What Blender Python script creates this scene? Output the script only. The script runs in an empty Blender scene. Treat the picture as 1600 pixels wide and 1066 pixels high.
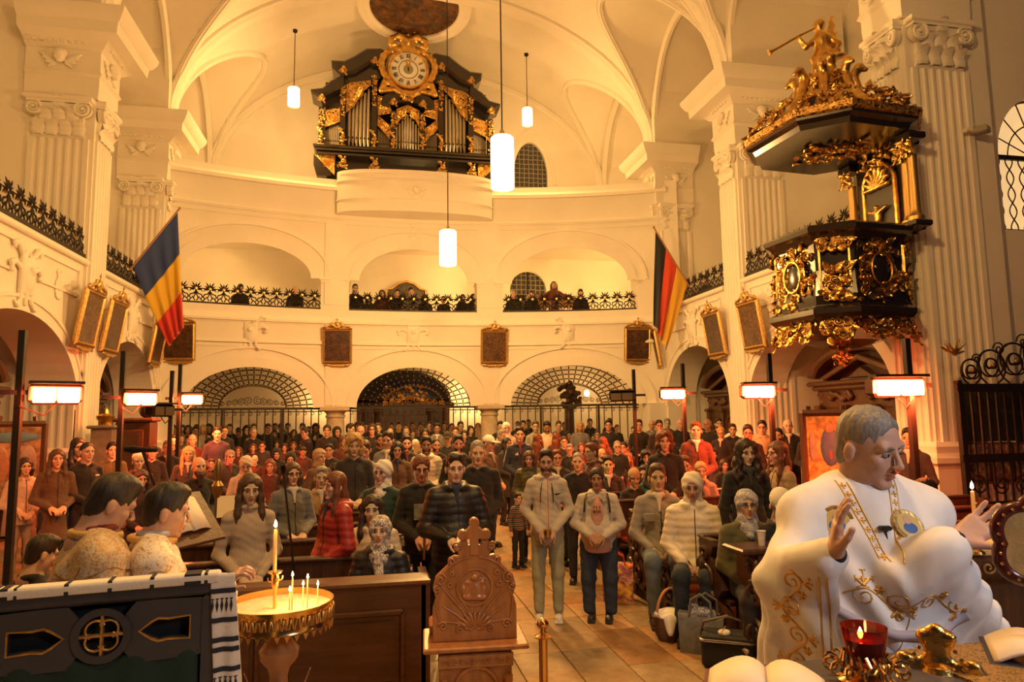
import bpy, math, random
import numpy as np
from mathutils import Vector, Matrix
from math import sin, cos, pi, radians, sqrt, atan2
random.seed(7); np.random.seed(7)
scene = bpy.context.scene
COL = scene.collection
# ---------------------------------------------------------------- camera, world, exposure
CAM_H, YAW, PITCH, ROLL, FPX = 2.12, 11.4, 6.25, -0.8, 1067.0
def cam_axes():
    y, p, r = radians(YAW), radians(PITCH), radians(ROLL)
    fw = Vector((sin(y)*cos(p), cos(y)*cos(p), sin(p))); rt = Vector((cos(y), -sin(y), 0)); up = rt.cross(fw)
    return rt*cos(r)+up*sin(r), -rt*sin(r)+up*cos(r), fw
RT, UP, FW = cam_axes()
camd = bpy.data.cameras.new('camera'); cam = bpy.data.objects.new('camera', camd); COL.objects.link(cam)
camd.sensor_fit = 'HORIZONTAL'; camd.sensor_width = 36.0; camd.lens = 36.0*FPX/1600; camd.clip_start = 0.05; camd.clip_end = 200
m4 = Matrix((RT, UP, -FW)).transposed().to_4x4(); m4.translation = (0, 0, CAM_H); cam.matrix_world = m4
scene.camera = cam
world = bpy.data.worlds.new('night'); scene.world = world; world.use_nodes = True
bg = world.node_tree.nodes['Background']; bg.inputs[0].default_value = (.02, .025, .05, 1); bg.inputs[1].default_value = 0.4
scene.view_settings.view_transform = 'Standard'; scene.view_settings.look = 'None'
scene.view_settings.gamma = 1; scene.view_settings.use_curve_mapping = False
scene.view_settings.exposure = 0.12
def ray(u, v):
    return RT*((u-800)/FPX) - UP*((v-533)/FPX) + FW
def atD(u, v, d): return Vector((0, 0, CAM_H)) + ray(u, v)*d
def atY(u, v, y): r = ray(u, v); return Vector((0, 0, CAM_H)) + r*(y/r.y)
def atX(u, v, x): r = ray(u, v); return Vector((0, 0, CAM_H)) + r*(x/r.x)
def atZ(u, v, z): r = ray(u, v); return Vector((0, 0, CAM_H)) + r*((z-CAM_H)/r.z)
# ---------------------------------------------------------------- the lights of the church
AMBER = (1.0, .55, .165)
def point(name, loc, power, color=AMBER, r=.15):
    l = bpy.data.lights.new(name, 'POINT'); l.energy = power; l.color = color; l.shadow_soft_size = r
    o = bpy.data.objects.new(name, l); COL.objects.link(o); o.location = loc; return o
def area(name, loc, target, sx, sy, power, color):
    l = bpy.data.lights.new(name, 'AREA'); l.shape = 'RECTANGLE'; l.size = sx; l.size_y = sy; l.energy = power; l.color = color
    o = bpy.data.objects.new(name, l); COL.objects.link(o); o.location = loc
    o.rotation_euler = (Vector(target)-Vector(loc)).to_track_quat('-Z', 'Y').to_euler(); return o
# choir lamp behind the photographer: cooler light over the altar
_cl = area('choir_lamp', (3.0, -1.4, 3.9), (1.6, 2.2, 1.5), .8, .4, 13, (.95, .93, 1.0)); _cl.data.spread = radians(75)

# ---------------------------------------------------------------- materials
MATS = {}
def _new(name):
    m = bpy.data.materials.new(name); m.use_nodes = True; nt = m.node_tree
    return m, nt, nt.nodes['Principled BSDF']
def _coord(nt, kind='Object', scale=(1, 1, 1)):
    tc = nt.nodes.new('ShaderNodeTexCoord'); mp = nt.nodes.new('ShaderNodeMapping'); mp.inputs['Scale'].default_value = scale
    nt.links.new(tc.outputs[kind], mp.inputs[0]); return mp.outputs[0]
def _noise(nt, vec, scale, detail=4, rough=.55, dist=0):
    n = nt.nodes.new('ShaderNodeTexNoise'); n.inputs['Scale'].default_value = scale; n.inputs['Detail'].default_value = detail
    n.inputs['Roughness'].default_value = rough; n.inputs['Distortion'].default_value = dist
    nt.links.new(vec, n.inputs['Vector']); return n.outputs[0]
def _ramp(nt, fac, stops):
    r = nt.nodes.new('ShaderNodeValToRGB'); e = r.color_ramp.elements
    while len(e) < len(stops): e.new(.5)
    for i, (p, c) in enumerate(stops): e[i].position = p; e[i].color = (*c[:3], 1)
    nt.links.new(fac, r.inputs[0]); return r.outputs[0]
def _bump(nt, bsdf, h, strength, dist=.01):
    b = nt.nodes.new('ShaderNodeBump'); b.inputs['Strength'].default_value = strength; b.inputs['Distance'].default_value = dist
    nt.links.new(h, b.inputs['Height']); nt.links.new(b.outputs[0], bsdf.inputs['Normal'])
def _mixc(nt, fac, a, b, mode='MIX'):
    m = nt.nodes.new('ShaderNodeMix'); m.data_type = 'RGBA'; m.blend_type = mode
    if isinstance(fac, float): m.inputs[0].default_value = fac
    else: nt.links.new(fac, m.inputs[0])
    for s, x in ((6, a), (7, b)):
        if isinstance(x, tuple): m.inputs[s].default_value = (*x[:3], 1)
        else: nt.links.new(x, m.inputs[s])
    return m.outputs[2]
def pbr(name, col, rough=.6, metal=0., noise=0., nscale=8., bump=0., bscale=40., bdist=.01, stretch=(1, 1, 1), coat=0., spec=.5, sheen=0., col2=None, emit=None, objcol=False):
    """procedural surface: colour with optional noise to col2, bump relief; objcol takes the object's own colour"""
    if name in MATS: return MATS[name]
    m, nt, b = _new(name); b.inputs['Roughness'].default_value = rough; b.inputs['Metallic'].default_value = metal
    b.inputs['Specular IOR Level'].default_value = spec
    if coat: b.inputs['Coat Weight'].default_value = coat; b.inputs['Coat Roughness'].default_value = .15
    if sheen: b.inputs['Sheen Weight'].default_value = sheen
    base = (*col[:3], 1)
    vec = _coord(nt, 'Object', stretch)
    if objcol:
        oi = nt.nodes.new('ShaderNodeObjectInfo')
        if noise:
            n = _noise(nt, vec, nscale)
            f = _ramp(nt, n, [(.3, (1-noise,)*3), (.75, (1, 1, 1))])
            nt.links.new(_mixc(nt, 1.0, oi.outputs['Color'], f, 'MULTIPLY'), b.inputs['Base Color'])
        else: nt.links.new(oi.outputs['Color'], b.inputs['Base Color'])
    elif noise:
        n = _noise(nt, vec, nscale); c2 = col2 or tuple(c*(1-noise) for c in col[:3])
        nt.links.new(_ramp(nt, n, [(.32, c2), (.68, col)]), b.inputs['Base Color'])
    else: b.inputs['Base Color'].default_value = base
    if bump: _bump(nt, b, _noise(nt, vec, bscale), bump, bdist)
    if emit: b.inputs['Emission Color'].default_value = (*emit[:3], 1); b.inputs['Emission Strength'].default_value = emit[3]
    MATS[name] = m; return m
def wavecloth(name, scale, bump, direction='Z', rough=.75, objcol=True, col=(.5, .5, .5), dist=.02, metal=0., distortion=.6):
    if name in MATS: return MATS[name]
    m, nt, b = _new(name); b.inputs['Roughness'].default_value = rough; b.inputs['Metallic'].default_value = metal
    if objcol:
        oi = nt.nodes.new('ShaderNodeObjectInfo'); nt.links.new(oi.outputs['Color'], b.inputs['Base Color'])
    else: b.inputs['Base Color'].default_value = (*col, 1)
    w = nt.nodes.new('ShaderNodeTexWave'); w.bands_direction = direction; w.inputs['Scale'].default_value = scale; w.inputs['Distortion'].default_value = distortion; w.inputs['Detail'].default_value = 2
    nt.links.new(_coord(nt), w.inputs['Vector']); _bump(nt, b, w.outputs[1], bump, dist)
    MATS[name] = m; return m
PLASTER = pbr('white_plaster', (.86, .80, .70), .85, noise=.06, nscale=1.2, bump=.12, bscale=6, bdist=.02)
STUCCO = pbr('stucco_relief', (.85, .79, .69), .8, bump=.25, bscale=30, bdist=.01)
STONE = pbr('column_stone', (.62, .52, .38), .75, noise=.25, nscale=6, bump=.3, bscale=30)
GOLD = pbr('gilding', (.83, .50, .14), .28, 1., noise=.45, nscale=9, bump=.5, bscale=28, bdist=.012)
GOLDF = pbr('gilded_frame', (.72, .45, .16), .38, .9, noise=.4, nscale=20, bump=.25, bscale=60)
BLACKW = pbr('black_lacquered_wood', (.018, .012, .009), .22, coat=.4, bump=.05, bscale=20)
DARKW = pbr('dark_walnut', (.075, .03, .014), .38, noise=.55, nscale=5, stretch=(6, 6, .6), bump=.15, bscale=12, coat=.25)
CONFW = pbr('confessional_oak', (.125, .055, .026), .42, noise=.5, nscale=5, stretch=(5, 5, .6), bump=.2, bscale=14, coat=.15)
IRON = pbr('wrought_iron', (.03, .022, .017), .45, .6, bump=.2, bscale=50)
STEEL = pbr('black_steel', (.022, .018, .016), .4, .5)
RED_CURTAIN = wavecloth('red_curtain', 14, .8, 'Y', .8, False, (.22, .025, .015))
LEAD = None
def emission(name, col, strength):
    m, nt, b = _new(name); b.inputs['Base Color'].default_value = (.9, .85, .75, 1)
    b.inputs['Emission Color'].default_value = (*col, 1); b.inputs['Emission Strength'].default_value = strength; MATS[name] = m; return m
# ---------------------------------------------------------------- mesh collecting
class MB:
    def __init__(s): s.V = []; s.F = []; s.M = []; s.n = 0
    def add(s, v, f, m=0):
        v = np.asarray(v, float).reshape(-1, 3); o = s.n; s.V.append(v); s.n += len(v)
        for q in f: s.F.append(tuple(int(i)+o for i in q)); s.M.append(m)
        return s
    def box(s, c, d, rz=0, m=0, bev=0):
        x, y, z = [a/2 for a in d]
        if bev:
            b = min(bev, x*.9, y*.9, z*.9); P = []
            for zz, k in ((-z, b), (-z+b, 0), (z-b, 0), (z, b)): P += [(-x+k, -y+k, zz), (x-k, -y+k, zz), (x-k, y-k, zz), (-x+k, y-k, zz)]
            F = [(3, 2, 1, 0), (12, 13, 14, 15)] + [(4*i+j, 4*i+(j+1) % 4, 4*i+4+(j+1) % 4, 4*i+4+j) for i in range(3) for j in range(4)]
        else:
            P = [(i, j, k) for k in (-z, z) for i, j in ((-x, -y), (x, -y), (x, y), (-x, y))]
            F = [(3, 2, 1, 0), (4, 5, 6, 7)] + [(j, (j+1) % 4, 4+(j+1) % 4, 4+j) for j in range(4)]
        P = np.array(P); c_, s_ = cos(rz), sin(rz); P = np.c_[P[:, 0]*c_-P[:, 1]*s_, P[:, 0]*s_+P[:, 1]*c_, P[:, 2]] + np.array(c, float)
        return s.add(P, F, m)
    def lathe(s, prof, c=(0, 0, 0), n=16, m=0, axis='z', sx=1., sy=1., caps=True):
        P = []; k = len(prof)
        for r, z in prof:
            for i in range(n):
                a = 2*pi*i/n; x, y = r*cos(a)*sx, r*sin(a)*sy
                P.append((x, y, z) if axis == 'z' else ((z, x, y) if axis == 'x' else (x, -z, y)))
        F = [(i*n+j, i*n+(j+1) % n, (i+1)*n+(j+1) % n, (i+1)*n+j) for i in range(k-1) for j in range(n)]
        if caps and prof[0][0] > 1e-6: F.append(tuple(range(n-1, -1, -1)))
        if caps and prof[-1][0] > 1e-6: F.append(tuple((k-1)*n+i for i in range(n)))
        return s.add(np.array(P)+np.array(c, float), F, m)
    def tube(s, pts, r, n=6, m=0, closed=False, flat=None):
        pts = [Vector(p) for p in pts]; k = len(pts); R_ = r if isinstance(r, (list, tuple)) else [r]*k
        P = []; prev = None
        for i in range(k):
            t = (pts[(i+1) % k]-pts[i-1]) if closed else (pts[min(i+1, k-1)]-pts[max(i-1, 0)])
            t = t.normalized() if t.length > 1e-9 else Vector((0, 0, 1))
            if prev is None: a = Vector((0, 0, 1)) if abs(t.z) < .9 else Vector((1, 0, 0))
            else: a = prev
            a = (a - t*a.dot(t)); a = a.normalized() if a.length > 1e-6 else t.orthogonal().normalized(); prev = a; b = t.cross(a)
            for j in range(n):
                q = 2*pi*j/n; P.append(pts[i] + (a*cos(q)*(flat or 1) + b*sin(q))*R_[i])
        F = [(i*n+j, i*n+(j+1) % n, ((i+1) % k)*n+(j+1) % n, ((i+1) % k)*n+j) for i in range(k if closed else k-1) for j in range(n)]
        if not closed: F += [tuple(range(n-1, -1, -1)), tuple((k-1)*n+j for j in range(n))]
        return s.add([tuple(p) for p in P], F, m)
    def prism(s, poly, d0, d1, frame=None, m=0, bev=0):
        """2-D outline (x,z) extruded along y from d0 to d1 (front d0), optional chamfer at the front; frame maps to the scene"""
        n = len(poly); A = np.array(poly, float)
        rings = [(A, d1)]
        if bev:
            c = A.mean(0); nr = np.roll(A, -1, 0)-np.roll(A, 1, 0); nr = np.c_[nr[:, 1], -nr[:, 0]]; L = np.linalg.norm(nr, axis=1)+1e-9; nr /= L[:, None]
            area2 = np.sum(A[:, 0]*np.roll(A[:, 1], -1)-np.roll(A[:, 0], -1)*A[:, 1]); nr *= (-1 if area2 > 0 else 1)
            rings += [(A, d0+bev*(1 if d1 > d0 else -1)), (A+nr*bev, d0)]
        else: rings += [(A, d0)]
        P = np.concatenate([np.c_[a[:, 0], np.full(n, d), a[:, 1]] for a, d in rings]); k = len(rings)
        F = [(i*n+j, i*n+(j+1) % n, (i+1)*n+(j+1) % n, (i+1)*n+j) for i in range(k-1) for j in range(n)]
        F += [tuple(range(n-1, -1, -1)), tuple((k-1)*n+j for j in range(n))]
        if frame is not None: P = (np.array(frame)[:3, :3]@P.T).T + np.array(frame)[:3, 3]
        return s.add(P, F, m)
    def sweep(s, pts, nrm, prof, m=0, closed=False, cap=True):
        """profile (n,b) swept along pts; n runs along the given normal, b along tangent x normal"""
        pts = [Vector(p) for p in pts]; k = len(pts); n = len(prof); P = []
        for i in range(k):
            t = ((pts[(i+1) % k]-pts[i-1]) if closed else (pts[min(i+1, k-1)]-pts[max(i-1, 0)])).normalized()
            N = Vector(nrm[i] if isinstance(nrm, list) else nrm); N = (N-t*N.dot(t)).normalized(); B = t.cross(N)
            P += [tuple(pts[i]+N*a+B*b) for a, b in prof]
        F = [(i*n+j, i*n+(j+1) % n, ((i+1) % k)*n+(j+1) % n, ((i+1) % k)*n+j) for i in range(k if closed else k-1) for j in range(n)]
        if cap and not closed: F += [tuple(range(n-1, -1, -1)), tuple((k-1)*n+j for j in range(n))]
        return s.add(P, F, m)
    def ball(s, c, r, nu=10, nv=7, m=0):
        r = r if isinstance(r, (tuple, list)) else (r, r, r); P = [(0, 0, -1)]; 
        for j in range(1, nv):
            a = -pi/2+pi*j/nv; P += [(cos(a)*cos(2*pi*i/nu), cos(a)*sin(2*pi*i/nu), sin(a)) for i in range(nu)]
        P.append((0, 0, 1)); L = len(P)-1
        F = [(0, 1+(i+1) % nu, 1+i) for i in range(nu)] + [(L, L-nu+i, L-nu+(i+1) % nu) for i in range(nu)]
        F += [(1+j*nu+i, 1+j*nu+(i+1) % nu, 1+(j+1)*nu+(i+1) % nu, 1+(j+1)*nu+i) for j in range(nv-2) for i in range(nu)]
        return s.add(np.array(P)*np.array(r)+np.array(c, float), F, m)
    def merge(s, o, M=None):
        if o.n:
            V = np.concatenate(o.V)
            if M is not None: A = np.array(M); V = (A[:3, :3]@V.T).T + A[:3, 3]
            off = s.n; s.V.append(V); s.n += len(V)
            s.F += [tuple(i+off for i in f) for f in o.F]; s.M += o.M
        return s
    def verts(s): return np.concatenate(s.V) if s.V else np.zeros((0, 3))
    def mesh(s, name, mats, smooth=0.6):
        me = bpy.data.meshes.new(name); V = s.verts()
        me.from_pydata(V.tolist(), [], s.F)
        for m in (mats if isinstance(mats, (list, tuple)) else [mats]): me.materials.append(m)
        if any(s.M): me.polygons.foreach_set('material_index', s.M)
        if smooth:
            me.polygons.foreach_set('use_smooth', [True]*len(me.polygons))
            if smooth < 3: me.set_sharp_from_angle(angle=smooth)
        me.update(); return me
    def build(s, name, mats, parent=None, smooth=0.6, loc=None):
        return link(name, s.mesh(name, mats, smooth), parent, loc)
def link(name, me, parent=None, loc=None, color=None):
    o = bpy.data.objects.new(name, me); COL.objects.link(o)
    if parent is not None: o.parent = parent
    if loc is not None: o.location = loc
    if color is not None: o.color = (*color[:3], 1)
    return o
def tag(o, label=None, cat=None, group=None, kind=None):
    if label: o['label'] = label
    if cat: o['category'] = cat
    if group: o['group'] = group
    if kind: o['kind'] = kind
    return o
def thing(name, label, cat, loc=(0, 0, 0), rz=0, group=None, kind=None, scale=None):
    o = bpy.data.objects.new(name, None); COL.objects.link(o); o.location = loc; o.rotation_euler = (0, 0, rz); o.empty_display_size = .1
    if scale: o.scale = (scale,)*3 if not isinstance(scale, (tuple, list)) else scale
    return tag(o, label, cat, group, kind)
def copy_tree(o, parent=None):
    c = o.copy(); COL.objects.link(c); c.parent = parent
    for ch in list(o.children): copy_tree(ch, c)
    return c
# ---------------------------------------------------------------- smooth solids from blended shapes
class SD:
    """union of blended rounded shapes, turned into one continuous skin by surface nets"""
    def __init__(s, k=.02): s.p = []; s.k = k; s.R = np.eye(3); s.t = np.zeros(3); s.post = None
    def frame(s, R=None, t=(0, 0, 0)): s.R = np.eye(3) if R is None else np.array(R, float)[:3, :3]; s.t = np.array(t, float); return s
    def cap(s, a, b, ra, rb=None, k=None, sub=False):
        rb = ra if rb is None else rb; a = s.R@np.array(a, float)+s.t; b = s.R@np.array(b, float)+s.t; ba = b-a; L = max(ba@ba, 1e-12)
        r = max(ra, rb); lo = np.minimum(a, b)-r; hi = np.maximum(a, b)+r
        def f(X, Y, Z):
            px, py, pz = X-a[0], Y-a[1], Z-a[2]; t = np.clip((px*ba[0]+py*ba[1]+pz*ba[2])/L, 0, 1)
            return np.sqrt((px-t*ba[0])**2+(py-t*ba[1])**2+(pz-t*ba[2])**2)-(ra+(rb-ra)*t)
        s.p.append((lo, hi, f, s.k if k is None else k, sub)); return s
    def path(s, pts, r, k=None):
        r = r if isinstance(r, (list, tuple)) else [r]*len(pts)
        for i in range(len(pts)-1): s.cap(pts[i], pts[i+1], r[i], r[i+1], k)
        return s
    def ell(s, c, r, rot=None, k=None, sub=False):
        r = np.array(r if isinstance(r, (tuple, list)) else (r,)*3, float); R = s.R if rot is None else s.R@np.array(rot, float)[:3, :3]
        c = s.R@np.array(c, float)+s.t; e = np.sqrt(((R*r)**2).sum(1)); lo, hi = c-e, c+e
        def f(X, Y, Z):
            x, y, z = X-c[0], Y-c[1], Z-c[2]
            u = (R[0, 0]*x+R[1, 0]*y+R[2, 0]*z)/r[0]; v = (R[0, 1]*x+R[1, 1]*y+R[2, 1]*z)/r[1]; w = (R[0, 2]*x+R[1, 2]*y+R[2, 2]*z)/r[2]
            k0 = np.sqrt(u*u+v*v+w*w); k1 = np.sqrt((u/r[0])**2+(v/r[1])**2+(w/r[2])**2)+1e-9
            return np.where(k0 < 1e-6, -r.min(), k0*(k0-1)/k1)
        s.p.append((lo, hi, f, s.k if k is None else k, sub)); return s
    def box(s, c, h, r=.01, rot=None, k=None, sub=False):
        h = np.array(h, float); R = s.R if rot is None else s.R@np.array(rot, float)[:3, :3]; c = s.R@np.array(c, float)+s.t; e = np.abs(R)@h; lo, hi = c-e, c+e
        def f(X, Y, Z):
            x, y, z = X-c[0], Y-c[1], Z-c[2]
            u = np.abs(R[0, 0]*x+R[1, 0]*y+R[2, 0]*z)-h[0]+r; v = np.abs(R[0, 1]*x+R[1, 1]*y+R[2, 1]*z)-h[1]+r; w = np.abs(R[0, 2]*x+R[1, 2]*y+R[2, 2]*z)-h[2]+r
            return np.sqrt(np.maximum(u, 0)**2+np.maximum(v, 0)**2+np.maximum(w, 0)**2)+np.minimum(np.maximum(u, np.maximum(v, w)), 0)-r
        s.p.append((lo, hi, f, s.k if k is None else k, sub)); return s
    def mesh(s, h, pad=None):
        """vertices and quads"""
        add = [q for q in s.p if not q[4]]; pad = pad or 2.5*h
        lo = np.min([q[0] for q in add], 0)-pad; hi = np.max([q[1] for q in add], 0)+pad
        n = np.ceil((hi-lo)/h).astype(int)+1; ax = [lo[i]+h*np.arange(n[i]) for i in range(3)]
        F = np.full(n, 1.0)
        for sub in (False, True):
            for q in s.p:
                if q[4] != sub: continue
                k = max(q[3], 1e-4); mg = k+2.5*h
                i0 = np.clip(np.floor((q[0]-mg-lo)/h).astype(int), 0, n-1); i1 = np.clip(np.ceil((q[1]+mg-lo)/h).astype(int)+1, 1, n)
                if (i1 <= i0).any(): continue
                sl = tuple(slice(i0[i], i1[i]) for i in range(3))
                X, Y, Z = ax[0][sl[0]][:, None, None], ax[1][sl[1]][None, :, None], ax[2][sl[2]][None, None, :]
                d = q[2](X, Y, Z); o = F[sl]
                if sub:
                    d = -d; w = np.maximum(k-np.abs(o-d), 0)/k; F[sl] = np.maximum(o, d)+w*w*k*.25
                else:
                    w = np.maximum(k-np.abs(o-d), 0)/k; F[sl] = np.minimum(o, d)-w*w*k*.25
        if s.post is not None:
            X, Y, Z = ax[0][:, None, None], ax[1][None, :, None], ax[2][None, None, :]
            near = np.abs(F) < 4*h
            G = s.post(X, Y, Z, F); F = np.where(near, G, F)
        return nets(F, lo, h)
def nets(F, lo, h):
    S = F < 0; n = F.shape
    c = np.zeros([a-1 for a in n], np.int8)
    offs = [(i, j, k) for i in (0, 1) for j in (0, 1) for k in (0, 1)]
    for i, j, k in offs: c += S[i:n[0]-1+i, j:n[1]-1+j, k:n[2]-1+k]
    act = (c > 0) & (c < 8); idx = np.full(act.shape, -1, np.int64); A = np.argwhere(act); idx[act] = np.arange(len(A))
    vals = np.stack([F[A[:, 0]+i, A[:, 1]+j, A[:, 2]+k] for i, j, k in offs], 1)
    acc = np.zeros((len(A), 3)); cnt = np.zeros(len(A)); O = np.array(offs, float)
    for a in range(8):
        for b in range(a+1, 8):
            if np.abs(O[a]-O[b]).sum() != 1: continue
            va, vb = vals[:, a], vals[:, b]; m = (va < 0) != (vb < 0); t = np.where(m, va/np.where(m, va-vb, 1), 0)
            acc += m[:, None]*(O[a]+t[:, None]*(O[b]-O[a])); cnt += m
    V = lo+(A+acc/cnt[:, None])*h
    faces = []
    for ax in range(3):
        sl0 = [slice(1, -1)]*3; sl1 = [slice(1, -1)]*3; sl0[ax] = slice(0, -1); sl1[ax] = slice(1, None)
        s0, s1 = S[tuple(sl0)], S[tuple(sl1)]; E = np.argwhere(s0 != s1)
        if not len(E): continue
        b, d = [(1, 2), (2, 0), (0, 1)][ax]; fl = s0[tuple(E.T)]
        E = E.copy(); E[:, b] += 1; E[:, d] += 1
        def cell(db, dd):
            q = E.copy(); q[:, b] += db; q[:, d] += dd; return idx[q[:, 0], q[:, 1], q[:, 2]]
        Q = np.stack([cell(-1, -1), cell(0, -1), cell(0, 0), cell(-1, 0)], 1); Q[~fl] = Q[~fl][:, ::-1]; faces.append(Q)
    Q = np.concatenate(faces); Q = Q[(Q >= 0).all(1)]
    return V, Q
def fastmesh(name, V, Q, mats, midx=None, smooth=True):
    me = bpy.data.meshes.new(name); me.vertices.add(len(V)); me.vertices.foreach_set('co', np.asarray(V, np.float32).ravel())
    me.loops.add(len(Q)*4); me.loops.foreach_set('vertex_index', np.asarray(Q, np.int32).ravel())
    me.polygons.add(len(Q)); me.polygons.foreach_set('loop_start', np.arange(len(Q), dtype=np.int32)*4)
    for m in (mats if isinstance(mats, (list, tuple)) else [mats]): me.materials.append(m)
    if midx is not None: me.polygons.foreach_set('material_index', np.asarray(midx, np.int32))
    if smooth: me.polygons.foreach_set('use_smooth', np.ones(len(Q), bool))
    me.update(calc_edges=True); return me
def joinVQ(parts):
    V = []; Q = []; o = 0
    for v, q in parts: V.append(v); Q.append(q+o); o += len(v)
    return np.concatenate(V), np.concatenate(Q)
def sdobj(name, sd, h, mats, parent=None, loc=None, color=None):
    V, Q = sd.mesh(h); return link(name, fastmesh(name, V, Q, mats), parent, loc, color)
def rotm(x=0, y=0, z=0): return np.array((Matrix.Rotation(z, 3, 'Z') @ Matrix.Rotation(y, 3, 'Y') @ Matrix.Rotation(x, 3, 'X')))
def arc(c, r, a0, a1, n, plane='xz', rz=None):
    rz = rz or r; out = []
    for i in range(n+1):
        a = a0+(a1-a0)*i/n; p, q = r*cos(a), rz*sin(a)
        out.append((c[0]+p, c[1], c[2]+q) if plane == 'xz' else ((c[0]+p, c[1]+q, c[2]) if plane == 'xy' else (c[0], c[1]+p, c[2]+q)))
    return out
def spiral(c, r0, r1, turns, n, a0=0, plane='xz', flip=1):
    out = []
    for i in range(n+1):
        t = i/n; a = a0+flip*2*pi*turns*t; r = r0+(r1-r0)*t; p, q = r*cos(a), r*sin(a)
        out.append((c[0]+p, c[1], c[2]+q) if plane == 'xz' else ((c[0]+p, c[1]+q, c[2]) if plane == 'xy' else (c[0], c[1]+p, c[2]+q)))
    return out

# ================================================================ the setting
XL, XR, XC = -5.7, 8.7, 1.5
ZR = 5.36            # top of the gallery parapets
ZS, RISE, HW = 10.55, 4.7, 7.2
def YB(x): return 21.1-.0285*(x-1.2)**2
YBACK = 24.6
def struct(name, mb, m=PLASTER, parent=None, smooth=.5):
    o = mb.build(name, m, parent, smooth)
    if parent is None: o['kind'] = 'structure'
    return o
# ---- floor: slab, and the aisle paving as single tiles
mb = MB(); mb.box((1.5, 12, -.16), (30, 34, .24)); floor = struct('floor', mb, pbr('joint_mortar', (.09, .05, .03), .9))
TILE = pbr('worn_stone_tile', (.46, .29, .14), .34, noise=.55, nscale=1.6, col2=(.25, .13, .055), bump=.12, bscale=9, bdist=.01, objcol=False)
def tile_mat():
    m, nt, b = _new('paving_stone'); oi = nt.nodes.new('ShaderNodeObjectInfo'); v = _coord(nt, 'Object')
    n = _noise(nt, v, 2.2, 6, .65, .6); n2 = _noise(nt, v, 11, 4)
    c = _mixc(nt, 1.0, oi.outputs['Color'], _ramp(nt, n, [(.3, (.55, .47, .4)), (.7, (1.05, 1, .95))]), 'MULTIPLY')
    c = _mixc(nt, 1.0, c, _ramp(nt, n2, [(.35, (.8, .78, .74)), (.6, (1, 1, 1))]), 'MULTIPLY')
    nt.links.new(c, b.inputs['Base Color']); b.inputs['Roughness'].default_value = .36
    nt.links.new(_ramp(nt, n, [(.3, (.5,)*3), (.8, (.25,)*3)]), b.inputs['Roughness']); _bump(nt, b, n2, .15, .008); return m
TM = tile_mat(); tw, td, g = .458, .485, .007; mb = MB(); mb.box((0, 0, -.02), (tw-g, td-g, .04), bev=.004); tme = mb.mesh('tile', TM, 0)
rs = random.Random(3)
for i in range(-6, 7):
    for j in range(-7, 9):
        o = link('tile', tme, floor, (2.13+(i+.5)*tw, 6.25+(j+.5)*td, rs.uniform(-.002, .002)))
        k = rs.uniform(.7, 1.12); w = rs.uniform(-.06, .06); o.color = (.50*k+w, .33*k-w*.2, .17*k-w*.6, 1)
mb = MB(); mb.box((1.5, 17.36, -.02), (16, 13.5, .04)); mb.box((-4.5, 6.7, -.02), (7.7, 7.8, .04)); mb.box((7.9, 6.7, -.02), (5.1, 7.8, .04)); o = mb.build('paving', TM, floor, 0); o.color = (.42, .3, .18, 1)
# sanctuary platform (two steps) where the photographer and the priest stand
mb = MB(); mb.box((1.0, 0.35, .085), (9, 5.1, .17), bev=.015); struct('floor_step', mb, STONE)
mb = MB(); mb.box((1.4, .1, .26), (8, 4.6, .18), bev=.015); struct('floor_platform', mb, STONE)
# ---- arched wall sheets
def ell_arch(x, o):
    t = max(0., 1-((x-(o[0]+o[1])/2)/((o[1]-o[0])/2))**2); return o[2]+(o[3]-o[2])*sqrt(t)
def sheet(x0, x1, zb, zt, rows, P, th, n=22):
    """wall between x0,x1 / zb,zt pierced by rows of openings (xa,xb,spring,apex,sill); P(x,off,z) gives the point; th is the depth"""
    mb = MB(); xs = {x0, x1}
    for o in rows:
        for i in range(n+1): xs.add(round((o[0]+o[1])/2-(o[1]-o[0])/2*cos(pi*i/n), 5))
    xs |= {round(x0+(x1-x0)*i/16, 5) for i in range(17)}; xs = sorted(x for x in xs if x0-1e-6 <= x <= x1+1e-6)
    def q(a, b, c, d): mb.add([P(*a), P(*b), P(*c), P(*d)], [(0, 1, 2, 3)])
    for a, b in zip(xs[:-1], xs[1:]):
        if b-a < 1e-4: continue
        mid = (a+b)/2; spans = [(zb, zb, 0)]; cur = [(zb, zb)]; solids = []; lo = (zb, zb)
        for o in sorted([o for o in rows if o[0] < mid < o[1]], key=lambda o: o[4]):
            if o[4] > lo[0]+1e-6: solids.append((lo, (o[4], o[4])))
            lo = (ell_arch(a, o), ell_arch(b, o))
        solids.append((lo, (zt, zt)))
        for (b0, b1), (t0, t1) in solids:
            q((a, 0, b0), (b, 0, b1), (b, 0, t1), (a, 0, t0)); q((b, th, b1), (a, th, b0), (a, th, t0), (b, th, t1))
            q((a, th, b0), (b, th, b1), (b, 0, b1), (a, 0, b0)); q((a, 0, t0), (b, 0, t1), (b, th, t1), (a, th, t0))
    for o in rows:
        for x, s in ((o[0], 1), (o[1], -1)):
            f = [(x, 0, o[4]), (x, th, o[4]), (x, th, o[2]), (x, 0, o[2])]; q(*(f if s > 0 else f[::-1]))
    for x in (x0, x1):
        f = [(x, 0, zb), (x, th, zb), (x, th, zt), (x, 0, zt)]; q(*(f if x == x1 else f[::-1]))
    return mb
LOW = [(-5.38, -1.47, 2.45, 3.9, 0), (-.83, 3.2, 2.45, 3.93, 0), (3.85, 8.15, 2.45, 3.95, 0)]
UPP = [(-5.5, -1.6, 6.3, 7.5, ZR), (-.79, 3.13, 6.3, 7.62, ZR), (3.93, 8.0, 6.3, 7.7, ZR)]
PB = lambda x, o, z: (x, YB(x)+o, z)
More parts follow.
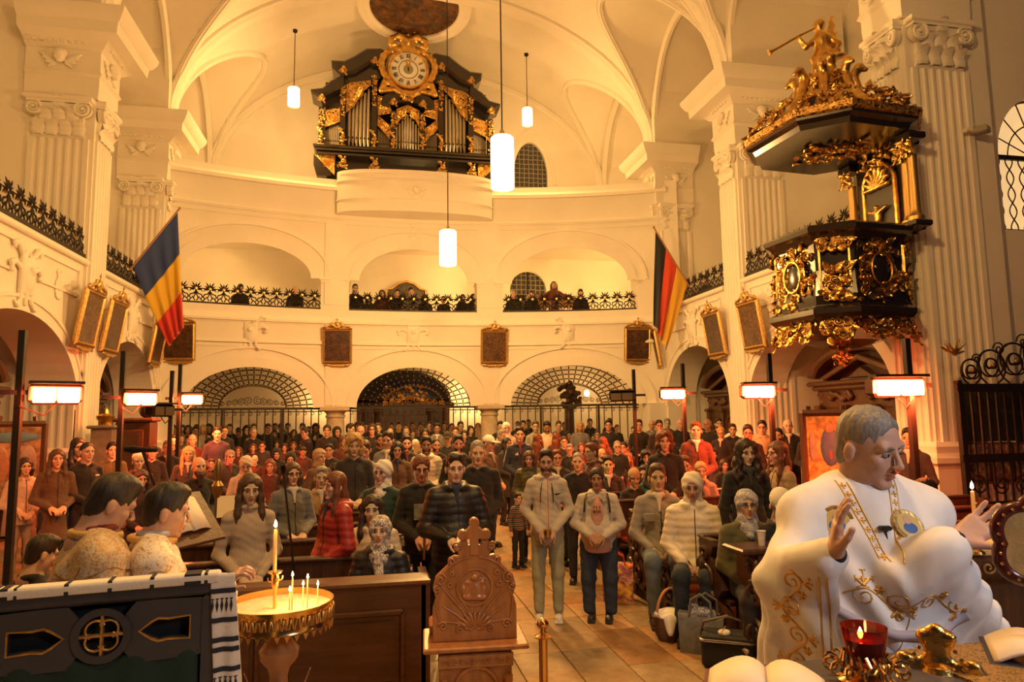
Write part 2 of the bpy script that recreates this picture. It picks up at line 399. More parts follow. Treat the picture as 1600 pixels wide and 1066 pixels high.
_mb = sheet(-6.2, 9.2, 2.45, 9.4, [(*o[:4], 2.45) for o in LOW]+UPP, PB, .55)
for xa, xb in ((-6.2, -5.38), (8.15, 9.2)): _mb.box(((xa+xb)/2, YB((xa+xb)/2)+.27, 1.22), (xb-xa, .55, 2.46))
wall_back = struct('wall_back', _mb)
def bn(x): return Vector((.057*(x-1.2)*-1, -1, 0)).normalized()
def strip(name, xa, xb, z, prof, parent=wall_back, n=14, m=PLASTER, off=0.):
    xs = [xa+(xb-xa)*i/n for i in range(n+1)]; mb = MB()
    mb.sweep([(x, YB(x)-off, z) for x in xs], [bn(x) for x in xs], prof, m=0); return mb.build(name, m, parent, .5)
def rect(d, h): return [(0, 0), (d, 0), (d, h), (0, h)]
CORN = [(0, 0), (.05, 0), (.08, .07), (.14, .1), (.14, .17), (.22, .22), (.22, .3), (0, .3)]
strip('cornice', -6.0, 8.9, 9.22, [(0, 0), (.04, 0), (.07, .06), (.12, .1), (.12, .2), (0, .2)])
strip('moulding', -6.0, 8.9, 8.28, [(0, 0), (.05, 0), (.06, .05), (.03, .12), (0, .12)])
strip('moulding', -6.0, 8.9, 8.05, rect(.03, .05))
strip('moulding', -6.0, 8.9, 5.12, [(0, 0), (.04, .0), (.09, .1), (.12, .14), (.12, .2), (0, .2)])
strip('moulding', -6.0, 8.9, 4.93, rect(.025, .05)); strip('moulding', -6.0, 8.9, 4.4, [(0, 0), (.05, .0), (.08, .06), (.08, .1), (0, .12)])
strip('moulding', -6.0, 8.9, 4.22, rect(.02, .04))
for o in LOW+UPP:      # archivolts
    for g_, d, w in ((.0, .035, .30), (.30, .065, .07)):
        mb = MB(); n = 28; xm, hw = (o[0]+o[1])/2, (o[1]-o[0])/2; pts = []; nr = []
        for i in range(n+1):
            a = pi-pi*i/n; x = xm+(hw+g_)*cos(a); x = min(max(x, -6.1), 9.1); pts.append((x, YB(x), o[2]+(o[3]-o[2]+g_)*sin(a))); nr.append(bn(x))
        mb.sweep(pts, nr, [(0, 0), (d, 0), (d, w), (0, w)]); mb.build('archivolt', PLASTER, wall_back, .5)
for xp in (-1.2, 3.53):  # flat pier strips through both storeys, impost blocks
    for za, zb, w in ((2.5, 5.1, .5), (5.5, 8.05, .62)):
        mb = MB(); mb.sweep([(xp, YB(xp), za), (xp, YB(xp), zb)], bn(xp), [(0, -w/2), (.05, -w/2), (.05, w/2), (0, w/2)]); mb.build('pier_strip', PLASTER, wall_back, .5)
for o in UPP:
    for x, s in ((o[0], -1), (o[1], 1)):
        mb = MB(); mb.box((x+s*.11, YB(x)+.2, 6.27), (.3, .56, .07), bev=.02); mb.box((x+s*.11, YB(x)+.2, 6.2), (.25, .5, .08)); mb.build('impost', PLASTER, wall_back, .5)
# stout stone columns under the gallery
for k, xp in enumerate((-1.15, 3.52)):
    mb = MB(); y = YB(xp)+.27
    mb.lathe([(.36, 0), (.36, .12), (.32, .2), (.3, .26), (.29, 1.0), (.26, 2.0), (.25, 2.12), (.29, 2.15), (.29, 2.2), (.26, 2.22), (.28, 2.28), (.38, 2.34)], (0, 0, 0), 24)
    mb.box((0, 0, 2.4), (.84, .84, .13), bev=.02); o = mb.build('stone_column', STONE, None, .5, (xp, y, 0))
    tag(o, ('thick stone column under the gallery, left of the dark portal', 'thick stone column under the gallery, right of the bright wall lamp')[k], 'column', 'stone columns carrying the gallery')
# organ balcony: convex parapet
mb = MB(); n = 24; top = []; 
def bulge(x): t = (x-1.22)/2.4; return .78*sqrt(max(0, 1-t*t))+.08
xs = [1.22+2.4*-cos(pi*i/n) for i in range(n+1)]; rows_ = [(0, 8.27), (1, 8.3), (1, 9.42), (1.08, 9.45), (1.08, 9.56), (.9, 9.58), (0, 9.6)]
V = [(x, YB(x)-bulge(x)*k+(0 if k else .3), z) for x in xs for k, z in rows_]; R_ = len(rows_)
mb.add(V, [(i*R_+j, (i+1)*R_+j, (i+1)*R_+j+1, i*R_+j+1) for i in range(n) for j in range(R_-1)])
struct('balcony_front', mb, PLASTER, wall_back)
for z, d in ((9.28, .04), (8.72, .03)):
    mb = MB(); mb.sweep([(x, YB(x)-bulge(x), z) for x in xs], [Vector((-.057*(x-1.2)+.5*((x-1.22)/2.4)*.3, -1, 0)) for x in xs], [(0, 0), (d, .01), (d, .05), (0, .06)]); mb.build('moulding', PLASTER, wall_back, .5)
# floors, back wall with openings for windows
mb = MB(); mb.box((1.5, 22.9, 4.23), (15.4, 3.6, .22)); struct('floor_gallery', mb)
mb = MB(); mb.box((1.5, 22.9, 8.1), (15.4, 3.6, .2)); struct('floor_organ_loft', mb)
WB = [(2.55, 3.45, 1, 1.01, 0)]
mb = sheet(-9.5, 12.5, -.05, 16.2, [(4.92, 6.32, 6.8, 7.5, 5.0), (5.12, 6.44, 11.2, 12.55, 9.0)], lambda x, o, z: (x, YBACK+o, z), .4)
struct('wall_rear', mb)
def leaded():
    m, nt, b = _new('leaded_glass'); v = _coord(nt, 'Object', (1, 1, 1)); vo = nt.nodes.new('ShaderNodeTexVoronoi'); vo.feature = 'DISTANCE_TO_EDGE'; vo.inputs['Scale'].default_value = 5.5; vo.inputs['Randomness'].default_value = .12
    nt.links.new(v, vo.inputs['Vector']); c = _ramp(nt, vo.outputs[0], [(.0, (.30, .26, .2)), (.05, (.30, .26, .2)), (.09, (.045, .045, .045))])
    nt.links.new(c, b.inputs['Base Color']); b.inputs['Roughness'].default_value = .25; return m
LEAD = leaded()
def window(name, poly, frame, bars=()):
    mb = MB(); mb.prism(poly, 0, .03, frame); o = struct(name, mb, LEAD)
    for a, b in bars:
        m2 = MB(); M = np.array(frame); pa = M[:3, :3]@np.array((a[0], -.02, a[1]))+M[:3, 3]; pb = M[:3, :3]@np.array((b[0], -.02, b[1]))+M[:3, 3]; m2.tube([pa, pb], .02, 4); m2.build('glazing_bar', IRON, o, 0)
    return o
def archpoly(w, zs, za, zb, n=14, pointed=False):
    out = [(-w/2, zb), (w/2, zb)]
    for i in range(n+1):
        a = pi*i/n
        if pointed:
            t = abs(cos(a)); x = w/2*cos(a); out.append((x, zs+(za-zs)*(1-t**1.7)**.62))
        else: out.append((w/2*cos(a), zs+(za-zs)*sin(a)))
    return out
window('window_1', archpoly(1.5, 6.8, 7.55, 4.95), Matrix.Translation((5.62, YBACK+.15, 0)), (((-.7, 6.6), (.7, 6.6)), ((0, 5.0), (0, 7.5))))
window('window_2', archpoly(1.5, 11.2, 12.6, 8.9), Matrix.Translation((5.78, YBACK+.15, 0)))
# ---- side walls below the galleries (arched), pillars, tribune walls
BAYS = [(10.1, 14.7), (15.7, 19.45)]
ARC = {0: (10.15, 14.75, 2.35, 3.95, 0), 1: (15.68, 19.4, 2.35, 3.98, 0)}
for side, X, s in (('left', XL, -1), ('right', XR, 1)):
    P = (lambda y, o, z, X=X, s=s: (X+s*o, y, z)) if s > 0 else (lambda y, o, z, X=X, s=s: (X+s*o, 30.0-y, z))
    rows = [ARC[0], ARC[1]] if s > 0 else [(30-a[1], 30-a[0], *a[2:]) for a in ARC.values()]
    y0, y1 = (9.4, 20.2) if s > 0 else (30-20.2, 30-4.0)
    if s < 0: rows.append((30-9.2, 30-5.2, 2.35, 3.95, 0))
    w = struct('wall_'+side, sheet(y0, y1, 0, ZR, rows, P, .9))
    if s > 0: WR = w
    else: WLEFT = w
    for k, a in ARC.items():
        for g_, d, wd in ((.0, .03, .2), (.2, .06, .06)):
            mb = MB(); n = 26; ym, hw = (a[0]+a[1])/2, (a[1]-a[0])/2
            pts = [(X, ym+(hw+g_)*cos(t), a[2]+(a[3]-a[2]+g_)*sin(t)) for t in [(pi*i/n if s < 0 else pi-pi*i/n) for i in range(n+1)]]
            mb.sweep(pts, (-s, 0, 0), [(0, 0), (d, 0), (d, wd), (0, wd)]); mb.build('archivolt', PLASTER, w, .5)
        mb = MB()                                  # raised panel border in the spandrel zone
        for ya, yb in ((a[0]+.25, (a[0]+a[1])/2-.45), ((a[0]+a[1])/2+.45, a[1]-.25)):
            for z in (5.05, 4.55): mb.box((X-s*.015, (ya+yb)/2, z), (.05, yb-ya, .045))
            mb.box((X-s*.015, ya if ya == a[0]+.25 else yb, 4.8), (.05, .045, .54))
        mb.box((X-s*.04, (a[0]+a[1])/2, 5.27), (.12, a[1]-a[0]+.1, .12), bev=.03)
        mb.build('moulding', PLASTER, w, .5)
    mb = MB(); mb.box((X+s*1.75, 14.9 if s > 0 else 12.2, 4.24), (2.6, 10.8 if s > 0 else 17, .2)); struct('floor_tribune_'+side, mb)
    # chapel backs: the outer wall
    Xo = X+s*3.3
    P2 = lambda y, o, z, Xo=Xo, s=s: ((Xo+s*o, y, z) if s > 0 else (Xo+s*o, 30.0-y, z))
    wins = [(16.3, 18.5, 11.2, 12.4, 7.2), (10.9, 13.6, 11.2, 12.6, 6.4)]
    if s < 0: wins = []
    mb = sheet(*((9.3, 25) if s > 0 else (5, 26)), 0, 15.5, wins, P2, .3); struct('wall_outer_'+side, mb)
for k, (a, b, z0, z1) in enumerate(((16.3, 18.5, 7.2, 12.4), (10.9, 13.6, 6.4, 12.6))):
    fr = Matrix.Translation((XR+3.3+.12, (a+b)/2, 0)) @ Matrix.Rotation(-pi/2, 4, 'Z')
    window('window_%d' % (3+k), archpoly(b-a, 11.2, z1, z0), fr, [((-(b-a)/2, z), ((b-a)/2, z)) for z in np.arange(z0+.8, 12, .9)]+[((0, z0), (0, z1))])
# --- fluted pilasters, composite capitals, entablatures
def fluted(w, z0, z1, nf, d=.05):
    pts = [(-w/2, 0.02), (-w/2, -d)]; fw = (w*.86)/nf; x = -w*.43
    for i in range(nf):
        pts.append((x+fw*.14, -d))
        for j in range(1, 5): a = pi*j/5; pts.append((x+fw*.5-fw*.36*cos(a), -d+.035*sin(a)))
        pts.append((x+fw*.86, -d)); x += fw
    pts += [(w/2, -d), (w/2, 0.02)]
    mb = MB(); n = len(pts); mb.add([(p[0], p[1], z) for z in (z0, z1) for p in pts], [(j, j+1, n+j+1, n+j) for j in range(n-1)]); return mb
def capital_parts():
    bell = MB(); n = 8
    prof = [(.46, 0, .02), (.46, .06, .05), (.44, .1, .05), (.44, .5, .07), (.5, .62, .12), (.56, .68, .16)]
    V = []; 
    for w, z, d in prof: V += [(-w, .03, z), (-w, -d, z), (w, -d, z), (w, .03, z)]
    bell.add(V, [(4*i+j, 4*i+j+1, 4*i+5+j, 4*i+4+j) for i in range(len(prof)-1) for j in range(3)]); bell.box((0, -.06, .8), (1.24, .28, .1), bev=.02); bell.box((0, -.05, .73), (1.12, .24, .06))
    leaf = MB(); L = []      # curling acanthus leaf, thick, with ridged midrib
    for i in range(8):
        t = i/7; wd = .135*sin(pi*(.12+.8*t))**.5*(1-.25*t)*(1+.14*(i % 2)); zz = .34*t-(.06*max(0, t-.8)/.2); yy = -.03-.10*t**3-.02*sin(t*9); L += [(-wd, yy+.015, zz), (-wd*.5, yy-.02, zz+.01), (0, yy-.005, zz+.012), (wd*.5, yy-.02, zz+.01), (wd, yy+.015, zz)]
    leaf.add(L, [(5*i+j, 5*i+j+1, 5*i+6+j, 5*i+5+j) for i in range(7) for j in range(4)])
    vol = MB(); sp = spiral((0, -.005, 0), .02, .15, 2.2, 30, 0); vol.tube([(p[0], p[1], p[2]) for p in sp], [.014+.02*i/30 for i in range(31)], 6); vol.lathe([(.0, .05), (.03, .045), (.03, .0)], (0, 0, 0), 10, axis='y'); vol.lathe([(.165, .01), (.15, -.005), (.15, -.1)], (0, 0, 0), 18, axis='y', caps=False); vol.lathe([(0, -.012), (.155, -.012)], (0, 0, 0), 18, axis='y', caps=False)
    return bell.mesh('capital', STUCCO), leaf.mesh('acanthus_leaf', STUCCO, 1.2), vol.mesh('volute', STUCCO, 1.)
CAPB, CAPL, CAPV = capital_parts()
def capital(parent, loc, rz, w=1.0):
    c = link('capital', CAPB, parent, loc); c.rotation_euler = (0, 0, rz); c.scale = (w, 1, 1)
    for x, z in ((-.36, .04), (-.12, .04), (.12, .04), (.36, .04), (-.24, .27), (0, .27), (.24, .27)): link('acanthus_leaf', CAPL, c, (x, -.05 if z < .2 else -.07, z))
    for x, f in ((-.44, 1), (.44, -1)): v = link('volute', CAPV, c, (x, -.14, .58)); v.scale = (f, 1, 1)
    r = link('acanthus_leaf', CAPL, c, (0, -.1, .62)); r.scale = (1.2, 1, .7)
    return c
def cherub_mesh():
    s = SD(.03); s.ell((0, -.1, .06), (.105, .1, .13)).ell((0, -.13, -.02), (.07, .07, .07)).ell((0, -.2, .03), .02).ell((-.05, -.18, .0), .03).ell((.05, -.18, .0), .03)
    s.ell((-.04, -.215, .06), .018, sub=True).ell((.04, -.215, .06), .018, sub=True)
    for i in range(6): a = pi*i/5; s.ell((.09*cos(a), -.08, .1+.09*sin(a)), .045)
    for sg in (-1, 1):
        for j in range(4): s.cap((sg*.1, -.03, -.02-.02*j), (sg*(.36-.05*j), -.05, .12-.09*j), .035, .03, .015)
    V, Q = s.mesh(.018); return fastmesh('cherub_head', V, Q, STUCCO)
CHER = cherub_mesh()
ENT = [(0, 0), (.05, 0), (.07, .22), (.07, .44), (.12, .5), (.10, .54), (.08, .58), (.08, 1.0), (.14, 1.03), (.2, 1.1), (.3, 1.16), (.5, 1.22), (.52, 1.42), (.58, 1.47), (.66, 1.62), (.68, 1.72), (0, 1.74)]
def entablature(parent, x0, x1, y0, y1, z):
    """moulded block round the three free sides of a wall pillar; open side is the outer wall"""
    mb = MB(); n = len(ENT); free = -1 if x1 > XC else 1
    xi = x0 if free < 0 else x1; xo = x1 if free < 0 else x0
    path = [(xo, y0), (xi, y0), (xi, y1), (xo, y1)]; dirs = [(0, -1), (free, -1), (free, 1), (0, 1)]
    V = [(p[0]+d[0]*a, p[1]+d[1]*a, z+b) for p, d in zip(path, dirs) for a, b in ENT]
    F = [(i*n+j, (i+1)*n+j, (i+1)*n+j+1, i*n+j+1) if free > 0 else (i*n+j+1, (i+1)*n+j+1, (i+1)*n+j, i*n+j) for i in range(3) for j in range(n-1)]
    mb.add(V, F); e = mb.build('entablature', PLASTER, parent, .5)
    mb = MB(); k = 0
    for i in range(int((y1-y0)/.13)): mb.box((xi+free*.18, y0+.08+i*.13, z+1.13), (.12, .07, .1))
    for i in range(int(abs(x1-x0)/.13)): mb.box((x0+.08+i*.13, y0-.18, z+1.13), (.07, .12, .1))
    mb.build('dentil_row', PLASTER, e, 0); return e
def pillar(name, X, s, y0, y1, depth=3.2, zb=0., facew=1.1):
    X -= s*.06; xi, xo = X, X+s*depth; mb = MB(); mb.box(((xi+xo)/2, (y0+y1)/2, 7.4), (abs(xo-xi), y1-y0, 14.8)); p = struct('wall_pillar_'+name, mb, PLASTER)
    wy = (y1-y0)*.86; yc = (y0+y1)/2
    f = fluted(wy, .9, 7.8, 5, .05).mesh('pilaster', PLASTER, .6); o = link('pilaster', f, p, (xi, yc, 0)); o.rotation_euler = (0, 0, -s*pi/2)
    f = fluted(facew, 1.6, 7.8, 6, .05).mesh('pilaster', PLASTER, .6); link('pilaster', f, p, (xi+s*(facew/2+.08), y0, 0))
    capital(p, (xi, yc, 7.8), -s*pi/2, wy/1.0*.95); capital(p, (xi+s*(facew/2+.08), y0, 7.8), 0, facew*.92)
    e = entablature(p, min(xi, xi+s*(facew+.2)), max(xi, xi+s*(facew+.2)), y0, y1, 8.66)
    link('cherub_head', CHER, p, (xi+s*(facew/2+.1), y0-.06, 9.42)); o = link('cherub_head', CHER, p, (xi-s*.06, yc, 9.42)); o.rotation_euler = (0, 0, -s*pi/2)
    mb = MB(); L = facew+.3; B = [(0, .3), (.12, .3), (.12, 1.25), (.2, 1.3), (.2, 1.38), (.12, 1.45), (.14, 1.55), (.06, 1.62), (0, 1.62)]
    path = [(xi+s*L, y0), (xi, y0), (xi, y1), (xi+s*L, y1)]; dirs = [(0, -1), (-s, -1), (-s, 1), (0, 1)]; n = len(B)
    V = [(a[0]+d[0]*q, a[1]+d[1]*q, z if i else 0) for a, d in zip(path, dirs) for i, (q, z) in enumerate([(B[0][0], 0)]+B[1:])]
    V = [(v[0], v[1], v[2]) for v in V]
    mb.add(V, [(i*n+j, (i+1)*n+j, (i+1)*n+j+1, i*n+j+1) if s < 0 else (i*n+j+1, (i+1)*n+j+1, (i+1)*n+j, i*n+j) for i in range(3) for j in range(n-1)]); mb.build('base', PLASTER, p, .5)
    return p
pillar('left_front', XL, -1, 14.75, 15.65); pillar('left_rear', XL, -1, 19.5, 20.3, facew=1.0)
pillar('right_front', XR, 1, 9.3, 10.1, 1.6); pillar('right_middle', XR, 1, 14.7, 15.6); pillar('right_rear', XR, 1, 19.5, 20.3, facew=1.0)
pillar('left_near', XL, -1, 9.3, 10.1)
# wall right of the pulpit pillar, with the lit barred window
mb = sheet(10.1, 16, 0, 15.5, [(10.48, 12.6, 6.5, 7.6, 5.15)], lambda x, o, z: (x, 9.45+o, z), .5); struct('wall_chapel', mb)
WX = 11.54
mb = MB(); mb.prism(archpoly(2.2, 6.5, 7.65, 5.1), 0, .02, Matrix.Translation((WX, 9.75, 0))); w5 = struct('window_5', mb, pbr('lit_pane', (.8, .7, .5), .4, emit=(1, .62, .26, .75)))
for i in range(8):
    for sg in (1, -1):
        mb = MB(); mb.tube([(10.6+i*.27+sg*.075*sin(z*10.5), 9.62, z) for z in np.arange(5.15, 6.51, .05)], .014, 4); mb.build('lattice_bar', IRON, w5, 1)
for z in (5.17, 6.5): mb = MB(); mb.box((WX, 9.62, z), (2.2, .05, .08)); mb.build('cross_bar', IRON, w5, 0)
for i in range(9): a = pi*i/8; mb = MB(); mb.tube([(WX+.35*cos(a), 9.62, 6.5+.3*sin(a)), (WX+1.08*cos(a), 9.62, 6.5+1.1*sin(a))], .014, 4); mb.build('fan_bar', IRON, w5, 1)
for r, q, w in ((1.06, 1.1, .03), (.68, .65, .014)): mb = MB(); mb.tube(arc((WX, 9.62, 6.5), r, 0, pi, 20, rz=q), w, 4); mb.build('arch_bar', IRON, w5, 1)
# ---- vault
def main_z(x):
    t = 1-((x-XC)/HW)**2; return ZS+RISE*sqrt(t) if t > 0 else -1
VB = [(20.1, 24.8, 3.3), (15.2, 19.9, 3.5), (9.75, 15.2, 3.7), (4.2, 9.75, 3.7), (-1.5, 4.2, 3.7)]
mb = MB(); xs = np.concatenate([np.linspace(-9.2, XL, 8)[:-1], XC-HW*np.cos(np.linspace(0, pi, 61)), np.linspace(XR, 12.2, 8)[1:]])
for y0, y1, rc in VB:
    yc, hb = (y0+y1)/2, (y1-y0)/2; ys = yc-hb*np.cos(np.linspace(0, pi, 33)); nx, ny = len(xs), len(ys)
    V = [(x, y, max(main_z(x), ZS-.1+rc*sqrt(max(0, 1-((y-yc)/hb)**2))*(1+.04*(HW-abs(x-XC))/HW))) for x in xs for y in ys]
    mb.add(V, [(i*ny+j, i*ny+j+1, (i+1)*ny+j+1, (i+1)*ny+j) for i in range(nx-1) for j in range(ny-1)])
ceiling = struct('ceiling', mb, PLASTER, None, .35)
def rib(pts, nr, w, d, name='rib'):
    mb = MB(); mb.sweep(pts, nr, [(-.05, -w/2), (d*.6, -w/2), (d*.7, -w*.4), (d*.45, -w*.34), (d, -w*.2), (d, w*.2), (d*.45, w*.34), (d*.7, w*.4), (d*.6, w/2), (-.05, w/2)]); return mb.build(name, STUCCO, ceiling, .5)
for y in (9.75, 15.2, 19.95):
    n = 48; ts = [pi*i/n for i in range(n+1)]; pts = [(XC-HW*cos(t), y, ZS+(RISE-.02)*sin(t)) for t in ts]
    rib(pts, [Vector((cos(t)/HW, 0, -sin(t)/RISE)).normalized() for t in ts], .62, .12, 'transverse_rib')
ROS = SD(.02)
for i in range(5): a = 2*pi*i/5; ROS.ell((.08*cos(a), .08*sin(a), 0), (.06, .06, .03))
ROS.ell((0, 0, -.01), .04); ROSM = fastmesh('rosette', *ROS.mesh(.02), STUCCO)
for y in (15.2, 19.95):
    for i in range(34):
        t = pi*(i+1)/35; nrm = Vector((cos(t)/HW, 0, -sin(t)/RISE)).normalized()
        o = link('rosette', ROSM, ceiling, Vector((XC-HW*cos(t), y, ZS+RISE*sin(t)))+nrm*.11); o.rotation_euler = nrm.to_track_quat('Z', 'Y').to_euler()
for y0, y1, rc in VB[:3]:
    yc, hb = (y0+y1)/2, (y1-y0)/2
    for s in (-1, 1):
        for hs in (-1, 1):
            pts = []; nr = []
            for i in range(20):
                a = pi/2*i/19; y = yc+hs*hb*cos(a); m = min(rc*sin(a)/RISE, .999); x = XC+s*HW*sqrt(1-m*m); pts.append((x, y, ZS+rc*sin(a)-.02)); nr.append(Vector((-s*.6, -hs*.2, -1)).normalized())
            rib(pts, nr, .2, .1)
    for s in (-1, 1):        # wall rib over the tribune opening
        pts = [(XC+s*HW, yc-hb*.93*cos(pi*i/20), ZS-.1+rc*.97*sin(pi*i/20)) for i in range(21)]; rib(pts, (-s, 0, 0), .24, .09, 'wall_rib')
n = 40; pts = [(XC-HW*.985*cos(pi*i/n), YBACK-.02, ZS+(RISE-.1)*sin(pi*i/n)) for i in range(n+1)]; rib(pts, (0, -1, 0), .35, .08, 'wall_rib')
mb = MB(); n = 24; pts = [(5.78+.95*-cos(pi*i/n), YBACK-.02, 10.9+2.1*(1-abs(cos(pi*i/n))**1.7)**.62) for i in range(n+1)]; rib(pts, (0, -1, 0), .14, .05, 'wall_rib')
# painted medallion in the vault above the organ
mp = atY(648, 8, 20.5); yy = mp.y; zz = main_z(mp.x)
def paint_mat(name, cols, scale=3., seed=0., rough=.5):
    m, nt, b = _new(name); tc = nt.nodes.new('ShaderNodeTexCoord'); mpn = nt.nodes.new('ShaderNodeMapping'); mpn.inputs['Location'].default_value = (seed, seed*1.7, seed*.3); nt.links.new(tc.outputs['Object'], mpn.inputs[0])
    n1 = _noise(nt, mpn.outputs[0], scale, 5, .6, 1.2); n2 = _noise(nt, mpn.outputs[0], scale*3.1, 3, .5, .6); k = len(cols)
    a = _ramp(nt, n1, [(.22+.56*i/(k-1), c) for i, c in enumerate(cols)]); bb = _ramp(nt, n2, [(.35, (.45, .42, .4)), (.65, (1.25, 1.15, 1))])
    nt.links.new(_mixc(nt, 1., a, bb, 'MULTIPLY'), b.inputs['Base Color']); b.inputs['Roughness'].default_value = rough; return m
mb = MB(); mb.lathe([(0, 0), (1.38, 0), (1.4, .04)], (0, 0, 0), 40, sy=.8); fr = MB(); fr.lathe([(1.38, .02), (1.42, -.08), (1.55, -.1), (1.66, -.05), (1.72, -.1), (1.8, -.06), (1.82, .06)], (0, 0, 0), 44, sy=.82, caps=False)
med = thing('ceiling_medallion', 'oval ceiling painting in a stucco ring above the clock', 'painting', (mp.x, yy+.05, zz-.16)); med.rotation_euler = (radians(-18), 0, 0)
c = mb.build('canvas', paint_mat('ceiling_fresco', [(.03, .02, .015), (.09, .045, .02), (.16, .075, .03), (.05, .05, .06), (.2, .1, .05)], 1.6, 3), med); c.rotation_euler = (pi, 0, 0); f = fr.build('frame', STUCCO, med, .5)
# stucco cartouches, shells and scroll consoles on the walls
def cartouche_mesh(kind):
    s = SD(.05)
    if kind == 'console':
        s.box((0, -.06, .02), (.2, .06, .3), .05).ell((0, -.12, -.02), (.15, .07, .2)).ell((0, -.17, .1), .075, k=.02).ell((0, -.235, .09), .02, k=.01)
        for g in (-1, 1):
            s.path([(g*.1, -.05, .28), (g*.22, -.07, .4), (g*.33, -.08, .5), (g*.42, -.07, .47), (g*.4, -.07, .4)], [.045, .045, .05, .04, .025], k=.02)
            s.path([(g*.17, -.05, .12), (g*.36, -.07, .2), (g*.48, -.07, .14), (g*.46, -.07, .04), (g*.39, -.07, .06)], [.04, .04, .045, .035, .02], k=.02)
            s.path([(g*.15, -.05, -.2), (g*.17, -.07, -.38), (g*.27, -.08, -.47), (g*.33, -.07, -.42)], [.045, .04, .045, .025], k=.02); s.cap((g*.07, -.07, .3), (g*.08, -.07, .42), .03, .02, k=.02)
        s.cap((0, -.06, -.24), (0, -.06, -.42), .06, .04, k=.03).cap((-.09, -.1, -.16), (.09, -.1, -.16), .025, k=.02)
    else:
        s.ell((0, -.04, 0), (.3, .06, .42)).ell((0, -.12, .0), (.2, .08, .3), sub=True).ell((0, -.08, .02), (.09, .06, .12)).ell((0, -.1, -.14), (.13, .06, .1))
        for i in range(14): a = 2*pi*i/14; s.ell((.29*cos(a), -.06, .4*sin(a)), (.06, .05, .07))
        s.path([(-.1, -.05, .45), (0, -.06, .62), (.08, -.05, .5)], .04); s.ell((0, -.05, .55), .09)
        for g in (-1, 1): s.path([(g*.08, -.04, .5), (g*.2, -.05, .66), (g*.14, -.05, .78)], [.04, .035, .02])
    return fastmesh('stucco_'+kind, *s.mesh(.02), STUCCO)
CM = {k: cartouche_mesh(k) for k in ('console', 'medallion')}
def deco(kind, parent, loc, rz, sc=1.):
    o = link('stucco_'+kind, CM[kind], parent, loc); o.rotation_euler = (0, 0, rz); o.scale = (sc, sc*.75, sc); return o
for u in (393, 647, 886): p = atY(u, 522, 20.6); deco('console', wall_back, (p.x, YB(p.x), p.z), 0, .95)
p = atY(652, 297, 20.0); o = link('cherub_head', CHER, wall_back, (p.x, YB(p.x)-bulge(p.x)+.03, p.z)); o.scale = (.8,)*3
p = atY(648, 352, 20.6); deco('console', wall_back, (p.x, YB(p.x)+.02, p.z), 0, .55)
for X, s, w in ((XL, -1, WLEFT), (XR, 1, WR)):
    rz = -s*pi/2
    for k, a in ARC.items(): deco('console', w, (X, (a[0]+a[1])/2, 4.5), rz, 1.05)
    deco('medallion', w, (X, 15.15, 2.75), rz, .8); deco('medallion', w, (X, 9.7 if s > 0 else 19.6, 2.75), rz, .8)
    if s > 0: deco('medallion', w, (X, 19.7, 2.75), rz, .8)
    for y in (13.7, 16.3): deco('medallion', w, (X, y, 4.55), rz, .45)

# ================================================================ fixtures of the church
def leaf_geo():
    L = []; n = 7
    for i in range(n):
        t = i/(n-1); wd = .34*sin(pi*(.1+.86*t))**.7*(1+.25*(i % 2)); L += [(-wd, .08-.55*t**3*.4, t), (-wd*.45, -.10-.4*t**3, t+.02), (0, -.02-.4*t**3, t+.03), (wd*.45, -.10-.4*t**3, t+.02), (wd, .08-.55*t**3*.4, t)]
    return np.array(L), [(5*i+j, 5*i+j+1, 5*i+6+j, 5*i+5+j) for i in range(n-1) for j in range(4)]
LGEO = leaf_geo()
def blobs(w, h, seed, n=26, r=.05, d=.09, k=.03, res=.03, hole=None):
    """a cluster of gilded carved foliage about w x h: curled leaves, scrolls and berries standing d proud"""
    rg = random.Random(seed); mb = MB()
    for i in range(n):
        x, z = rg.uniform(-w/2, w/2)*.9, rg.uniform(-h/2, h/2)*.9
        if hole and (x/hole[0])**2+(z/hole[1])**2 < 1: q = 1.15/sqrt(max((x/hole[0])**2+(z/hole[1])**2, .02)); x *= q; z *= q
        y = -d*rg.uniform(.25, .8); q = rg.random()
        if q < .62:
            sc = r*rg.uniform(2.2, 3.8); R_ = rotm(0, rg.uniform(0, 2*pi), 0)@rotm(rg.uniform(-.5, .35), 0, rg.uniform(-.4, .4)); V = (R_@(LGEO[0]*sc*np.array((1, .7, 1))).T).T+np.array((x, y, z)); mb.add(V, LGEO[1])
        elif q < .85: mb.tube(spiral((x, y, z), r*1.7, r*.35, 1.4, 12, rg.uniform(0, 6), flip=rg.choice((-1, 1))), [r*.35]*10+[r*.45]*3, 5)
        else: mb.ball((x, y-.01, z), r*rg.uniform(.6, .95), 7, 5)
    me = mb.mesh('carving', GOLD, 1.2); return me
CARV = {}
def carv(w, h, seed, **kw):
    key = (w, h, seed, tuple(sorted(kw.items())))
    if key not in CARV: CARV[key] = blobs(w, h, seed, **kw)
    return CARV[key]
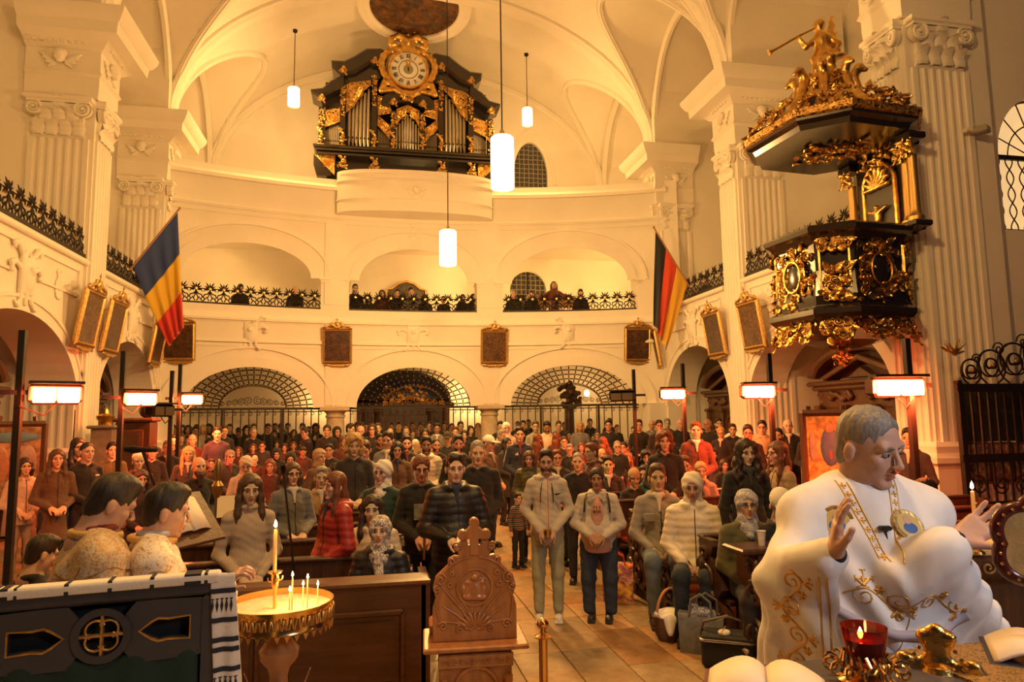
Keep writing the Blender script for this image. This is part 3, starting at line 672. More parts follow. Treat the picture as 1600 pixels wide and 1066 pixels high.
def scrollpanel(tri, seed, r=.012):
    """openwork of gilded spirals inside a convex outline, with a border"""
    rg = random.Random(seed); mb = MB(); A = np.array(tri)
    mb.tube([(p[0], 0, p[1]) for p in tri], r*1.5, 5, closed=True)
    c = A.mean(0)
    for i in range(9):
        w = np.array([rg.random()**.8 for _ in tri]); w /= w.sum(); p = (w@A)*.8+c*.2; R_ = .05+.05*rg.random()
        mb.tube(spiral((p[0], 0, p[1]), R_*1.5, .015, 1.3, 12, rg.uniform(0, 6), flip=rg.choice((-1, 1))), [r*1.2]*12+[r*1.8], 4)
    n = len(tri); sgn = np.sum(A[:, 0]*np.roll(A[:, 1], -1)-np.roll(A[:, 0], -1)*A[:, 1])
    mb.prism(tri if sgn > 0 else tri[::-1], .0, .03, m=1)
    return mb
def fret_mat():
    m, nt, b = _new('pierced_gilding'); v = _coord(nt); vo = nt.nodes.new('ShaderNodeTexVoronoi'); vo.feature = 'SMOOTH_F1'; vo.inputs['Scale'].default_value = 13; nt.links.new(v, vo.inputs['Vector'])
    n = _noise(nt, v, 16, 3, .6, 1.5); c = _ramp(nt, n, [(.40, (.02, .01, .006)), (.47, (.5, .27, .07)), (.6, (.85, .52, .16))]); nt.links.new(c, b.inputs['Base Color'])
    b.inputs['Metallic'].default_value = .9; b.inputs['Roughness'].default_value = .34; _bump(nt, b, n, .9, .03); return m
FRET = fret_mat()
# ---- organ
OY = 21.75; oc = atY(637, 246, OY); OX, OZ = oc.x, oc.z
org = thing('pipe_organ', 'black and gold baroque pipe organ on the upper loft', 'organ', (OX, OY, OZ))
PIPE = pbr('tin_pipe', (.62, .55, .43), .32, .85, noise=.25, nscale=6, stretch=(3, 3, .4))
def oprism(name, poly, d0, d1, m, bev=0, parent=org): mb = MB(); mb.prism(poly, d0, d1, None, bev=bev); return mb.build(name, m, parent, .5)
mb = MB()   # lower case and console wall behind the balcony
mb.box((0, .45, -.55), (5.1, .8, .9)); mb.box((0, .55, 1.2), (5.3, .5, 2.6)); mb.box((0, .5, 2.3), (2.6, .4, 1.4)); mb.build('case', BLACKW, org, 0)
mb = MB()
for a, z, d in ((3.0, 0, .36), (2.95, -.1, .28), (3.05, .08, .42)): mb.box((0, .3-d+.1, z), (2*a-.2, .8, .09), bev=.03)
mb.build('base_cornice', BLACKW, org, .5)
for sg in (-1, 1):
    g = lambda pts: [(sg*x, z) for x, z in (pts if sg > 0 else pts[::-1])]
    o = oprism('crown_cornice', g([(2.0, 2.15), (2.35, 2.0), (2.75, 1.72), (3.05, 1.86), (3.08, 2.0), (2.7, 2.08), (2.45, 2.35), (2.15, 2.52), (2.0, 2.6)]), -.22, .6, BLACKW, .06)
    o = oprism('crown_cornice', g([(.72, 3.05), (1.2, 3.0), (1.7, 2.62), (2.15, 2.5), (2.42, 2.75), (2.45, 3.0), (2.05, 3.02), (1.75, 3.2), (1.35, 3.5), (.9, 3.56), (.62, 3.45)]), -.3, .6, BLACKW, .08)
    oprism('frieze', g([(.75, 2.6), (2.15, 2.3), (2.15, 2.6), (1.7, 2.75), (1.2, 3.1), (.75, 3.1)]), -.1, .5, BLACKW)
    o = oprism('console_bracket', g([(2.35, -.1), (2.95, -.1), (2.95, -.45), (2.85, -.8), (2.4, -.8)]), -.1, .5, BLACKW); mb = scrollpanel(g([(2.3, -.14), (2.92, -.14), (2.3, -.78)]), 5); q = mb.build('gilt_fretwork', [GOLD, FRET], o); q.location = (0, -.13, 0)
    for dx, zt, seed in ((2.73, 1.45, 1), (2.07, 2.45, 2), (1.08, 2.85, 3), (.47, 1.5, 4)):
        mb = MB(); mb.box((sg*dx, .0, zt/2), (.17, .3, zt), bev=.02); p = mb.build('pilaster', BLACKW, org, 0)
        o = link('gilt_herm', carv(.2, .75, 50, n=34, r=.03, d=.12, res=.02), p, (sg*dx, -.14, .42)); 
        mb = MB(); mb.box((sg*dx, -.12, .12), (.2, .18, .24), bev=.03); mb.build('gilt_pedestal', GOLD, p, 0)
        if zt > 1.6: link('gilt_foliage', carv(.14, 1.1, 51, n=70, r=.02, d=.07, k=.015, res=.016), p, (sg*dx, -.14, zt-.75))
        else: link('gilt_foliage', carv(.16, .6, 52, n=40, r=.02, d=.07, k=.015, res=.016), p, (sg*dx, -.14, zt-.35))
        o = link('gilt_finial', carv(.2, .24, 53, n=22, r=.028, d=.07, k=.02, res=.018), p, (sg*dx, -.26, zt+.22))
        if dx < 2.5 and dx > .5: link('gilt_bracket', carv(.22, .4, 54, n=30, r=.03, d=.09, k=.02, res=.018), p, (sg*dx, -.2, -.38))
    # pipe fields: (x range, count, foot height, top heights, radius)
    for xa, xb, n, zt0, zt1, fret in ((2.17, 2.62, 8, 1.25, .72, [(2.16, 1.02), (2.16, 1.5), (2.63, 1.35), (2.63, .8)]), (1.2, 1.94, 6, 2.35, 1.42, [(1.2, 2.62), (1.96, 2.3), (1.96, 1.35), (1.72, 1.6), (1.45, 2.1), (1.2, 2.35)]), (.58, .97, 8, .62, .95, [(.57, .55), (.57, .98), (.97, 1.32), (.97, 1.0)])):
        for i in range(n):
            t = (i+.5)/n; x = xa+(xb-xa)*t; h = zt0+(zt1-zt0)*t; r = (xb-xa)/n*.46
            mb = MB(); mb.lathe([(.012, .16), (r, .5 if n == 6 else .36), (r, .52 if n == 6 else .38), (r, h), (r*.8, h)], (0, 0, 0), 10); mb.box((0, -r, .56 if n == 6 else .42), (r*.9, .01, .06), m=1)
            mb.build('pipe', [PIPE, BLACKW], org, .6, (sg*x, .08, 0))
        mb = scrollpanel([(sg*a, b) for a, b in fret], int(xa*100)); o = mb.build('gilt_fretwork', [GOLD, FRET], org); o.location = (0, -.08, 0)
        link('gilt_plinth', carv(round(abs(xb-xa), 2), .2, 60+n, n=40, r=.02, d=.03, k=.012, res=.016), org, (sg*(xa+xb)/2, -.08, .12))
    mb = scrollpanel([(sg*.5, 1.45), (sg*.95, 1.3), (sg*1.0, 2.0), (sg*.75, 1.95)], 33, .016); o = mb.build('gilt_fretwork', [GOLD, FRET], org); o.location = (0, -.1, 0)
for i in range(9):      # middle field under the round gable
    x = -.36+.72*i/8; h = 1.42-abs(x)*1.1; r = .04; mb = MB(); mb.lathe([(.012, .16), (r, .42), (r, h), (r*.8, h)], (0, 0, 0), 10); mb.box((0, -r, .48), (.035, .01, .05), m=1); mb.build('pipe', [PIPE, BLACKW], org, .6, (x, .02-.06*cos(x*4), 0))
for sg in (-1, 1): mb = scrollpanel([(sg*.36, 1.55), (0, 1.72), (0, 1.5), (sg*.2, 1.35), (sg*.36, 1.0)], 40+sg, .014); o = mb.build('gilt_fretwork', [GOLD, FRET], org); o.location = (0, -.14, 0)
link('gilt_plinth', carv(.72, .2, 77, n=50, r=.02, d=.03, k=.012, res=.016), org, (0, -.1, .12))
top = [(x, 1.75+.38*max(0, 1-(x/.85)**2)**.8) for x in np.linspace(-.85, .85, 15)]
oprism('gable_cornice', [(-.85, 1.62), (-.62, 1.6), (-.3, 1.74), (0, 1.8), (.3, 1.74), (.62, 1.6), (.85, 1.62)]+[(x, z+.1) for x, z in top[::-1]], -.28, .4, BLACKW, .02)
link('gilt_finial', carv(.4, .22, 78, n=14, r=.05, d=.09), org, (0, -.34, 1.86))
# clock over the organ
clk = thing('organ_clock', 'round white clock with roman numerals in a gilded surround crowning the organ', 'clock', (OX, OY-.3, OZ+2.86))
mb = MB(); mb.lathe([(0, 0), (.6, 0), (.6, .1)], (0, 0, 0), 40, axis='y'); o = mb.build('dial', pbr('clock_enamel', (.78, .74, .66), .4), clk); o.scale = (1, -1, 1); 
mb = MB(); mb.lathe([(.57, -.02), (.6, .05), (.66, .06), (.68, 0), (.68, -.12)], (0, 0, 0), 40, axis='y', caps=False); mb.build('bezel', GOLD, clk)
mb = MB(); mb.lathe([(.3, .015), (.31, .02), (.32, .015)], (0, 0, 0), 40, axis='y', caps=False); mb.build('chapter_ring', BLACKW, clk)
mb = MB(); mb.lathe([(0, .03), (.16, .02), (.16, .0)], (0, 0, 0), 24, axis='y'); mb.build('centre_disc', pbr('clock_centre', (.25, .27, .22), .5), clk)
NUM = ['XII', 'I', 'II', 'III', 'IIII', 'V', 'VI', 'VII', 'VIII', 'IX', 'X', 'XI']
for h, t in enumerate(NUM):
    mb = MB(); wd = {'I': .035, 'V': .075, 'X': .08}; W = sum(wd[c] for c in t); x = -W/2
    for c in t:
        xc = x+wd[c]/2
        for a, b in {'I': [((0, -.075), (0, .075))], 'V': [((-.03, .075), (0, -.075)), ((.03, .075), (0, -.075))], 'X': [((-.03, .075), (.03, -.075)), ((.03, .075), (-.03, -.075))]}[c]: mb.tube([(xc+a[0], 0, a[1]), (xc+b[0], 0, b[1])], .011, 4)
        x += wd[c]
    o = mb.build('numeral', BLACKW, clk, 0); an = -2*pi*h/12; o.location = (.46*sin(-an), -.025, .46*cos(an)); o.rotation_euler = (0, -an, 0)
for L, an in ((.42, radians(12)), (.3, radians(-14))):
    mb = MB(); mb.prism([(-.03, -.1), (.03, -.1), (.022, L*.6), (.05, L*.75), (0, L), (-.05, L*.75), (-.022, L*.6)], -.04, -.03); o = mb.build('clock_hand', GOLD, clk, 0); o.rotation_euler = (0, an, 0)
s = SD(.06)
for i in range(26):
    a = 2*pi*i/26; R_ = .78+.06*sin(3*a); s.ell((R_*cos(a)*1.08, .02, R_*sin(a)*.98), (.13, .08, .13))
s.path([(-.75, 0, -.5), (-.85, -.05, -.8), (-.5, -.05, -.75)], [.12, .1, .08]).path([(.75, 0, -.5), (.85, -.05, -.8), (.5, -.05, -.75)], [.12, .1, .08])
for g in (-1, 1): s.path([(0, 0, .95), (g*.3, -.06, 1.1), (g*.55, -.05, .98), (g*.58, -.05, .8), (g*.42, -.05, .82)], [.12, .11, .1, .08, .05])
s.ell((0, 0, .95), (.3, .1, .22)); link('gilded_surround', fastmesh('gilded_surround', *s.mesh(.035), GOLD), clk)
mb = MB()     # rayed monogram with cross on top
for x in (-.2, -.12): mb.tube([(x, 0, 1.28), (x, 0, 1.56)], .014, 4)
mb.tube([(-.2, 0, 1.42), (-.12, 0, 1.42)], .012, 4); mb.tube([(-.0, 0, 1.26), (0, 0, 1.76)], .016, 4); mb.tube([(-.08, 0, 1.64), (.08, 0, 1.64)], .014, 4); mb.tube([(-.04, 0, 1.42), (.06, 0, 1.42)], .012, 4); mb.tube([(.08, 0, 1.26), (.08, 0, 1.5)], .014, 4)
mb.tube([(.24, 0, 1.52), (.18, 0, 1.56), (.16, 0, 1.5), (.22, 0, 1.42), (.24, 0, 1.34), (.18, 0, 1.28), (.14, 0, 1.32)], .014, 4); mb.ball((0, 0, 1.2), (.07, .05, .08)); mb.build('monogram', GOLD, clk, 1.)
# ---- gallery railings: a rail and a row of spiky iron flowers
def rail_unit():
    mb = MB()
    for i in range(7):
        a = pi*(.02+.96*i/6); L = .17 if i % 2 else .22; mb.tube([(.04*cos(a), 0, .36+.04*sin(a)), (L*.6*cos(a), 0, .36+L*.6*sin(a)), (L*cos(a), -.01, .36+L*sin(a))], [.018, .022, .004], 4)
    for g in (-1, 1):
        mb.tube([(0, 0, .3), (g*.06, 0, .22), (g*.14, 0, .2), (g*.17, 0, .13), (g*.12, 0, .08), (g*.07, 0, .12), (g*.1, 0, .15)], [.018]*6+[.008], 4)
        mb.tube([(g*.02, 0, .02), (g*.06, 0, .1), (g*.02, 0, .2), (0, 0, .34)], .016, 4); mb.tube([(g*.17, 0, .0), (g*.13, 0, .08)], .016, 4)
        mb.tube([(g*.05, 0, .33), (g*.13, 0, .34), (g*.17, -.01, .27)], [.014, .02, .004], 4)
    return mb.mesh('iron_flower', IRON, 1.), MB().lathe([(0, .05), (.035, .045), (.055, .01), (.05, 0)], (0, 0, 0), 8, axis='y').mesh('gilt_rosette', GOLD)
RU, RG = rail_unit()
def railing(label, path, normal=None, step=.37):
    p0, p1 = Vector(path[0]), Vector(path[-1]); L = sum((Vector(b)-Vector(a)).length for a, b in zip(path[:-1], path[1:])); n = max(2, round(L/step))
    t = thing('gallery_railing', label, 'railing', p0, 0, 'wrought iron gallery railings'); mb = MB()
    for z in (0, .0): pass
    mb.sweep([Vector(p)-p0+Vector((0, 0, -.02)) for p in path], Vector((0, 0, 1)), [(-.03, -.05), (.06, -.05), (.06, .05), (-.03, .05)]); mb.build('base_rail', IRON, t, 0)
    for i in range(n):
        d = (i+.5)/n*L; 
        for a, b in zip(path[:-1], path[1:]):
            l = (Vector(b)-Vector(a)).length
            if d <= l: q = Vector(a).lerp(Vector(b), d/l); dr = Vector(b)-Vector(a); break
            d -= l
        o = link('iron_flower', RU, t, q-p0+Vector((0, 0, .04))); o.rotation_euler = (0, 0, atan2(dr.y, dr.x)); link('gilt_rosette', RG, o, (0, -.03, .36))
def bpath(a, b, n=8): return [(a+(b-a)*i/n, YB(a+(b-a)*i/n)+.12, ZR+.02) for i in range(n+1)]
railing('black iron gallery railing in the left upper arch, beside the blue flag', bpath(-5.42, -1.62)); railing('black iron gallery railing below the framed gallery painting', bpath(-.78, 3.12)); railing('black iron gallery railing in front of the red-robed statue', bpath(3.95, 7.98))
railing('iron gallery railing on the left, nearest the camera', [(XL, 14.7, ZR+.02), (XL, 10.1, ZR+.02)]); railing('iron gallery railing behind the blue yellow red flag pole', [(XL, 19.45, ZR+.02), (XL, 15.7, ZR+.02)])
railing('iron gallery railing ending behind the pulpit', [(XR, 10.2, ZR+.02), (XR, 14.65, ZR+.02)]); railing('iron gallery railing beside the black red gold flag', [(XR, 15.65, ZR+.02), (XR, 19.45, ZR+.02)])
# ---- iron grilles in the lower arches
def grille(o, k, label):
    xm, hw = (o[0]+o[1])/2, (o[1]-o[0])/2; y = YB(xm)+.32; t = thing('iron_grille', label, 'grille', (xm, y, 0), 0, 'iron grilles closing the lower arches')
    rz = -atan2(.057*(xm-1.2), 1)*.55; t.rotation_euler = (0, 0, -atan2(.057*(xm-1.2), 1))
    mb = MB(); mb.box((0, 0, 1.4), (.03, .03, 2.0)); bar = mb.mesh('bar', IRON, 0); mb = MB(); mb.tube(spiral((0, 0, 0), .07, .02, 1.1, 10, pi/2), .009, 4); sc = mb.mesh('scroll', IRON, 1.)
    nb = 18
    for i in range(nb): x = -hw+2*hw*(i+.5)/nb; b = link('bar', bar, t, (x, 0, 0)); link('scroll', sc, b, (.05, 0, 2.28))
    mb = MB(); mb.box((0, 0, 2.42), (2*hw, .06, .07)); mb.box((0, 0, .42), (2*hw, .05, .06)); mb.box((0, 0, 2.33), (2*hw, .04, .03)); mb.build('cross_rail', IRON, t, 0)
    for x in (-hw*.42, hw*.42): mb = MB(); mb.box((x, 0, 1.25), (.07, .07, 2.4)); mb.build('post', IRON, t, 0)
    A = lambda r, a: (hw*r*cos(a), 0, 2.46+1.46*r*sin(a)*(.96))
    knots = MB()
    def inner(a): return .42+.12*abs(cos(a))**2
    for i in range(23):
        a = pi*(i+.5)/23; mb = MB(); r0 = .47; mb.tube([A(r0+(.985-r0)*q/6, a+.0) for q in range(7)], .017, 4); mb.build('radial_bar', IRON, t, 1)
    for r in (.47, .57, .67, .77, .87):
        mb = MB(); mb.tube([A(r, pi*i/40) for i in range(41)], .016, 4); mb.build('arc_bar', IRON, t, 1)
        for i in range(23): knots.ball((A(r, pi*(i+.5)/23)[0], -.025, A(r, pi*(i+.5)/23)[2]), .022, 5, 4)
    tag(knots.build('gilt_knots', GOLDF, t), kind='stuff')
    mb = MB()
    for i in range(5):
        for g in (-1, 1): x = g*(.12+i*.16)*hw*.55; R_ = .13*(1-i*.12); mb.tube(spiral((x, 0, 2.46+R_*1.3+.02), R_, .02, 1.7, 18, g*pi/2, flip=g), .009, 4)
    mb.tube(arc((0, 0, 2.46), hw*.46, 0, pi, 20, rz=.62), .012, 4); mb.build('scrollwork', IRON if k != 1 else GOLDF, t, 1.)
grille(LOW[0], 0, 'black iron fan grille in the lower arch behind the left crowd'); grille(LOW[1], 1, 'iron fan grille in front of the dark wooden portal'); grille(LOW[2], 2, 'black iron fan grille with a dark wreath, lower right arch')
# dark carved wreath tree behind the right grille
s = SD(.05); rg = random.Random(4)
for i in range(46): a = rg.uniform(0, 2*pi); r = .42*sqrt(rg.random()); s.ell((r*cos(a), rg.uniform(-.1, .1), 2.75+r*sin(a)*1.1), rg.uniform(.06, .1))
s.cap((0, .1, .0), (0, .1, 2.4), .2, .16); wm = fastmesh('statue', *s.mesh(.035), DARKW); p = atY(893, 640, 22.2); wr = thing('wreathed_statue', 'dark wreath-topped wooden statue behind the right iron grille', 'statue', (p.x, 22.4, 0)); link('carved_body', wm, wr); mb = MB(); mb.box((0, .1, .25), (.8, .6, .5), bev=.04); mb.build('plinth', DARKW, wr, 0)
# wooden portal behind the middle grille
p = atY(632, 640, 23.6); po = thing('wooden_portal', 'large dark carved wooden portal behind the middle grille', 'door', (p.x, 24.3, 0))
mb = MB(); mb.box((0, .1, 1.5), (3.2, .4, 3.0), bev=.03); mb.box((0, -.02, 2.55), (3.5, .5, .18), bev=.05); mb.build('frame', DARKW, po, .5)
for x in (-1.4, -.9, .9, 1.4): mb = MB(); mb.lathe([(.14, 0), (.14, .3), (.1, .36), (.09, 1.2), (.08, 2.2), (.13, 2.35), (.14, 2.45)], (x, -.18, 0), 12); mb.build('half_column', DARKW, po)
mb = MB(); mb.prism(archpoly(3.3, 2.7, 3.75, 2.64), -.25, .2, None, bev=.08); mb.build('gable', BLACKW, po, .5)
for x in (-.42, .42):
    mb = MB(); mb.box((x, -.14, 1.1), (.8, .08, 2.2), bev=.02); d = mb.build('door_leaf', DARKW, po, 0)
    for z in (.6, 1.6): mb = MB(); mb.box((x, -.2, z), (.55, .04, .7), bev=.02); mb.build('panel', CONFW, d, 0)
link('gilt_carving', carv(1.6, .5, 91, n=34, r=.05, d=.08), po, (0, -.3, 2.95))
# ---- framed station pictures with gilt crests
CANV = [paint_mat('old_oil_%d' % i, c, 4.5, i*3.1, .35) for i, c in enumerate(([(.012, .008, .006), (.06, .028, .012), (.12, .055, .02), (.045, .028, .02), (.17, .09, .035)], [(.015, .009, .007), (.08, .04, .015), (.05, .02, .012), (.14, .06, .03), (.10, .06, .035)], [(.02, .012, .008), (.10, .05, .02), (.16, .08, .03), (.06, .03, .015), (.2, .11, .05)]))]
def picture_meshes():
    fr = MB(); W, H = .9, 1.08; P = [(-W/2, -H/2), (W/2, -H/2), (W/2, H/2), (-W/2, H/2)]; prof = [(0, 0), (.03, .02), (.045, .05), (.03, .075), (.012, .085)]; n = len(prof); V = []
    for x, z in P:
        for y, i in prof: V.append((x-np.sign(x)*i, -y, z-np.sign(z)*i))
    fr.add(V, [(a*n+j, ((a+1) % 4)*n+j, ((a+1) % 4)*n+j+1, a*n+j+1) for a in range(4) for j in range(n-1)]); fr.box((0, .02, 0), (W, .04, H))
    s = SD(.02)
    for g in (-1, 1): s.path([(g*.03, -.02, .58), (g*.16, -.02, .66), (g*.26, -.02, .62), (g*.36, -.02, .6), (g*.44, -.02, .57)], [.04, .035, .03, .035, .02]); s.path([(g*.1, -.02, .66), (g*.13, -.02, .73), (g*.06, -.02, .76)], [.03, .025, .012])
    s.ell((0, -.03, .68), (.07, .04, .08)).cap((0, -.02, .74), (0, -.02, .88), .014).cap((-.05, -.02, .83), (.05, -.02, .83), .012); s.cap((-.42, -.02, .55), (.42, -.02, .55), .02)
    b = SD(.02); b.cap((-.38, -.02, -.56), (.38, -.02, -.56), .018)
    for g in (-1, 1): b.path([(g*.03, -.02, -.6), (g*.15, -.02, -.61), (g*.28, -.02, -.57), (g*.36, -.02, -.59)], [.035, .03, .025, .02])
    cv = MB(); cv.box((0, -.012, 0), (W-.14, .01, H-.14))
    return fr.mesh('frame', GOLDF), fastmesh('crest', *s.mesh(.016), GOLDF), fastmesh('apron', *b.mesh(.016), GOLDF), [cv.mesh('canvas', m, 0) for m in CANV]
PF, PC, PA, PV = picture_meshes()
def picture(label, loc, rz, tilt, k, sc=1.):
    t = thing('station_picture', label, 'painting', loc, 0, 'gilt-framed station pictures', scale=sc); t.rotation_euler = (tilt, 0, rz)
    link('frame', PF, t); link('canvas', PV[k % 3], t); link('crest', PC, t); link('apron', PA, t)
for u, k, lb in ((290, 0, 'gilt-framed dark picture behind the red end of the flag'), (526, 1, 'gilt-framed dark picture above the left stone column'), (775, 2, 'gilt-framed dark picture above the right stone column'), (981, 1, 'gilt-framed dark picture on the back wall beside the right corner')):
    p = atY(u, 540, 20.5); picture(lb, (p.x, YB(p.x)-.16, 4.24), atan2(.057*(p.x-1.2), 1)*-.0-.0, radians(6), k, (.96, 1, .96))
for X, s, y, k, lb in ((XL, -1, 14.45, 2, 'gilt-framed picture tilted from the left wall, nearest the camera'), (XL, -1, 15.72, 0, 'gilt-framed picture on the left wall, second from the camera'), (XL, -1, 18.75, 1, 'narrow-looking gilt picture on the left wall half behind the flag'),
                       (XR, 1, 14.1, 2, 'gilt-framed picture tilted from the right wall, just left of the pulpit'), (XR, 1, 15.85, 1, 'gilt-framed picture on the right wall above the middle chapel arch'), (XR, 1, 19.8, 0, 'gilt-framed picture partly behind the black red gold flag')):
    picture(lb, (X-s*.28, y, 4.1), -s*pi/2, radians(9), k, 1.02)
# ---- flags hanging from slanting poles
def flag(label, base, tip, length, cols, orient, name, drop_end):
    base, tip = Vector(base), Vector(tip); t = thing(name, label, 'flag', base); mb = MB(); d = tip-base
    mb.tube([-d*.12, d*1.02], .022, 8); mb.build('pole', pbr('flag_pole', (.35, .16, .06), .45), t); mb = MB(); mb.ball(d*1.03, .035); mb.build('pole_knob', GOLD, t)
    ns, nt_ = 36, 60; E0, E1 = Vector(drop_end[0])-base, Vector(drop_end[1])-base
    V = []
    for j in range(nt_+1):
        f = j/nt_; gth = min(1, f*1.15)**.8
        for i in range(ns+1):
            s_ = i/ns; h = d*(.1+.88*s_); e = E0.lerp(E1, s_); p = h.lerp(e, f); p.z = h.z+(e.z-h.z)*(f**.92)
            nrm = Vector((d.y, -d.x, 0)).normalized(); w = .075*gth*sin(s_*21+f*1.5)+.04*gth*sin(s_*9-f*3+1); p = p+nrm*w
            V.append(tuple(p))
    n1 = ns+1; parts = []
    for c in range(3):
        b = MB(); F = []
        for j in range(nt_):
            for i in range(ns):
                q = (i/ns if orient == 's' else j/nt_); lo, hi = c/3, (c+1)/3
                if lo-1e-6 <= q < hi-1e-6: F.append((j*n1+i, j*n1+i+1, (j+1)*n1+i+1, (j+1)*n1+i))
        used = sorted({k for f in F for k in f}); mp_ = {k: i for i, k in enumerate(used)}; b.add([V[k] for k in used], [tuple(mp_[k] for k in f) for f in F])
        o = b.build('stripe', pbr('flag_%s_%d' % (name, c), cols[c], .75, sheen=.3, bump=.1, bscale=200), t, 3.1)
        md = o.modifiers.new('cloth_thickness', 'SOLIDIFY'); md.thickness = .006
Ya = atX(207, 418, XL+.05); tipL = atD(278, 330, 18.0)
tipL = atX(279, 328, -4.75); e0 = atX(258, 535, -5.0); e1 = atX(284, 500, -4.78)
flag('blue yellow and red striped flag hanging on the left', (XL-.05, Ya.y, ZR+.25), tipL, 2.4, [(.012, .035, .17), (.68, .42, .03), (.62, .035, .02)], 't', 'tricolour_flag', (atX(264, 542, -5.15), atX(287, 512, -4.8)))
Yb = atX(1074, 434, XR-.05); tipR = atX(1023, 358, 7.75)
flag('black red and gold striped flag hanging on the right', (XR+.05, Yb.y, ZR+.25), tipR, 2.4, [(.66, .36, .03), (.6, .05, .02), (.008, .008, .01)], 's', 'striped_flag', (atX(1041, 548, 8.05), atX(1021, 505, 7.8)))
# ---- pendant lamps
def pendant_mats():
    m, nt, b = _new('lamp_glass'); b.inputs['Base Color'].default_value = (.95, .9, .8, 1); b.inputs['Roughness'].default_value = .3
    b.inputs['Emission Color'].default_value = (1, .6, .25, 1); b.inputs['Emission Strength'].default_value = 18; return m
LG = pendant_mats()
def pendant(label, c, r, h, top, power, group='cylindrical pendant lamps'):
    t = thing('pendant_lamp', label, 'lamp', (c[0], c[1], c[2]-h/2), 0, group)
    mb = MB(); mb.lathe([(r*.9, 0), (r, .02), (r, h-.02), (r*.9, h), (r*.3, h)], (0, 0, 0), 24); mb.build('glass_shade', LG, t)
    mb = MB(); mb.lathe([(r*.3, h), (r*.35, h+.03), (r*.2, h+.1), (.02, h+.14)], (0, 0, 0), 16); mb.build('metal_cap', GOLDF, t); mb = MB(); mb.lathe([(.0, -.03), (.05, -.02), (r*.85, -.005), (r*.9, 0.01)], (0, 0, 0), 16); mb.build('bottom_cap', GOLDF, t)
    mb = MB(); mb.tube([(0, 0, h+.12), (0, 0, top-c[2]+h/2)], .012, 5); mb.build('suspension_rod', IRON, t); mb = MB(); mb.lathe([(.02, -.1), (.07, -.06), (.07, 0)], (0, 0, top-c[2]+h/2), 10); mb.build('ceiling_rose', IRON, t)
    l = point('pendant_light', (c[0], c[1], c[2]-h/2-.1), power, AMBER, r); l.parent = t; l.location = (0, 0, -.15); l['label'] = 'light of the pendant lamp'
PW = 900
pendant('large glowing cylinder lamp hanging nearest the camera', atY(785, 255, 10.4), .185, .85, 15.0, PW); pendant('glowing cylinder lamp hanging before the middle gallery arch', atY(700, 388, 15.2), .19, .8, 15.0, PW)
pendant('small glowing lamp hanging high left of the organ', atY(459, 152, 20.4), .17, .55, atY(463, 47, 20.4).z, PW*.42); pendant('small glowing lamp hanging high right of the organ', atY(824, 183, 20.4), .16, .55, atY(822, 84, 20.4).z, PW*.42)
pendant('cylinder lamp of the same row hanging above the choir steps', (1.1, 3.6, 8.4), .185, .85, 15.0, PW*1.25); pendant('cylinder lamp of the same row hanging over the choir', (1.1, -1.6, 8.4), .185, .85, 15.0, PW*.5)  # two unseen pendants, added to brighten the near walls and front rows
# ---- heaters on posts
HOT = emission('glowing_heater_element', (1.0, .22, .045), 40)
def heater(label, u, v, upost, vtop, D, lit=True, w=.55, yaw=0., power=600, vb=None):
    p = atD(upost, v, D); ztop = atD(upost, vtop, D).z; q = atD(u, v, D)
    t = thing('heater_stand', label, 'heater', (p.x, p.y, 0), 0, 'infrared heaters on black posts')
    mb = MB(); mb.box((0, 0, ztop/2), (.065, .065, ztop)); mb.build('post', STEEL, t, 0); mb = MB(); mb.box((0, 0, .03), (.6, .6, .06), bev=.02); mb.build('foot_plate', STEEL, t, 0)
    s = 1 if q.x > p.x else -1; z = q.z; cx = (q-Vector((p.x, p.y, z))).length*s
    h = link('heater_head', None, t, (0, 0, z)); h.rotation_euler = (0, 0, yaw)
    mb = MB(); mb.box((cx*.5-s*.1, .0, .03), (abs(cx)+.3, .05, .05)); mb.build('arm', STEEL, h, 0)
    mb = MB(); mb.box((cx, .02, .02), (w*1.12, .16, .25), bev=.05); mb.box((cx, -.06, .14), (w*1.12, .16, .03)); mb.build('housing', STEEL, h, .5)
    for k in (-1, 1):
        mb = MB(); mb.box((cx+k*w*.25, -.07, 0), (w*.44, .04, .165), bev=.01); mb.build('element', HOT if lit else pbr('cold_element', (.12, .09, .07), .35, .6), h, 0)
    mb = MB(); mb.tube([(cx, 0, -.1), (cx-s*.1, 0, -.22), (0, -.04, -.12)], .01, 5); mb.build('cable', STEEL, h)
    h.rotation_euler = (0, 0, yaw)
    if lit:
        l = bpy.data.lights.new('heater_light', 'AREA'); l.shape = 'RECTANGLE'; l.size = w; l.size_y = .2; l.energy = power; l.color = (1, .12, .03)
        lo = bpy.data.objects.new('heater_light', l); COL.objects.link(lo); lo.parent = h; lo.location = (cx, -.12, 0); lo.rotation_euler = (radians(68), 0, 0)
heater('glowing red heater on the black post at the far left', 78, 617, 30, 515, 7.4, True, .46, radians(28), 150); heater('glowing red heater on a post before the left confessional', 216, 624, 190, 548, 10.2, True, .42, radians(30), 300); heater('small glowing heater in front of the left grille', 298, 625, 280, 569, 13.6, True, .36, radians(25))
heater('unlit black heater on a post left of the grille', 248, 643, 267, 579, 12.6, False, .45, radians(60)); heater('unlit heater on the post at the right grille', 972, 620, 991, 577, 15.2, False, .5, radians(-25))
heater('small glowing heater before the right confessional', 1051, 617, 1068, 568, 13.8, True, .45, radians(-12)); heater('glowing heater on the post below the right wall picture', 1184, 613, 1204, 552, 10.6, True, .46, radians(-12)); heater('glowing red heater above the priest on the right', 1400, 607, 1421, 528, 7.8, True, .56, radians(-8))

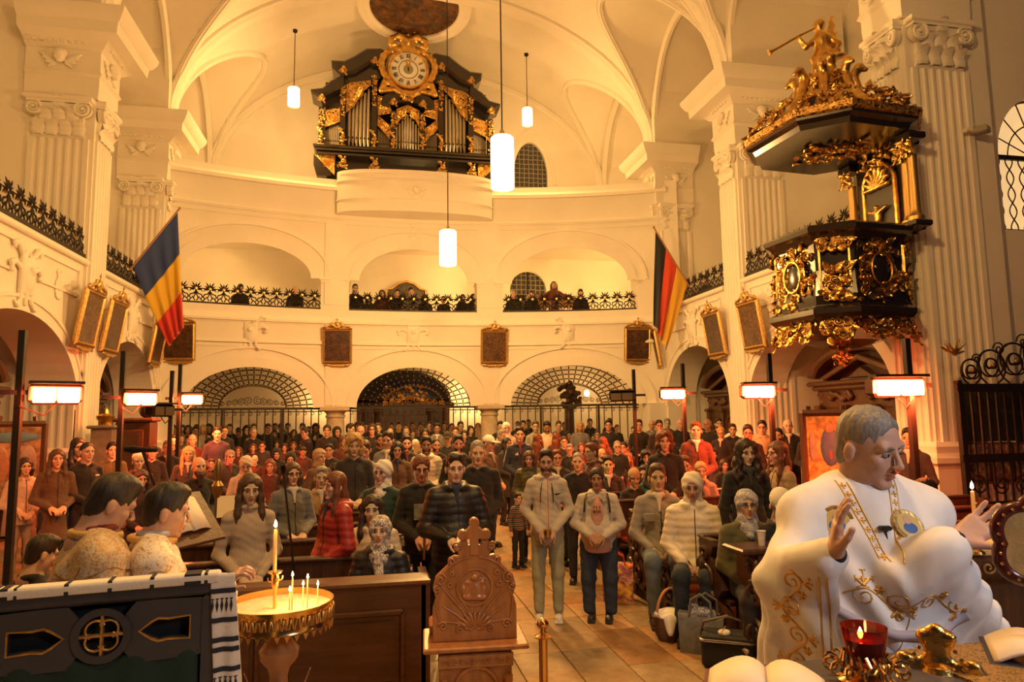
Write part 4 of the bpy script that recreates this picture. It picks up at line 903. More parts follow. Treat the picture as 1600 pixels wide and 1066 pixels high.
# ================================================================ pulpit
PX, PY = 7.52, 9.85
pul = thing('pulpit', 'black and gold baroque pulpit on the right pillar with angel-topped canopy', 'pulpit', (PX, PY, 0), radians(-40))
def ngon(r, z, n=8, off=pi/8): return [(r*cos(off+2*pi*i/n), r*sin(off+2*pi*i/n), z) for i in range(n)]
def octo(prof, n=8, off=None):
    """octagonal solid with alternating wide and narrow sides"""
    mb = MB(); P = []; w = radians(17)
    angs = [-pi/2+k*pi/2+d for k in range(4) for d in (-w, w)]
    for r, z in prof: P += [(r*cos(a), r*sin(a), z) for a in angs]
    k = len(prof); F = [(i*8+j, i*8+(j+1) % 8, (i+1)*8+(j+1) % 8, (i+1)*8+j) for i in range(k-1) for j in range(8)]
    F += [tuple(range(7, -1, -1)), tuple((k-1)*8+j for j in range(8))]; mb.add(P, F); return mb
octo([(.98, 3.7), (1.0, 3.9), (.93, 4.3), (.96, 4.8)]).build('basket', BLACKW, pul, 0)
octo([(.98, 4.74), (1.02, 4.78), (1.06, 4.84), (1.14, 4.88), (1.16, 4.95), (1.08, 5.0), (1.0, 5.02)]).build('hand_rail', BLACKW, pul, 0)
octo([(.98, 3.5), (1.06, 3.54), (1.12, 3.6), (1.12, 3.68), (1.04, 3.73), (.98, 3.76)]).build('base_cornice', BLACKW, pul, 0)
octo([(.12, 3.12), (.3, 3.16), (.6, 3.24), (.86, 3.38), (.98, 3.52)]).build('bowl', BLACKW, pul, 0)
mb = MB(); mb.lathe([(0, 2.82), (.03, 2.86), (.05, 2.92), (.12, 2.97), (.13, 3.03), (.06, 3.07), (.09, 3.1), (.16, 3.14), (.16, 3.2)], (0, 0, 0), 14); mb.build('pendant_drop', GOLD, pul); link('drop_carving', carv(.26, .2, 120, n=20, r=.03, d=.06, res=.018), pul, (0, -.12, 3.12)); link('drop_carving', carv(.24, .14, 121, n=20, r=.03, d=.06, res=.018), pul, (0, -.1, 2.98))
W_ = dict(n=110, r=.042, d=.1, k=.022, res=.022)
wide = carv(.86, 1.02, 101, hole=(.2, .26), **W_); narrow = carv(.42, .62, 102, n=60, r=.04, d=.12, k=.022, res=.02); swag = carv(.46, .2, 103, n=34, r=.04, d=.1, k=.022, res=.02)
loww = carv(.92, .5, 104, n=80, r=.042, d=.13, k=.022, res=.024); lown = carv(.52, .5, 105, n=60, r=.042, d=.15, k=.022, res=.024)
ov = MB(); ov.ball((0, 0, 0), (.17, .04, .23), 20, 12); ovm = ov.mesh('oval_panel', BLACKW); rg_ = MB(); rg_.tube(arc((0, -.01, 0), .19, 0, 2*pi, 28, rz=.25)[:-1], .022, 6, closed=True); rgm = rg_.mesh('oval_ring', GOLD)
for k in range(-2, 3):
    a = radians(45*k); n_ = Vector((sin(a), -cos(a), 0)); isw = k % 2; ap = .84 if isw else .94
    c = n_*ap
    p = link('wide_panel' if isw else 'narrow_panel', None, pul, (c.x, c.y, 0)); p.rotation_euler = (0, 0, a)
    if isw:
        link('gilt_foliage', wide, p, (0, .02, 4.25)); link('oval_panel', ovm, p, (0, -.03, 4.28)); link('oval_ring', rgm, p, (0, -.06, 4.28)); q = link('gilt_foliage', loww, p, (0, .03, 3.42)); q.rotation_euler = (radians(-18), 0, 0)
    else:
        link('gilt_foliage', narrow, p, (0, .02, 4.08)); link('gilt_swag', swag, p, (0, 0, 4.68)); q = link('gilt_foliage', lown, p, (0, .04, 3.4)); q.rotation_euler = (radians(-18), 0, 0)
        for g in (-1, 1): mb = MB(); mb.box((g*.21, -.0, 4.35), (.03, .04, .7)); mb.build('gilt_edge', GOLD, p, 0)
# canopy
octo([(.9, 6.5), (1.2, 6.5), (1.24, 6.58), (1.34, 6.62), (1.36, 6.72), (1.2, 6.8), (.6, 7.1), (.35, 7.5), (.2, 7.75)]).build('canopy', BLACKW, pul, 0)
octo([(1.36, 6.66), (1.4, 6.68), (1.4, 6.79), (1.3, 6.82)]).build('canopy_gilt_edge', FRET, pul, 0)
sun = carv(1.1, .8, 110, n=60, r=.05, d=.06, k=.025, res=.026); o = link('soffit_sunburst', sun, pul, (0, 0, 6.5)); o.rotation_euler = (radians(90), 0, 0)
for k in range(8):
    a = 2*pi*k/8; o = link('gilt_crest', carv(.9, .36, 111, n=56, r=.042, d=.13, k=.022, res=.024), pul, (1.1*sin(a), -1.1*cos(a), 6.95)); o.rotation_euler = (radians(-40), 0, a)
    vp = SD(.03); vp.path([(0, -1.1, 6.9), (0, -.75, 7.05), (0, -.5, 7.4), (0, -.42, 7.7), (0, -.52, 7.85), (0, -.62, 7.78)], [.09, .09, .08, .08, .07, .04])
    if k == 0: vm = fastmesh('scroll_rib', *vp.mesh(.026), GOLD)
    o = link('scroll_rib', vm, pul); o.rotation_euler = (0, 0, a)
link('gilt_foliage', carv(.8, .6, 112, n=60, r=.05, d=.3, k=.03, res=.028), pul, (0, -.15, 7.45)); o = link('gilt_foliage', carv(.8, .6, 112, n=60, r=.05, d=.3, k=.03, res=.028), pul, (.15, 0, 7.45)); o.rotation_euler = (0, 0, pi/2)
# back panel with niche and columns, between basket and canopy (against the pillar)
bp = link('back_panel', None, pul, (0, 0, 0)); bp.rotation_euler = (0, 0, radians(40)-pi/2)   # local -y looks into the nave
mb = MB(); mb.box((0, 1.0, 5.75), (1.15, .12, 1.6)); mb.build('panel_board', BLACKW, bp, 0)
mb = MB(); mb.prism(archpoly(.62, 5.95, 6.28, 5.02), .9, .96); mb.build('niche_panel', pbr('niche_slate', (.05, .045, .04), .5), bp, 0)
mb = MB(); mb.tube([(-.36, .9, 5.0), (-.36, .9, 5.95)]+arc((0, .9, 5.95), .36, pi, 0, 14)[1:-1]+[(.36, .9, 5.95), (.36, .9, 5.0)], .045, 8); mb.build('gilt_arch', GOLD, bp)
link('gilt_foliage', carv(.9, .3, 113, n=40, r=.04, d=.08, k=.022, res=.022), bp, (0, .88, 6.4))
s = SD(.02)
for i in range(9): a = radians(-10+200*i/8); s.cap((0, .86, 5.8), (.26*cos(a), .84, 5.85+.28*sin(a)), .03, .045)
link('gilt_shell', fastmesh('gilt_shell', *s.mesh(.018), GOLD), bp, (0, 0, .1))
s = SD(.03); s.ell((0, .84, 5.4), (.07, .05, .13)).ell((.0, .82, 5.55), .045)
for g in (-1, 1): s.cap((0, .84, 5.45), (g*.2, .84, 5.52), .05, .03)
link('gilt_dove', fastmesh('gilt_dove', *s.mesh(.018), GOLD), bp)
for x, y in ((-.66, .9), (.62, .9), (.86, .8)):
    mb = MB(); mb.lathe([(.12, 5.06), (.12, 5.14), (.085, 5.18), (.075, 5.24), (.07, 6.1), (.075, 6.14)], (x, y, 0), 14); c = mb.build('gilt_column', pbr('gilded_shaft', (.5, .3, .1), .4, .9, bump=.3, bscale=30, stretch=(3, 3, .2)), bp)
    link('column_capital', carv(.24, .26, 114, n=34, r=.03, d=.1, k=.02, res=.018), c, (x, y-.06, 6.26))
    mb = MB(); mb.box((x, y, 6.44), (.3, .3, .12), bev=.02); mb.build('column_block', BLACKW, c, 0); mb = MB(); mb.box((x, y, 5.02), (.3, .3, .1), bev=.02); mb.build('column_foot', BLACKW, c, 0)
# angel with trumpet
s = SD(.05); s.cap((0, 0, 7.8), (.02, 0, 8.15), .2, .15).ell((.0, 0, 8.18), (.2, .16, .14)).cap((0, 0, 8.2), (-.02, 0, 8.5), .12, .14).cap((-.02, 0, 8.5), (-.04, -.02, 8.62), .07, .05).ell((-.05, -.03, 8.72), (.085, .095, .11)).ell((-.03, .0, 8.78), (.1, .1, .09))
s.path([(-.12, -.02, 8.5), (-.26, -.14, 8.36), (-.36, -.2, 8.52)], [.06, .05, .04]).path([(.12, 0, 8.5), (.24, -.02, 8.34), (.2, -.08, 8.2)], [.06, .05, .04])
s.path([(-.15, -.1, 8.12), (.1, -.18, 8.05), (.3, -.02, 8.12)], [.07, .08, .05]).path([(.1, -.1, 8.0), (.12, -.12, 7.75)], [.09, .08]).path([(-.1, -.1, 8.0), (-.14, -.12, 7.72)], [.09, .08])
for j in range(5): s.cap((.06, .12, 8.45), (.16+.02*j, .22, 8.98-.16*j), .05, .035, .02)
an = link('angel_figure', fastmesh('angel_figure', *s.mesh(.028), GOLD), pul, (0, 0, 0))
mb = MB(); mb.tube([(-.1, -.1, 8.68), (-.36, -.2, 8.56), (-.78, -.3, 8.36)], [.014, .02, .024], 8); mb.lathe([(.02, 0), (.03, .04), (.075, .1)], (0, 0, 0), 10); mb2 = MB(); mb2.tube([(-.1, -.1, 8.68), (-.36, -.2, 8.56), (-.78, -.3, 8.36), (-.84, -.32, 8.33)], [.014, .02, .026, .06], 10); mb2.build('trumpet', GOLD, an)
# small box fixture on the pillar, not a lamp and gives no light
p = atY(1517, 211, 9.3); sp = thing('box_fixture', 'small grey spotlight box on the wall right of the pulpit pillar', 'lamp', (p.x, 9.1, p.z)); mb = MB(); mb.box((0, 0, 0), (.2, .22, .12), rz=.5, bev=.02); mb.build('box_housing', pbr('grey_metal', (.3, .26, .22), .5), sp, 0); mb = MB(); mb.box((-.16, .08, .02), (.16, .1, .08), bev=.02); mb.build('bracket', PLASTER, sp, 0); mb = MB(); mb.tube([(-.22, .14, 0), (-.22, .16, -.6), (-.2, .16, -3.4)], .008, 5); mb.build('cable', PLASTER, sp)
# ================================================================ confessionals in the side arches
def confessional(label, X, s, yc, w=3.0):
    t = thing('confessional', label, 'confessional', (X+s*.95, yc, 0), -s*pi/2, 'carved wooden confessionals'); k = w/3.0
    mb = MB(); mb.box((0, .35, 1.1), (w*.92, .6, 2.2)); mb.build('body', CONFW, t, 0)
    mb = MB(); mb.box((0, .3, .14), (w, .8, .28), bev=.03); mb.build('plinth', CONFW, t, 0)
    mb = MB(); mb.box((0, .28, 2.62), (w*.98, .72, .1), bev=.03); mb.box((0, .3, 2.72), (w*1.06, .84, .1), bev=.03); mb.build('cornice', CONFW, t, .5)
    mb = MB(); mb.box((0, .32, 2.4), (w*.86, .6, .4)); fz = mb.build('frieze', CONFW, t, 0); link('frieze_carving', CONFC, fz, (-w*.2, .02, 2.4)); link('frieze_carving', CONFC, fz, (w*.2, .02, 2.4))
    for g in (-1, 1): c = link('volute_wing', CONFC, t, (g*w*.46, .1, 2.2)); c.rotation_euler = (0, radians(90), 0)
    n = 16; ou = [(w*.52*cos(pi-pi*(.04+.92*i/n)), 2.76+.78*sin(pi*(.04+.92*i/n))) for i in range(n+1)]; inn = [(x*.86, 2.76+(z-2.76)*.76) for x, z in ou]
    mb = MB(); mb.prism(ou+inn[::-1], -.14, .5, bev=.05); mb.build('curved_pediment', CONFW, t, .5)
    mb = MB(); mb.prism([(x*.9, 2.76+(z-2.76)*.8) for x, z in ou], .2, .5); mb.build('tympanum', DARKW, t, 0)
    for g in (-1, 1): mb = MB(); mb.prism([(g*w*.36, 2.78), (g*w*.4, 2.86), (0, 3.28), (0, 3.16)][::g], -.06, .3, bev=.02); mb.build('gable_rake', CONFW, t, 0)
    mb = MB(); mb.prism([(-w*.12, 2.8), (w*.12, 2.8), (0, 3.02)], .0, .2, bev=.02); mb.build('gable_block', CONFW, t, 0)
    for i, x in enumerate((-w*.29, 0, w*.29)):
        h = 2.05 if i == 1 else 1.85; mb = MB(); mb.prism([(x+a, b) for a, b in archpoly(w*.2, h-.3, h, .3)], .03, .05); d = mb.build('curtain', RED_CURTAIN, t, 0)
        mb = MB(); mb.tube([(x-w*.1, .02, .3), (x-w*.1, .02, h-.3)]+arc((x, .02, h-.3), w*.1, pi, 0, 12, rz=.3)[1:-1]+[(x+w*.1, .02, h-.3), (x+w*.1, .02, .3)], .04, 6); mb.build('arch_frame', CONFW, d)
    for x in (-w*.43, -w*.145, w*.145, w*.43): mb = MB(); mb.box((x, .0, 1.25), (.14, .12, 2.0), bev=.02); mb.box((x, -.02, 2.2), (.2, .18, .1), bev=.02); mb.build('pilaster', CONFW, t, 0)
    return t
s = SD(.03); s.path([(-.3, -.03, 0), (-.1, -.05, .08), (.1, -.05, -.04), (.3, -.03, .06)], .05)
for g in (-1, 1): s.path([(g*.1, -.05, .05), (g*.28, -.06, .12), (g*.36, -.05, .02), (g*.28, -.05, -.04)], .04)
CONFC = fastmesh('carving', *s.mesh(.025), CONFW)
confessional('dark wooden confessional in the front left arch behind the far left heater', XL, -1, 12.5); confessional('dark wooden confessional with curved pediment in the rear left arch', XL, -1, 17.5, 2.9)
confessional('dark wooden confessional with red curtains below the pulpit', XR, 1, 12.2); confessional('dark wooden confessional with red curtains in the rear right arch', XR, 1, 17.4, 2.9)
# chapel side walls inside arches get fluted pilasters from the pillars (built above)
# ---- wall lamps in narthex and galleries
def wall_lamp(label, loc, power, col=AMBER, r=.1):
    t = thing('wall_lamp', label, 'lamp', loc, 0, 'small glowing wall lamps'); mb = MB(); mb.lathe([(0, -.12), (r*.7, -.1), (r, 0), (r*.7, .1), (0, .12)], (0, 0, 0), 14); mb.build('globe', LG, t); mb = MB(); mb.box((0, .12, 0), (.06, .14, .06)); mb.build('bracket', GOLDF, t, 0)
    point_(t, power, col)
def point_(t, power, col=AMBER, off=(0, -.25, 0), r=.12):
    l = bpy.data.lights.new('lamp_light', 'POINT'); l.energy = power; l.color = col; l.shadow_soft_size = r; o = bpy.data.objects.new('lamp_light', l); COL.objects.link(o); o.parent = t; o.location = off
p = atY(738, 622, 23.9); wall_lamp('bright lamp on the vestibule wall behind the middle grille', (p.x, 24.2, p.z), 90); p = atY(508, 625, 23.9); wall_lamp('lamp on the vestibule wall behind the left column', (p.x, 24.2, p.z), 60)
p = atY(742, 440, 22.6); wall_lamp('bright lamp at the right edge of the middle gallery arch', (p.x+.2, 23.0, p.z+.1), 130); p = atY(330, 440, 23); wall_lamp('lamp inside the left gallery bay', (-6.35, 22.2, 6.9), 130); wall_lamp('lamp inside the right gallery bay', (9.75, 22.6, 6.6), 190); wall_lamp('lamp in the right vestibule bay', (7.6, 24.0, 2.9), 25)
# ---- gallery furnishings
p = atY(636, 445, 23.9); gp = thing('gallery_painting', 'large arched-top framed painting of a robed figure in the middle gallery', 'painting', (p.x, 24.52, 5.06)); H = 2.1; wv = 1.4
out = [(-wv/2, 0), (wv/2, 0), (wv/2, 1.62), (wv*.36, 1.66), (wv*.2, 1.84), (0, 1.93), (-wv*.2, 1.84), (-wv*.36, 1.66), (-wv/2, 1.62)]
mb = MB(); mb.prism(out, 0, .05, m=0); mb.build('canvas', paint_mat('gallery_oil', [(.03, .03, .035), (.07, .08, .09), (.12, .09, .05), (.05, .07, .1), (.16, .11, .06)], 2., 7), gp, 0)
mb = MB(); mb.tube([(x, -.02, z) for x, z in out], .05, 6, closed=True); mb.build('frame', GOLDF, gp)
s = SD(.05); s.cap((0, -.01, .35), (0, -.01, 1.0), .2, .14).ell((0, -.02, 1.28), .09).path([(-.12, -.02, 1.0), (-.3, -.02, 1.1), (-.38, -.02, 1.3)], .05).path([(.12, -.02, 1.0), (.3, -.02, 1.1), (.38, -.02, 1.32)], .05)
V, Q = s.mesh(.03); V[:, 1] *= .25; link('painted_figure', fastmesh('painted_figure', V, Q, pbr('painted_robe', (.3, .09, .05), .5, noise=.4, nscale=8, col2=(.35, .24, .17))), gp)
p = atY(866, 465, 21.9); st = thing('robed_statue', 'brown-haired statue in a dark red robe with open arms in the right gallery', 'statue', (p.x, 21.9, 5.12))
s = SD(.05); s.cap((0, 0, .1), (0, 0, .9), .24, .17).cap((0, 0, .9), (0, 0, 1.1), .18, .14).path([(-.16, 0, 1.08), (-.34, -.05, .95), (-.5, -.1, .92)], [.08, .08, .1]).path([(.16, 0, 1.08), (.34, -.05, .95), (.5, -.1, .92)], [.08, .08, .1])
sdobj('robe', s, .028, pbr('statue_robe', (.13, .025, .015), .55, noise=.3), st); s = SD(.03); s.ell((0, -.02, 1.34), (.085, .095, .12)).cap((0, 0, 1.1), (0, 0, 1.3), .05); sdobj('head', s, .02, pbr('statue_skin', (.4, .22, .12), .5), st); s = SD(.03); s.ell((0, .02, 1.38), (.1, .1, .11)).cap((-.09, .02, 1.36), (-.1, .02, 1.12), .04).cap((.09, .02, 1.36), (.1, .02, 1.12), .04); sdobj('hair', s, .02, pbr('statue_hair', (.06, .03, .015), .6), st)
mb = MB(); mb.box((0, 0, -.34), (.6, .5, .88)); mb.build('plinth', DARKW, st, 0)
mb = MB(); mb.box((0, 0, 0), (1.7, .06, .42)); q = mb.build('banner_board', pbr('banner', (.35, .2, .1), .6), st, 0); q.location = (0, .35, .85)
# ---- icons on easels at both sides
def easel_icon(label, loc, rz, w, h, z0, cols, sc, fig):
    t = thing('icon_easel', label, 'icon', loc, rz); mb = MB(); mb.prism([(-w/2, z0), (w/2, z0), (w/2, z0+h), (-w/2, z0+h)], 0, .04); o = mb.build('painted_panel', paint_mat('icon_'+str(sc), cols, 3.5, sc), t, 0)
    mb = MB()
    for a, b in (((-w/2, z0), (w/2, z0)), ((-w/2, z0+h), (w/2, z0+h)), ((-w/2, z0), (-w/2, z0+h)), ((w/2, z0), (w/2, z0+h))): mb.tube([(a[0], 0, a[1]), (b[0], 0, b[1])], .045, 4)
    mb.build('frame', CONFW, t, 0)
    for g in (-1, 1): mb = MB(); mb.tube([(g*w*.6, -.06, 0), (g*w*.35, .1, z0+h*1.1)], .03, 5); mb.build('easel_leg', DARKW, t)
    mb = MB(); mb.tube([(0, .7, 0), (0, .1, z0+h)], .03, 5); mb.build('easel_leg', DARKW, t)
    for (x, z, rx, rz_, col) in fig: mb = MB(); mb.ball((x, -.01, z0+z), (rx, .012, rz_), 14, 8); mb.build('painted_figure', pbr('icon_paint_%.2f_%.2f' % (x+sc, z), col, .5, noise=.3, nscale=14), t)
p = atD(1295, 700, 9.2); easel_icon('large gold-ground icon on an easel before the right confessional', (p.x, p.y, 0), radians(-28), .62, .95, 1.15, [(.3, .17, .05), (.5, .32, .1), (.62, .42, .14), (.25, .2, .1)], 2, [(.02, .5, .12, .26, (.07, .12, .26)), (.02, .74, .06, .075, (.42, .25, .13)), (-.2, .5, .045, .2, (.36, .3, .22)), (.02, .42, .05, .14, (.3, .07, .04))])
p = atD(18, 720, 10.2); easel_icon('painted icon panel on an easel at the far left edge', (p.x, p.y, 0), radians(35), .8, 1.1, 1.0, [(.12, .09, .06), (.22, .15, .08), (.35, .22, .1), (.1, .16, .18)], 5, [(0, .9, .35, .08, (.08, .2, .28)), (-.15, .5, .12, .28, (.35, .2, .1)), (.2, .5, .12, .28, (.3, .25, .2))])
# reliquary stand left of the second arch, dark cabinet behind it
p = atD(163, 690, 12.4); rl = thing('brass_monstrance_stand', 'narrow grey pedestal with a brass lamp on top at the left wall', 'pedestal', (p.x, p.y, 0)); mb = MB(); mb.box((0, 0, 1.0), (.34, .34, 2.0), bev=.02); mb.box((0, 0, 2.02), (.46, .46, .06), bev=.02); mb.build('pedestal', pbr('grey_marble', (.3, .25, .2), .4, noise=.3), rl, 0); mb = MB(); mb.lathe([(.12, 2.05), (.08, 2.1), (.14, 2.16), (.15, 2.22), (.06, 2.26), (.04, 2.34), (0, 2.37)], (0, 0, 0), 14); mb.build('brass_lamp', GOLD, rl)
p = atD(213, 690, 13.6); cb = thing('wooden_cabinet', 'dark reddish wooden cabinet with glazed doors and round finial left of the grille', 'cabinet', (p.x, p.y, 0)); mb = MB(); mb.box((0, 0, 1.05), (.62, .5, 2.1), bev=.02); mb.build('body', DARKW, cb, 0); mb = MB(); mb.box((0, 0, 2.14), (.74, .6, .08), bev=.03); mb.build('cornice', CONFW, cb, 0); mb = MB(); mb.box((0, -.27, 1.5), (.4, .04, .9), bev=.02); d = mb.build('door', CONFW, cb, 0); mb = MB(); mb.box((0, -.3, 1.5), (.28, .02, .72)); mb.build('pane', pbr('dark_glass', (.08, .05, .03), .1), d, 0); mb = MB(); mb.ball((.18, 0, 2.33), .16); mb.build('finial', DARKW, cb)

# ================================================================ pews
def pew_end_mesh():
    """carved scrolled end panel, local x = thickness, y = depth, z = height"""
    out = [(0.26, 0), (.3, .08), (.2, .14), (.3, .26), (.27, .4), (.17, .46), (.24, .58), (.22, .72), (.12, .8), (.16, .9), (.14, .95), (-.1, .95), (-.12, .9), (-.06, .8), (-.2, .68), (-.26, .54), (-.16, .44), (-.3, .34), (-.34, .2), (-.24, .12), (-.3, .06), (-.3, 0)]
    mb = MB(); mb.prism(out[::-1], -.045, .045, Matrix.Rotation(pi/2, 4, 'Z'), bev=.012); 
    return mb.mesh('end_panel', DARKW, .5)
PEM = pew_end_mesh()
def scr(seed):
    mb = MB()
    for (y, z, r, f) in ((.0, .6, .13, 1), (-.1, .27, .14, -1), (.12, .3, .1, 1), (.03, .83, .07, -1)): mb.tube(spiral((0, y, z), r, .02, 1.6, 20, .5*seed, 'yz', f), [.02]*15+[.028]*6, 6)
    for (y, z) in ((.08, .48), (-.08, .45), (.0, .1), (.05, .72)): mb.ball((0, y, z), (.03, .05, .06), 8, 6)
    return mb.mesh('carved_scroll', DARKW, 1.)
SCR = scr(1)
RED = pbr('red_cushion', (.2, .02, .015), .8, noise=.2)
def pew(label, x0, x1, y, side):
    t = thing('church_pew', label, 'pew', ((x0+x1)/2, y, 0), 0, 'dark carved church pews'); w = x1-x0
    mb = MB(); mb.box((0, .12, .43), (w-.1, .42, .05), bev=.01); s_ = mb.build('seat', DARKW, t, 0); mb = MB(); mb.box((0, .1, .475), (w-.3, .36, .04), bev=.015); mb.build('cushion', RED, s_, 0)
    mb = MB(); mb.box((0, .35, .68), (w-.1, .05, .5)); mb.build('backrest', DARKW, t, 0); mb = MB(); mb.box((0, .37, .945), (w-.05, .12, .04), bev=.012); mb.build('top_rail', DARKW, t, 0)
    for g in (-1, 1): e = link('end_panel', PEM, t, (g*(w/2-.045), .2, 0)); q = link('carved_scroll', SCR, e, (-.055, 0, 0)); q2 = link('carved_scroll', SCR, e, (.055, 0, 0))
ROW0, PITCH_ = 6.15, .92
words = ['first', 'second', 'third', 'fourth', 'fifth', 'sixth', 'seventh']
for i in range(5): pew('carved pew of the right block, %s row behind the plain kneeler front' % words[i], 3.05, 8.0, ROW0-.28+i*PITCH_, 1)
for i in range(5): pew('carved pew of the left block, %s row behind the panelled front' % words[i], -2.2, .3, 5.75+i*PITCH_, -1)
mb = MB(); mb.box((5.5, 7.6, .05), (4.9, 5.2, .1)); tag(mb.build('pew_platform', DARKW, None, 0), 'low dark wooden platform under the right pews', 'platform')
def front(name, label, x0, x1, y, ztop, m=DARKW, npan=3, sgn=1):
    t = thing(name, label, 'pew front', ((x0+x1)/2, y, 0)); w = x1-x0
    mb = MB(); mb.box((0, 0, ztop/2), (w, .06, ztop)); mb.build('board', m, t, 0); mb = MB(); mb.box((0, .03, ztop), (w+.06, .2, .05), bev=.015); mb.build('top_rail', pbr('worn_rail', (.16, .07, .03), .3, noise=.4, nscale=6, stretch=(.5, 6, 6)), t, .5); mb = MB(); mb.box((0, -.02, .08), (w+.02, .1, .16), bev=.02); mb.build('skirting', m, t, 0)
    pw = (w-.16*(npan+1))/npan
    for i in range(npan):
        x = -w/2+.16+pw/2+i*(pw+.16); z0, z1 = .28, ztop-.2; fr = MB()
        for a, b in (((x-pw/2, z0), (x+pw/2, z0)), ((x+pw/2, z0), (x+pw/2, z1)), ((x+pw/2, z1), (x-pw/2, z1)), ((x-pw/2, z1), (x-pw/2, z0))): fr.tube([(a[0], -.035, a[1]), (b[0], -.035, b[1])], .022, 6)
        p = fr.build('panel_moulding', m, t); mb = MB(); mb.box((x, -.032, (z0+z1)/2), (pw-.1, .02, z1-z0-.1), bev=.008); mb.build('panel', m, p, 0)
    mb = MB(); mb.box((sgn*(w/2+.0), .2, ztop/2), (.06, .46, ztop)); mb.build('end_board', m, t, 0)
    return t
FW_ = pbr('brown_stained_oak', (.105, .038, .015), .33, noise=.45, nscale=4, stretch=(.6, 5, 5), coat=.2)
front('panelled_pew_front', 'brown panelled pew front with a worn top rail, behind the candle tray', -1.7, .36, 4.98, .985, FW_, 2)
# plain kneeler with carved edge at the head of the right block
kn = thing('kneeler_front', 'tall dark wooden kneeler end with carved scroll edge beside the priest', 'pew front', (3.12, 5.45, 0))
mb = MB(); mb.box((2.5, .0, .5), (4.9, .06, .86)); mb.build('board', FW_, kn, 0); mb = MB(); mb.box((2.45, 0, .97), (5.2, .34, .05), bev=.015); mb.build('top_rail', DARKW, kn, .5)
mb = MB(); mb.box((.05, .05, .48), (.08, .36, .93), bev=.01); mb.build('end_panel', FW_, kn, 0); mb = MB(); mb.box((.1, 0, .06), (.5, .5, .14), bev=.02); mb.build('foot', DARKW, kn, 0)
for z, r in ((.3, .12), (.62, .1), (.84, .07), (.14, .1)): mb = MB(); mb.tube(spiral((-.02, -.1, z), r, .02, 1.6, 20, 1, 'yz'), .026, 6); mb.tube(spiral((-.02, -.08, z), r*.8, .02, 1.2, 14, 1, 'xz'), .02, 6); mb.build('carved_scroll', DARKW, kn, 1.)

# ================================================================ people
SKIN = pbr('skin', (1, 1, 1), .52, noise=.12, nscale=30, objcol=True, bump=.06, bscale=120, bdist=.004)
def lips_mat():
    m, nt, b = _new('lips'); oi = nt.nodes.new('ShaderNodeObjectInfo'); nt.links.new(_mixc(nt, 1., oi.outputs['Color'], (.78, .42, .4), 'MULTIPLY'), b.inputs['Base Color']); b.inputs['Roughness'].default_value = .4; return m
LIPS = lips_mat()
EYEW = pbr('eye_white', (.42, .38, .34), .3); IRIS = pbr('iris', (.015, .01, .008), .15)
def hair_mat():
    m, nt, b = _new('hair'); oi = nt.nodes.new('ShaderNodeObjectInfo'); v = _coord(nt, 'Object', (60, 60, 6)); n = _noise(nt, v, 2.2, 4, .6, .4)
    nt.links.new(_mixc(nt, 1., oi.outputs['Color'], _ramp(nt, n, [(.3, (.5,)*3), (.7, (1.25,)*3)]), 'MULTIPLY'), b.inputs['Base Color']); b.inputs['Roughness'].default_value = .5; _bump(nt, b, n, .6, .006); return m
HAIR = hair_mat()
CLOTH = pbr('plain_cloth', (1, 1, 1), .85, noise=.18, nscale=14, objcol=True, bump=.35, bscale=26, bdist=.012, sheen=.15)
KNIT = wavecloth('ribbed_knit', 34, .5, 'X', .9, dist=.008, distortion=2)
SATIN = pbr('quilted_nylon', (1, 1, 1), .5, noise=.2, nscale=12, objcol=True, bump=.5, bscale=22, bdist=.012)
DENIM = pbr('denim', (1, 1, 1), .85, noise=.3, nscale=7, objcol=True, bump=.4, bscale=60, bdist=.006)
def floral(name, base, spots, sc=38):
    m, nt, b = _new(name); v = _coord(nt); n = _noise(nt, v, sc, 3, .6, 1.0); k = len(spots); nt.links.new(_ramp(nt, n, [(.40, base)]+[(.50+.1*i, c) for i, c in enumerate(spots)]), b.inputs['Base Color']); b.inputs['Roughness'].default_value = .8; return m
SHOE = pbr('shoe_leather', (1, 1, 1), .5, objcol=True)
C_ = dict(k=(.012, .010, .010), d=(.028, .015, .009), n=(.085, .042, .02), r=(.15, .045, .016), y=(.42, .27, .11), g=(.26, .235, .21), w=(.72, .68, .62), t=(.40, .28, .16), c=(.60, .50, .37), v=(.014, .018, .045), o=(.085, .08, .03), e=(.015, .045, .035), R=(.36, .025, .018), M=(.085, .018, .013), G=(.17, .165, .16), b=(.11, .06, .032), p=(.34, .24, .2), a=(.26, .3, .32), T=(.02, .2, .19), K=(.03, .028, .028), q=(.30, .27, .22))
NAMES_ = dict(k='black', d='dark brown', n='brown', r='auburn', y='blond', g='grey', w='white', t='tan', c='cream', v='navy', o='olive', e='dark green', R='red', M='maroon', G='grey', b='brown', p='pinkish grey', a='pale blue', T='teal', K='charcoal', q='beige grey')
MC = {}
HZ = 1.62     # head centre height of a 1.75 m figure
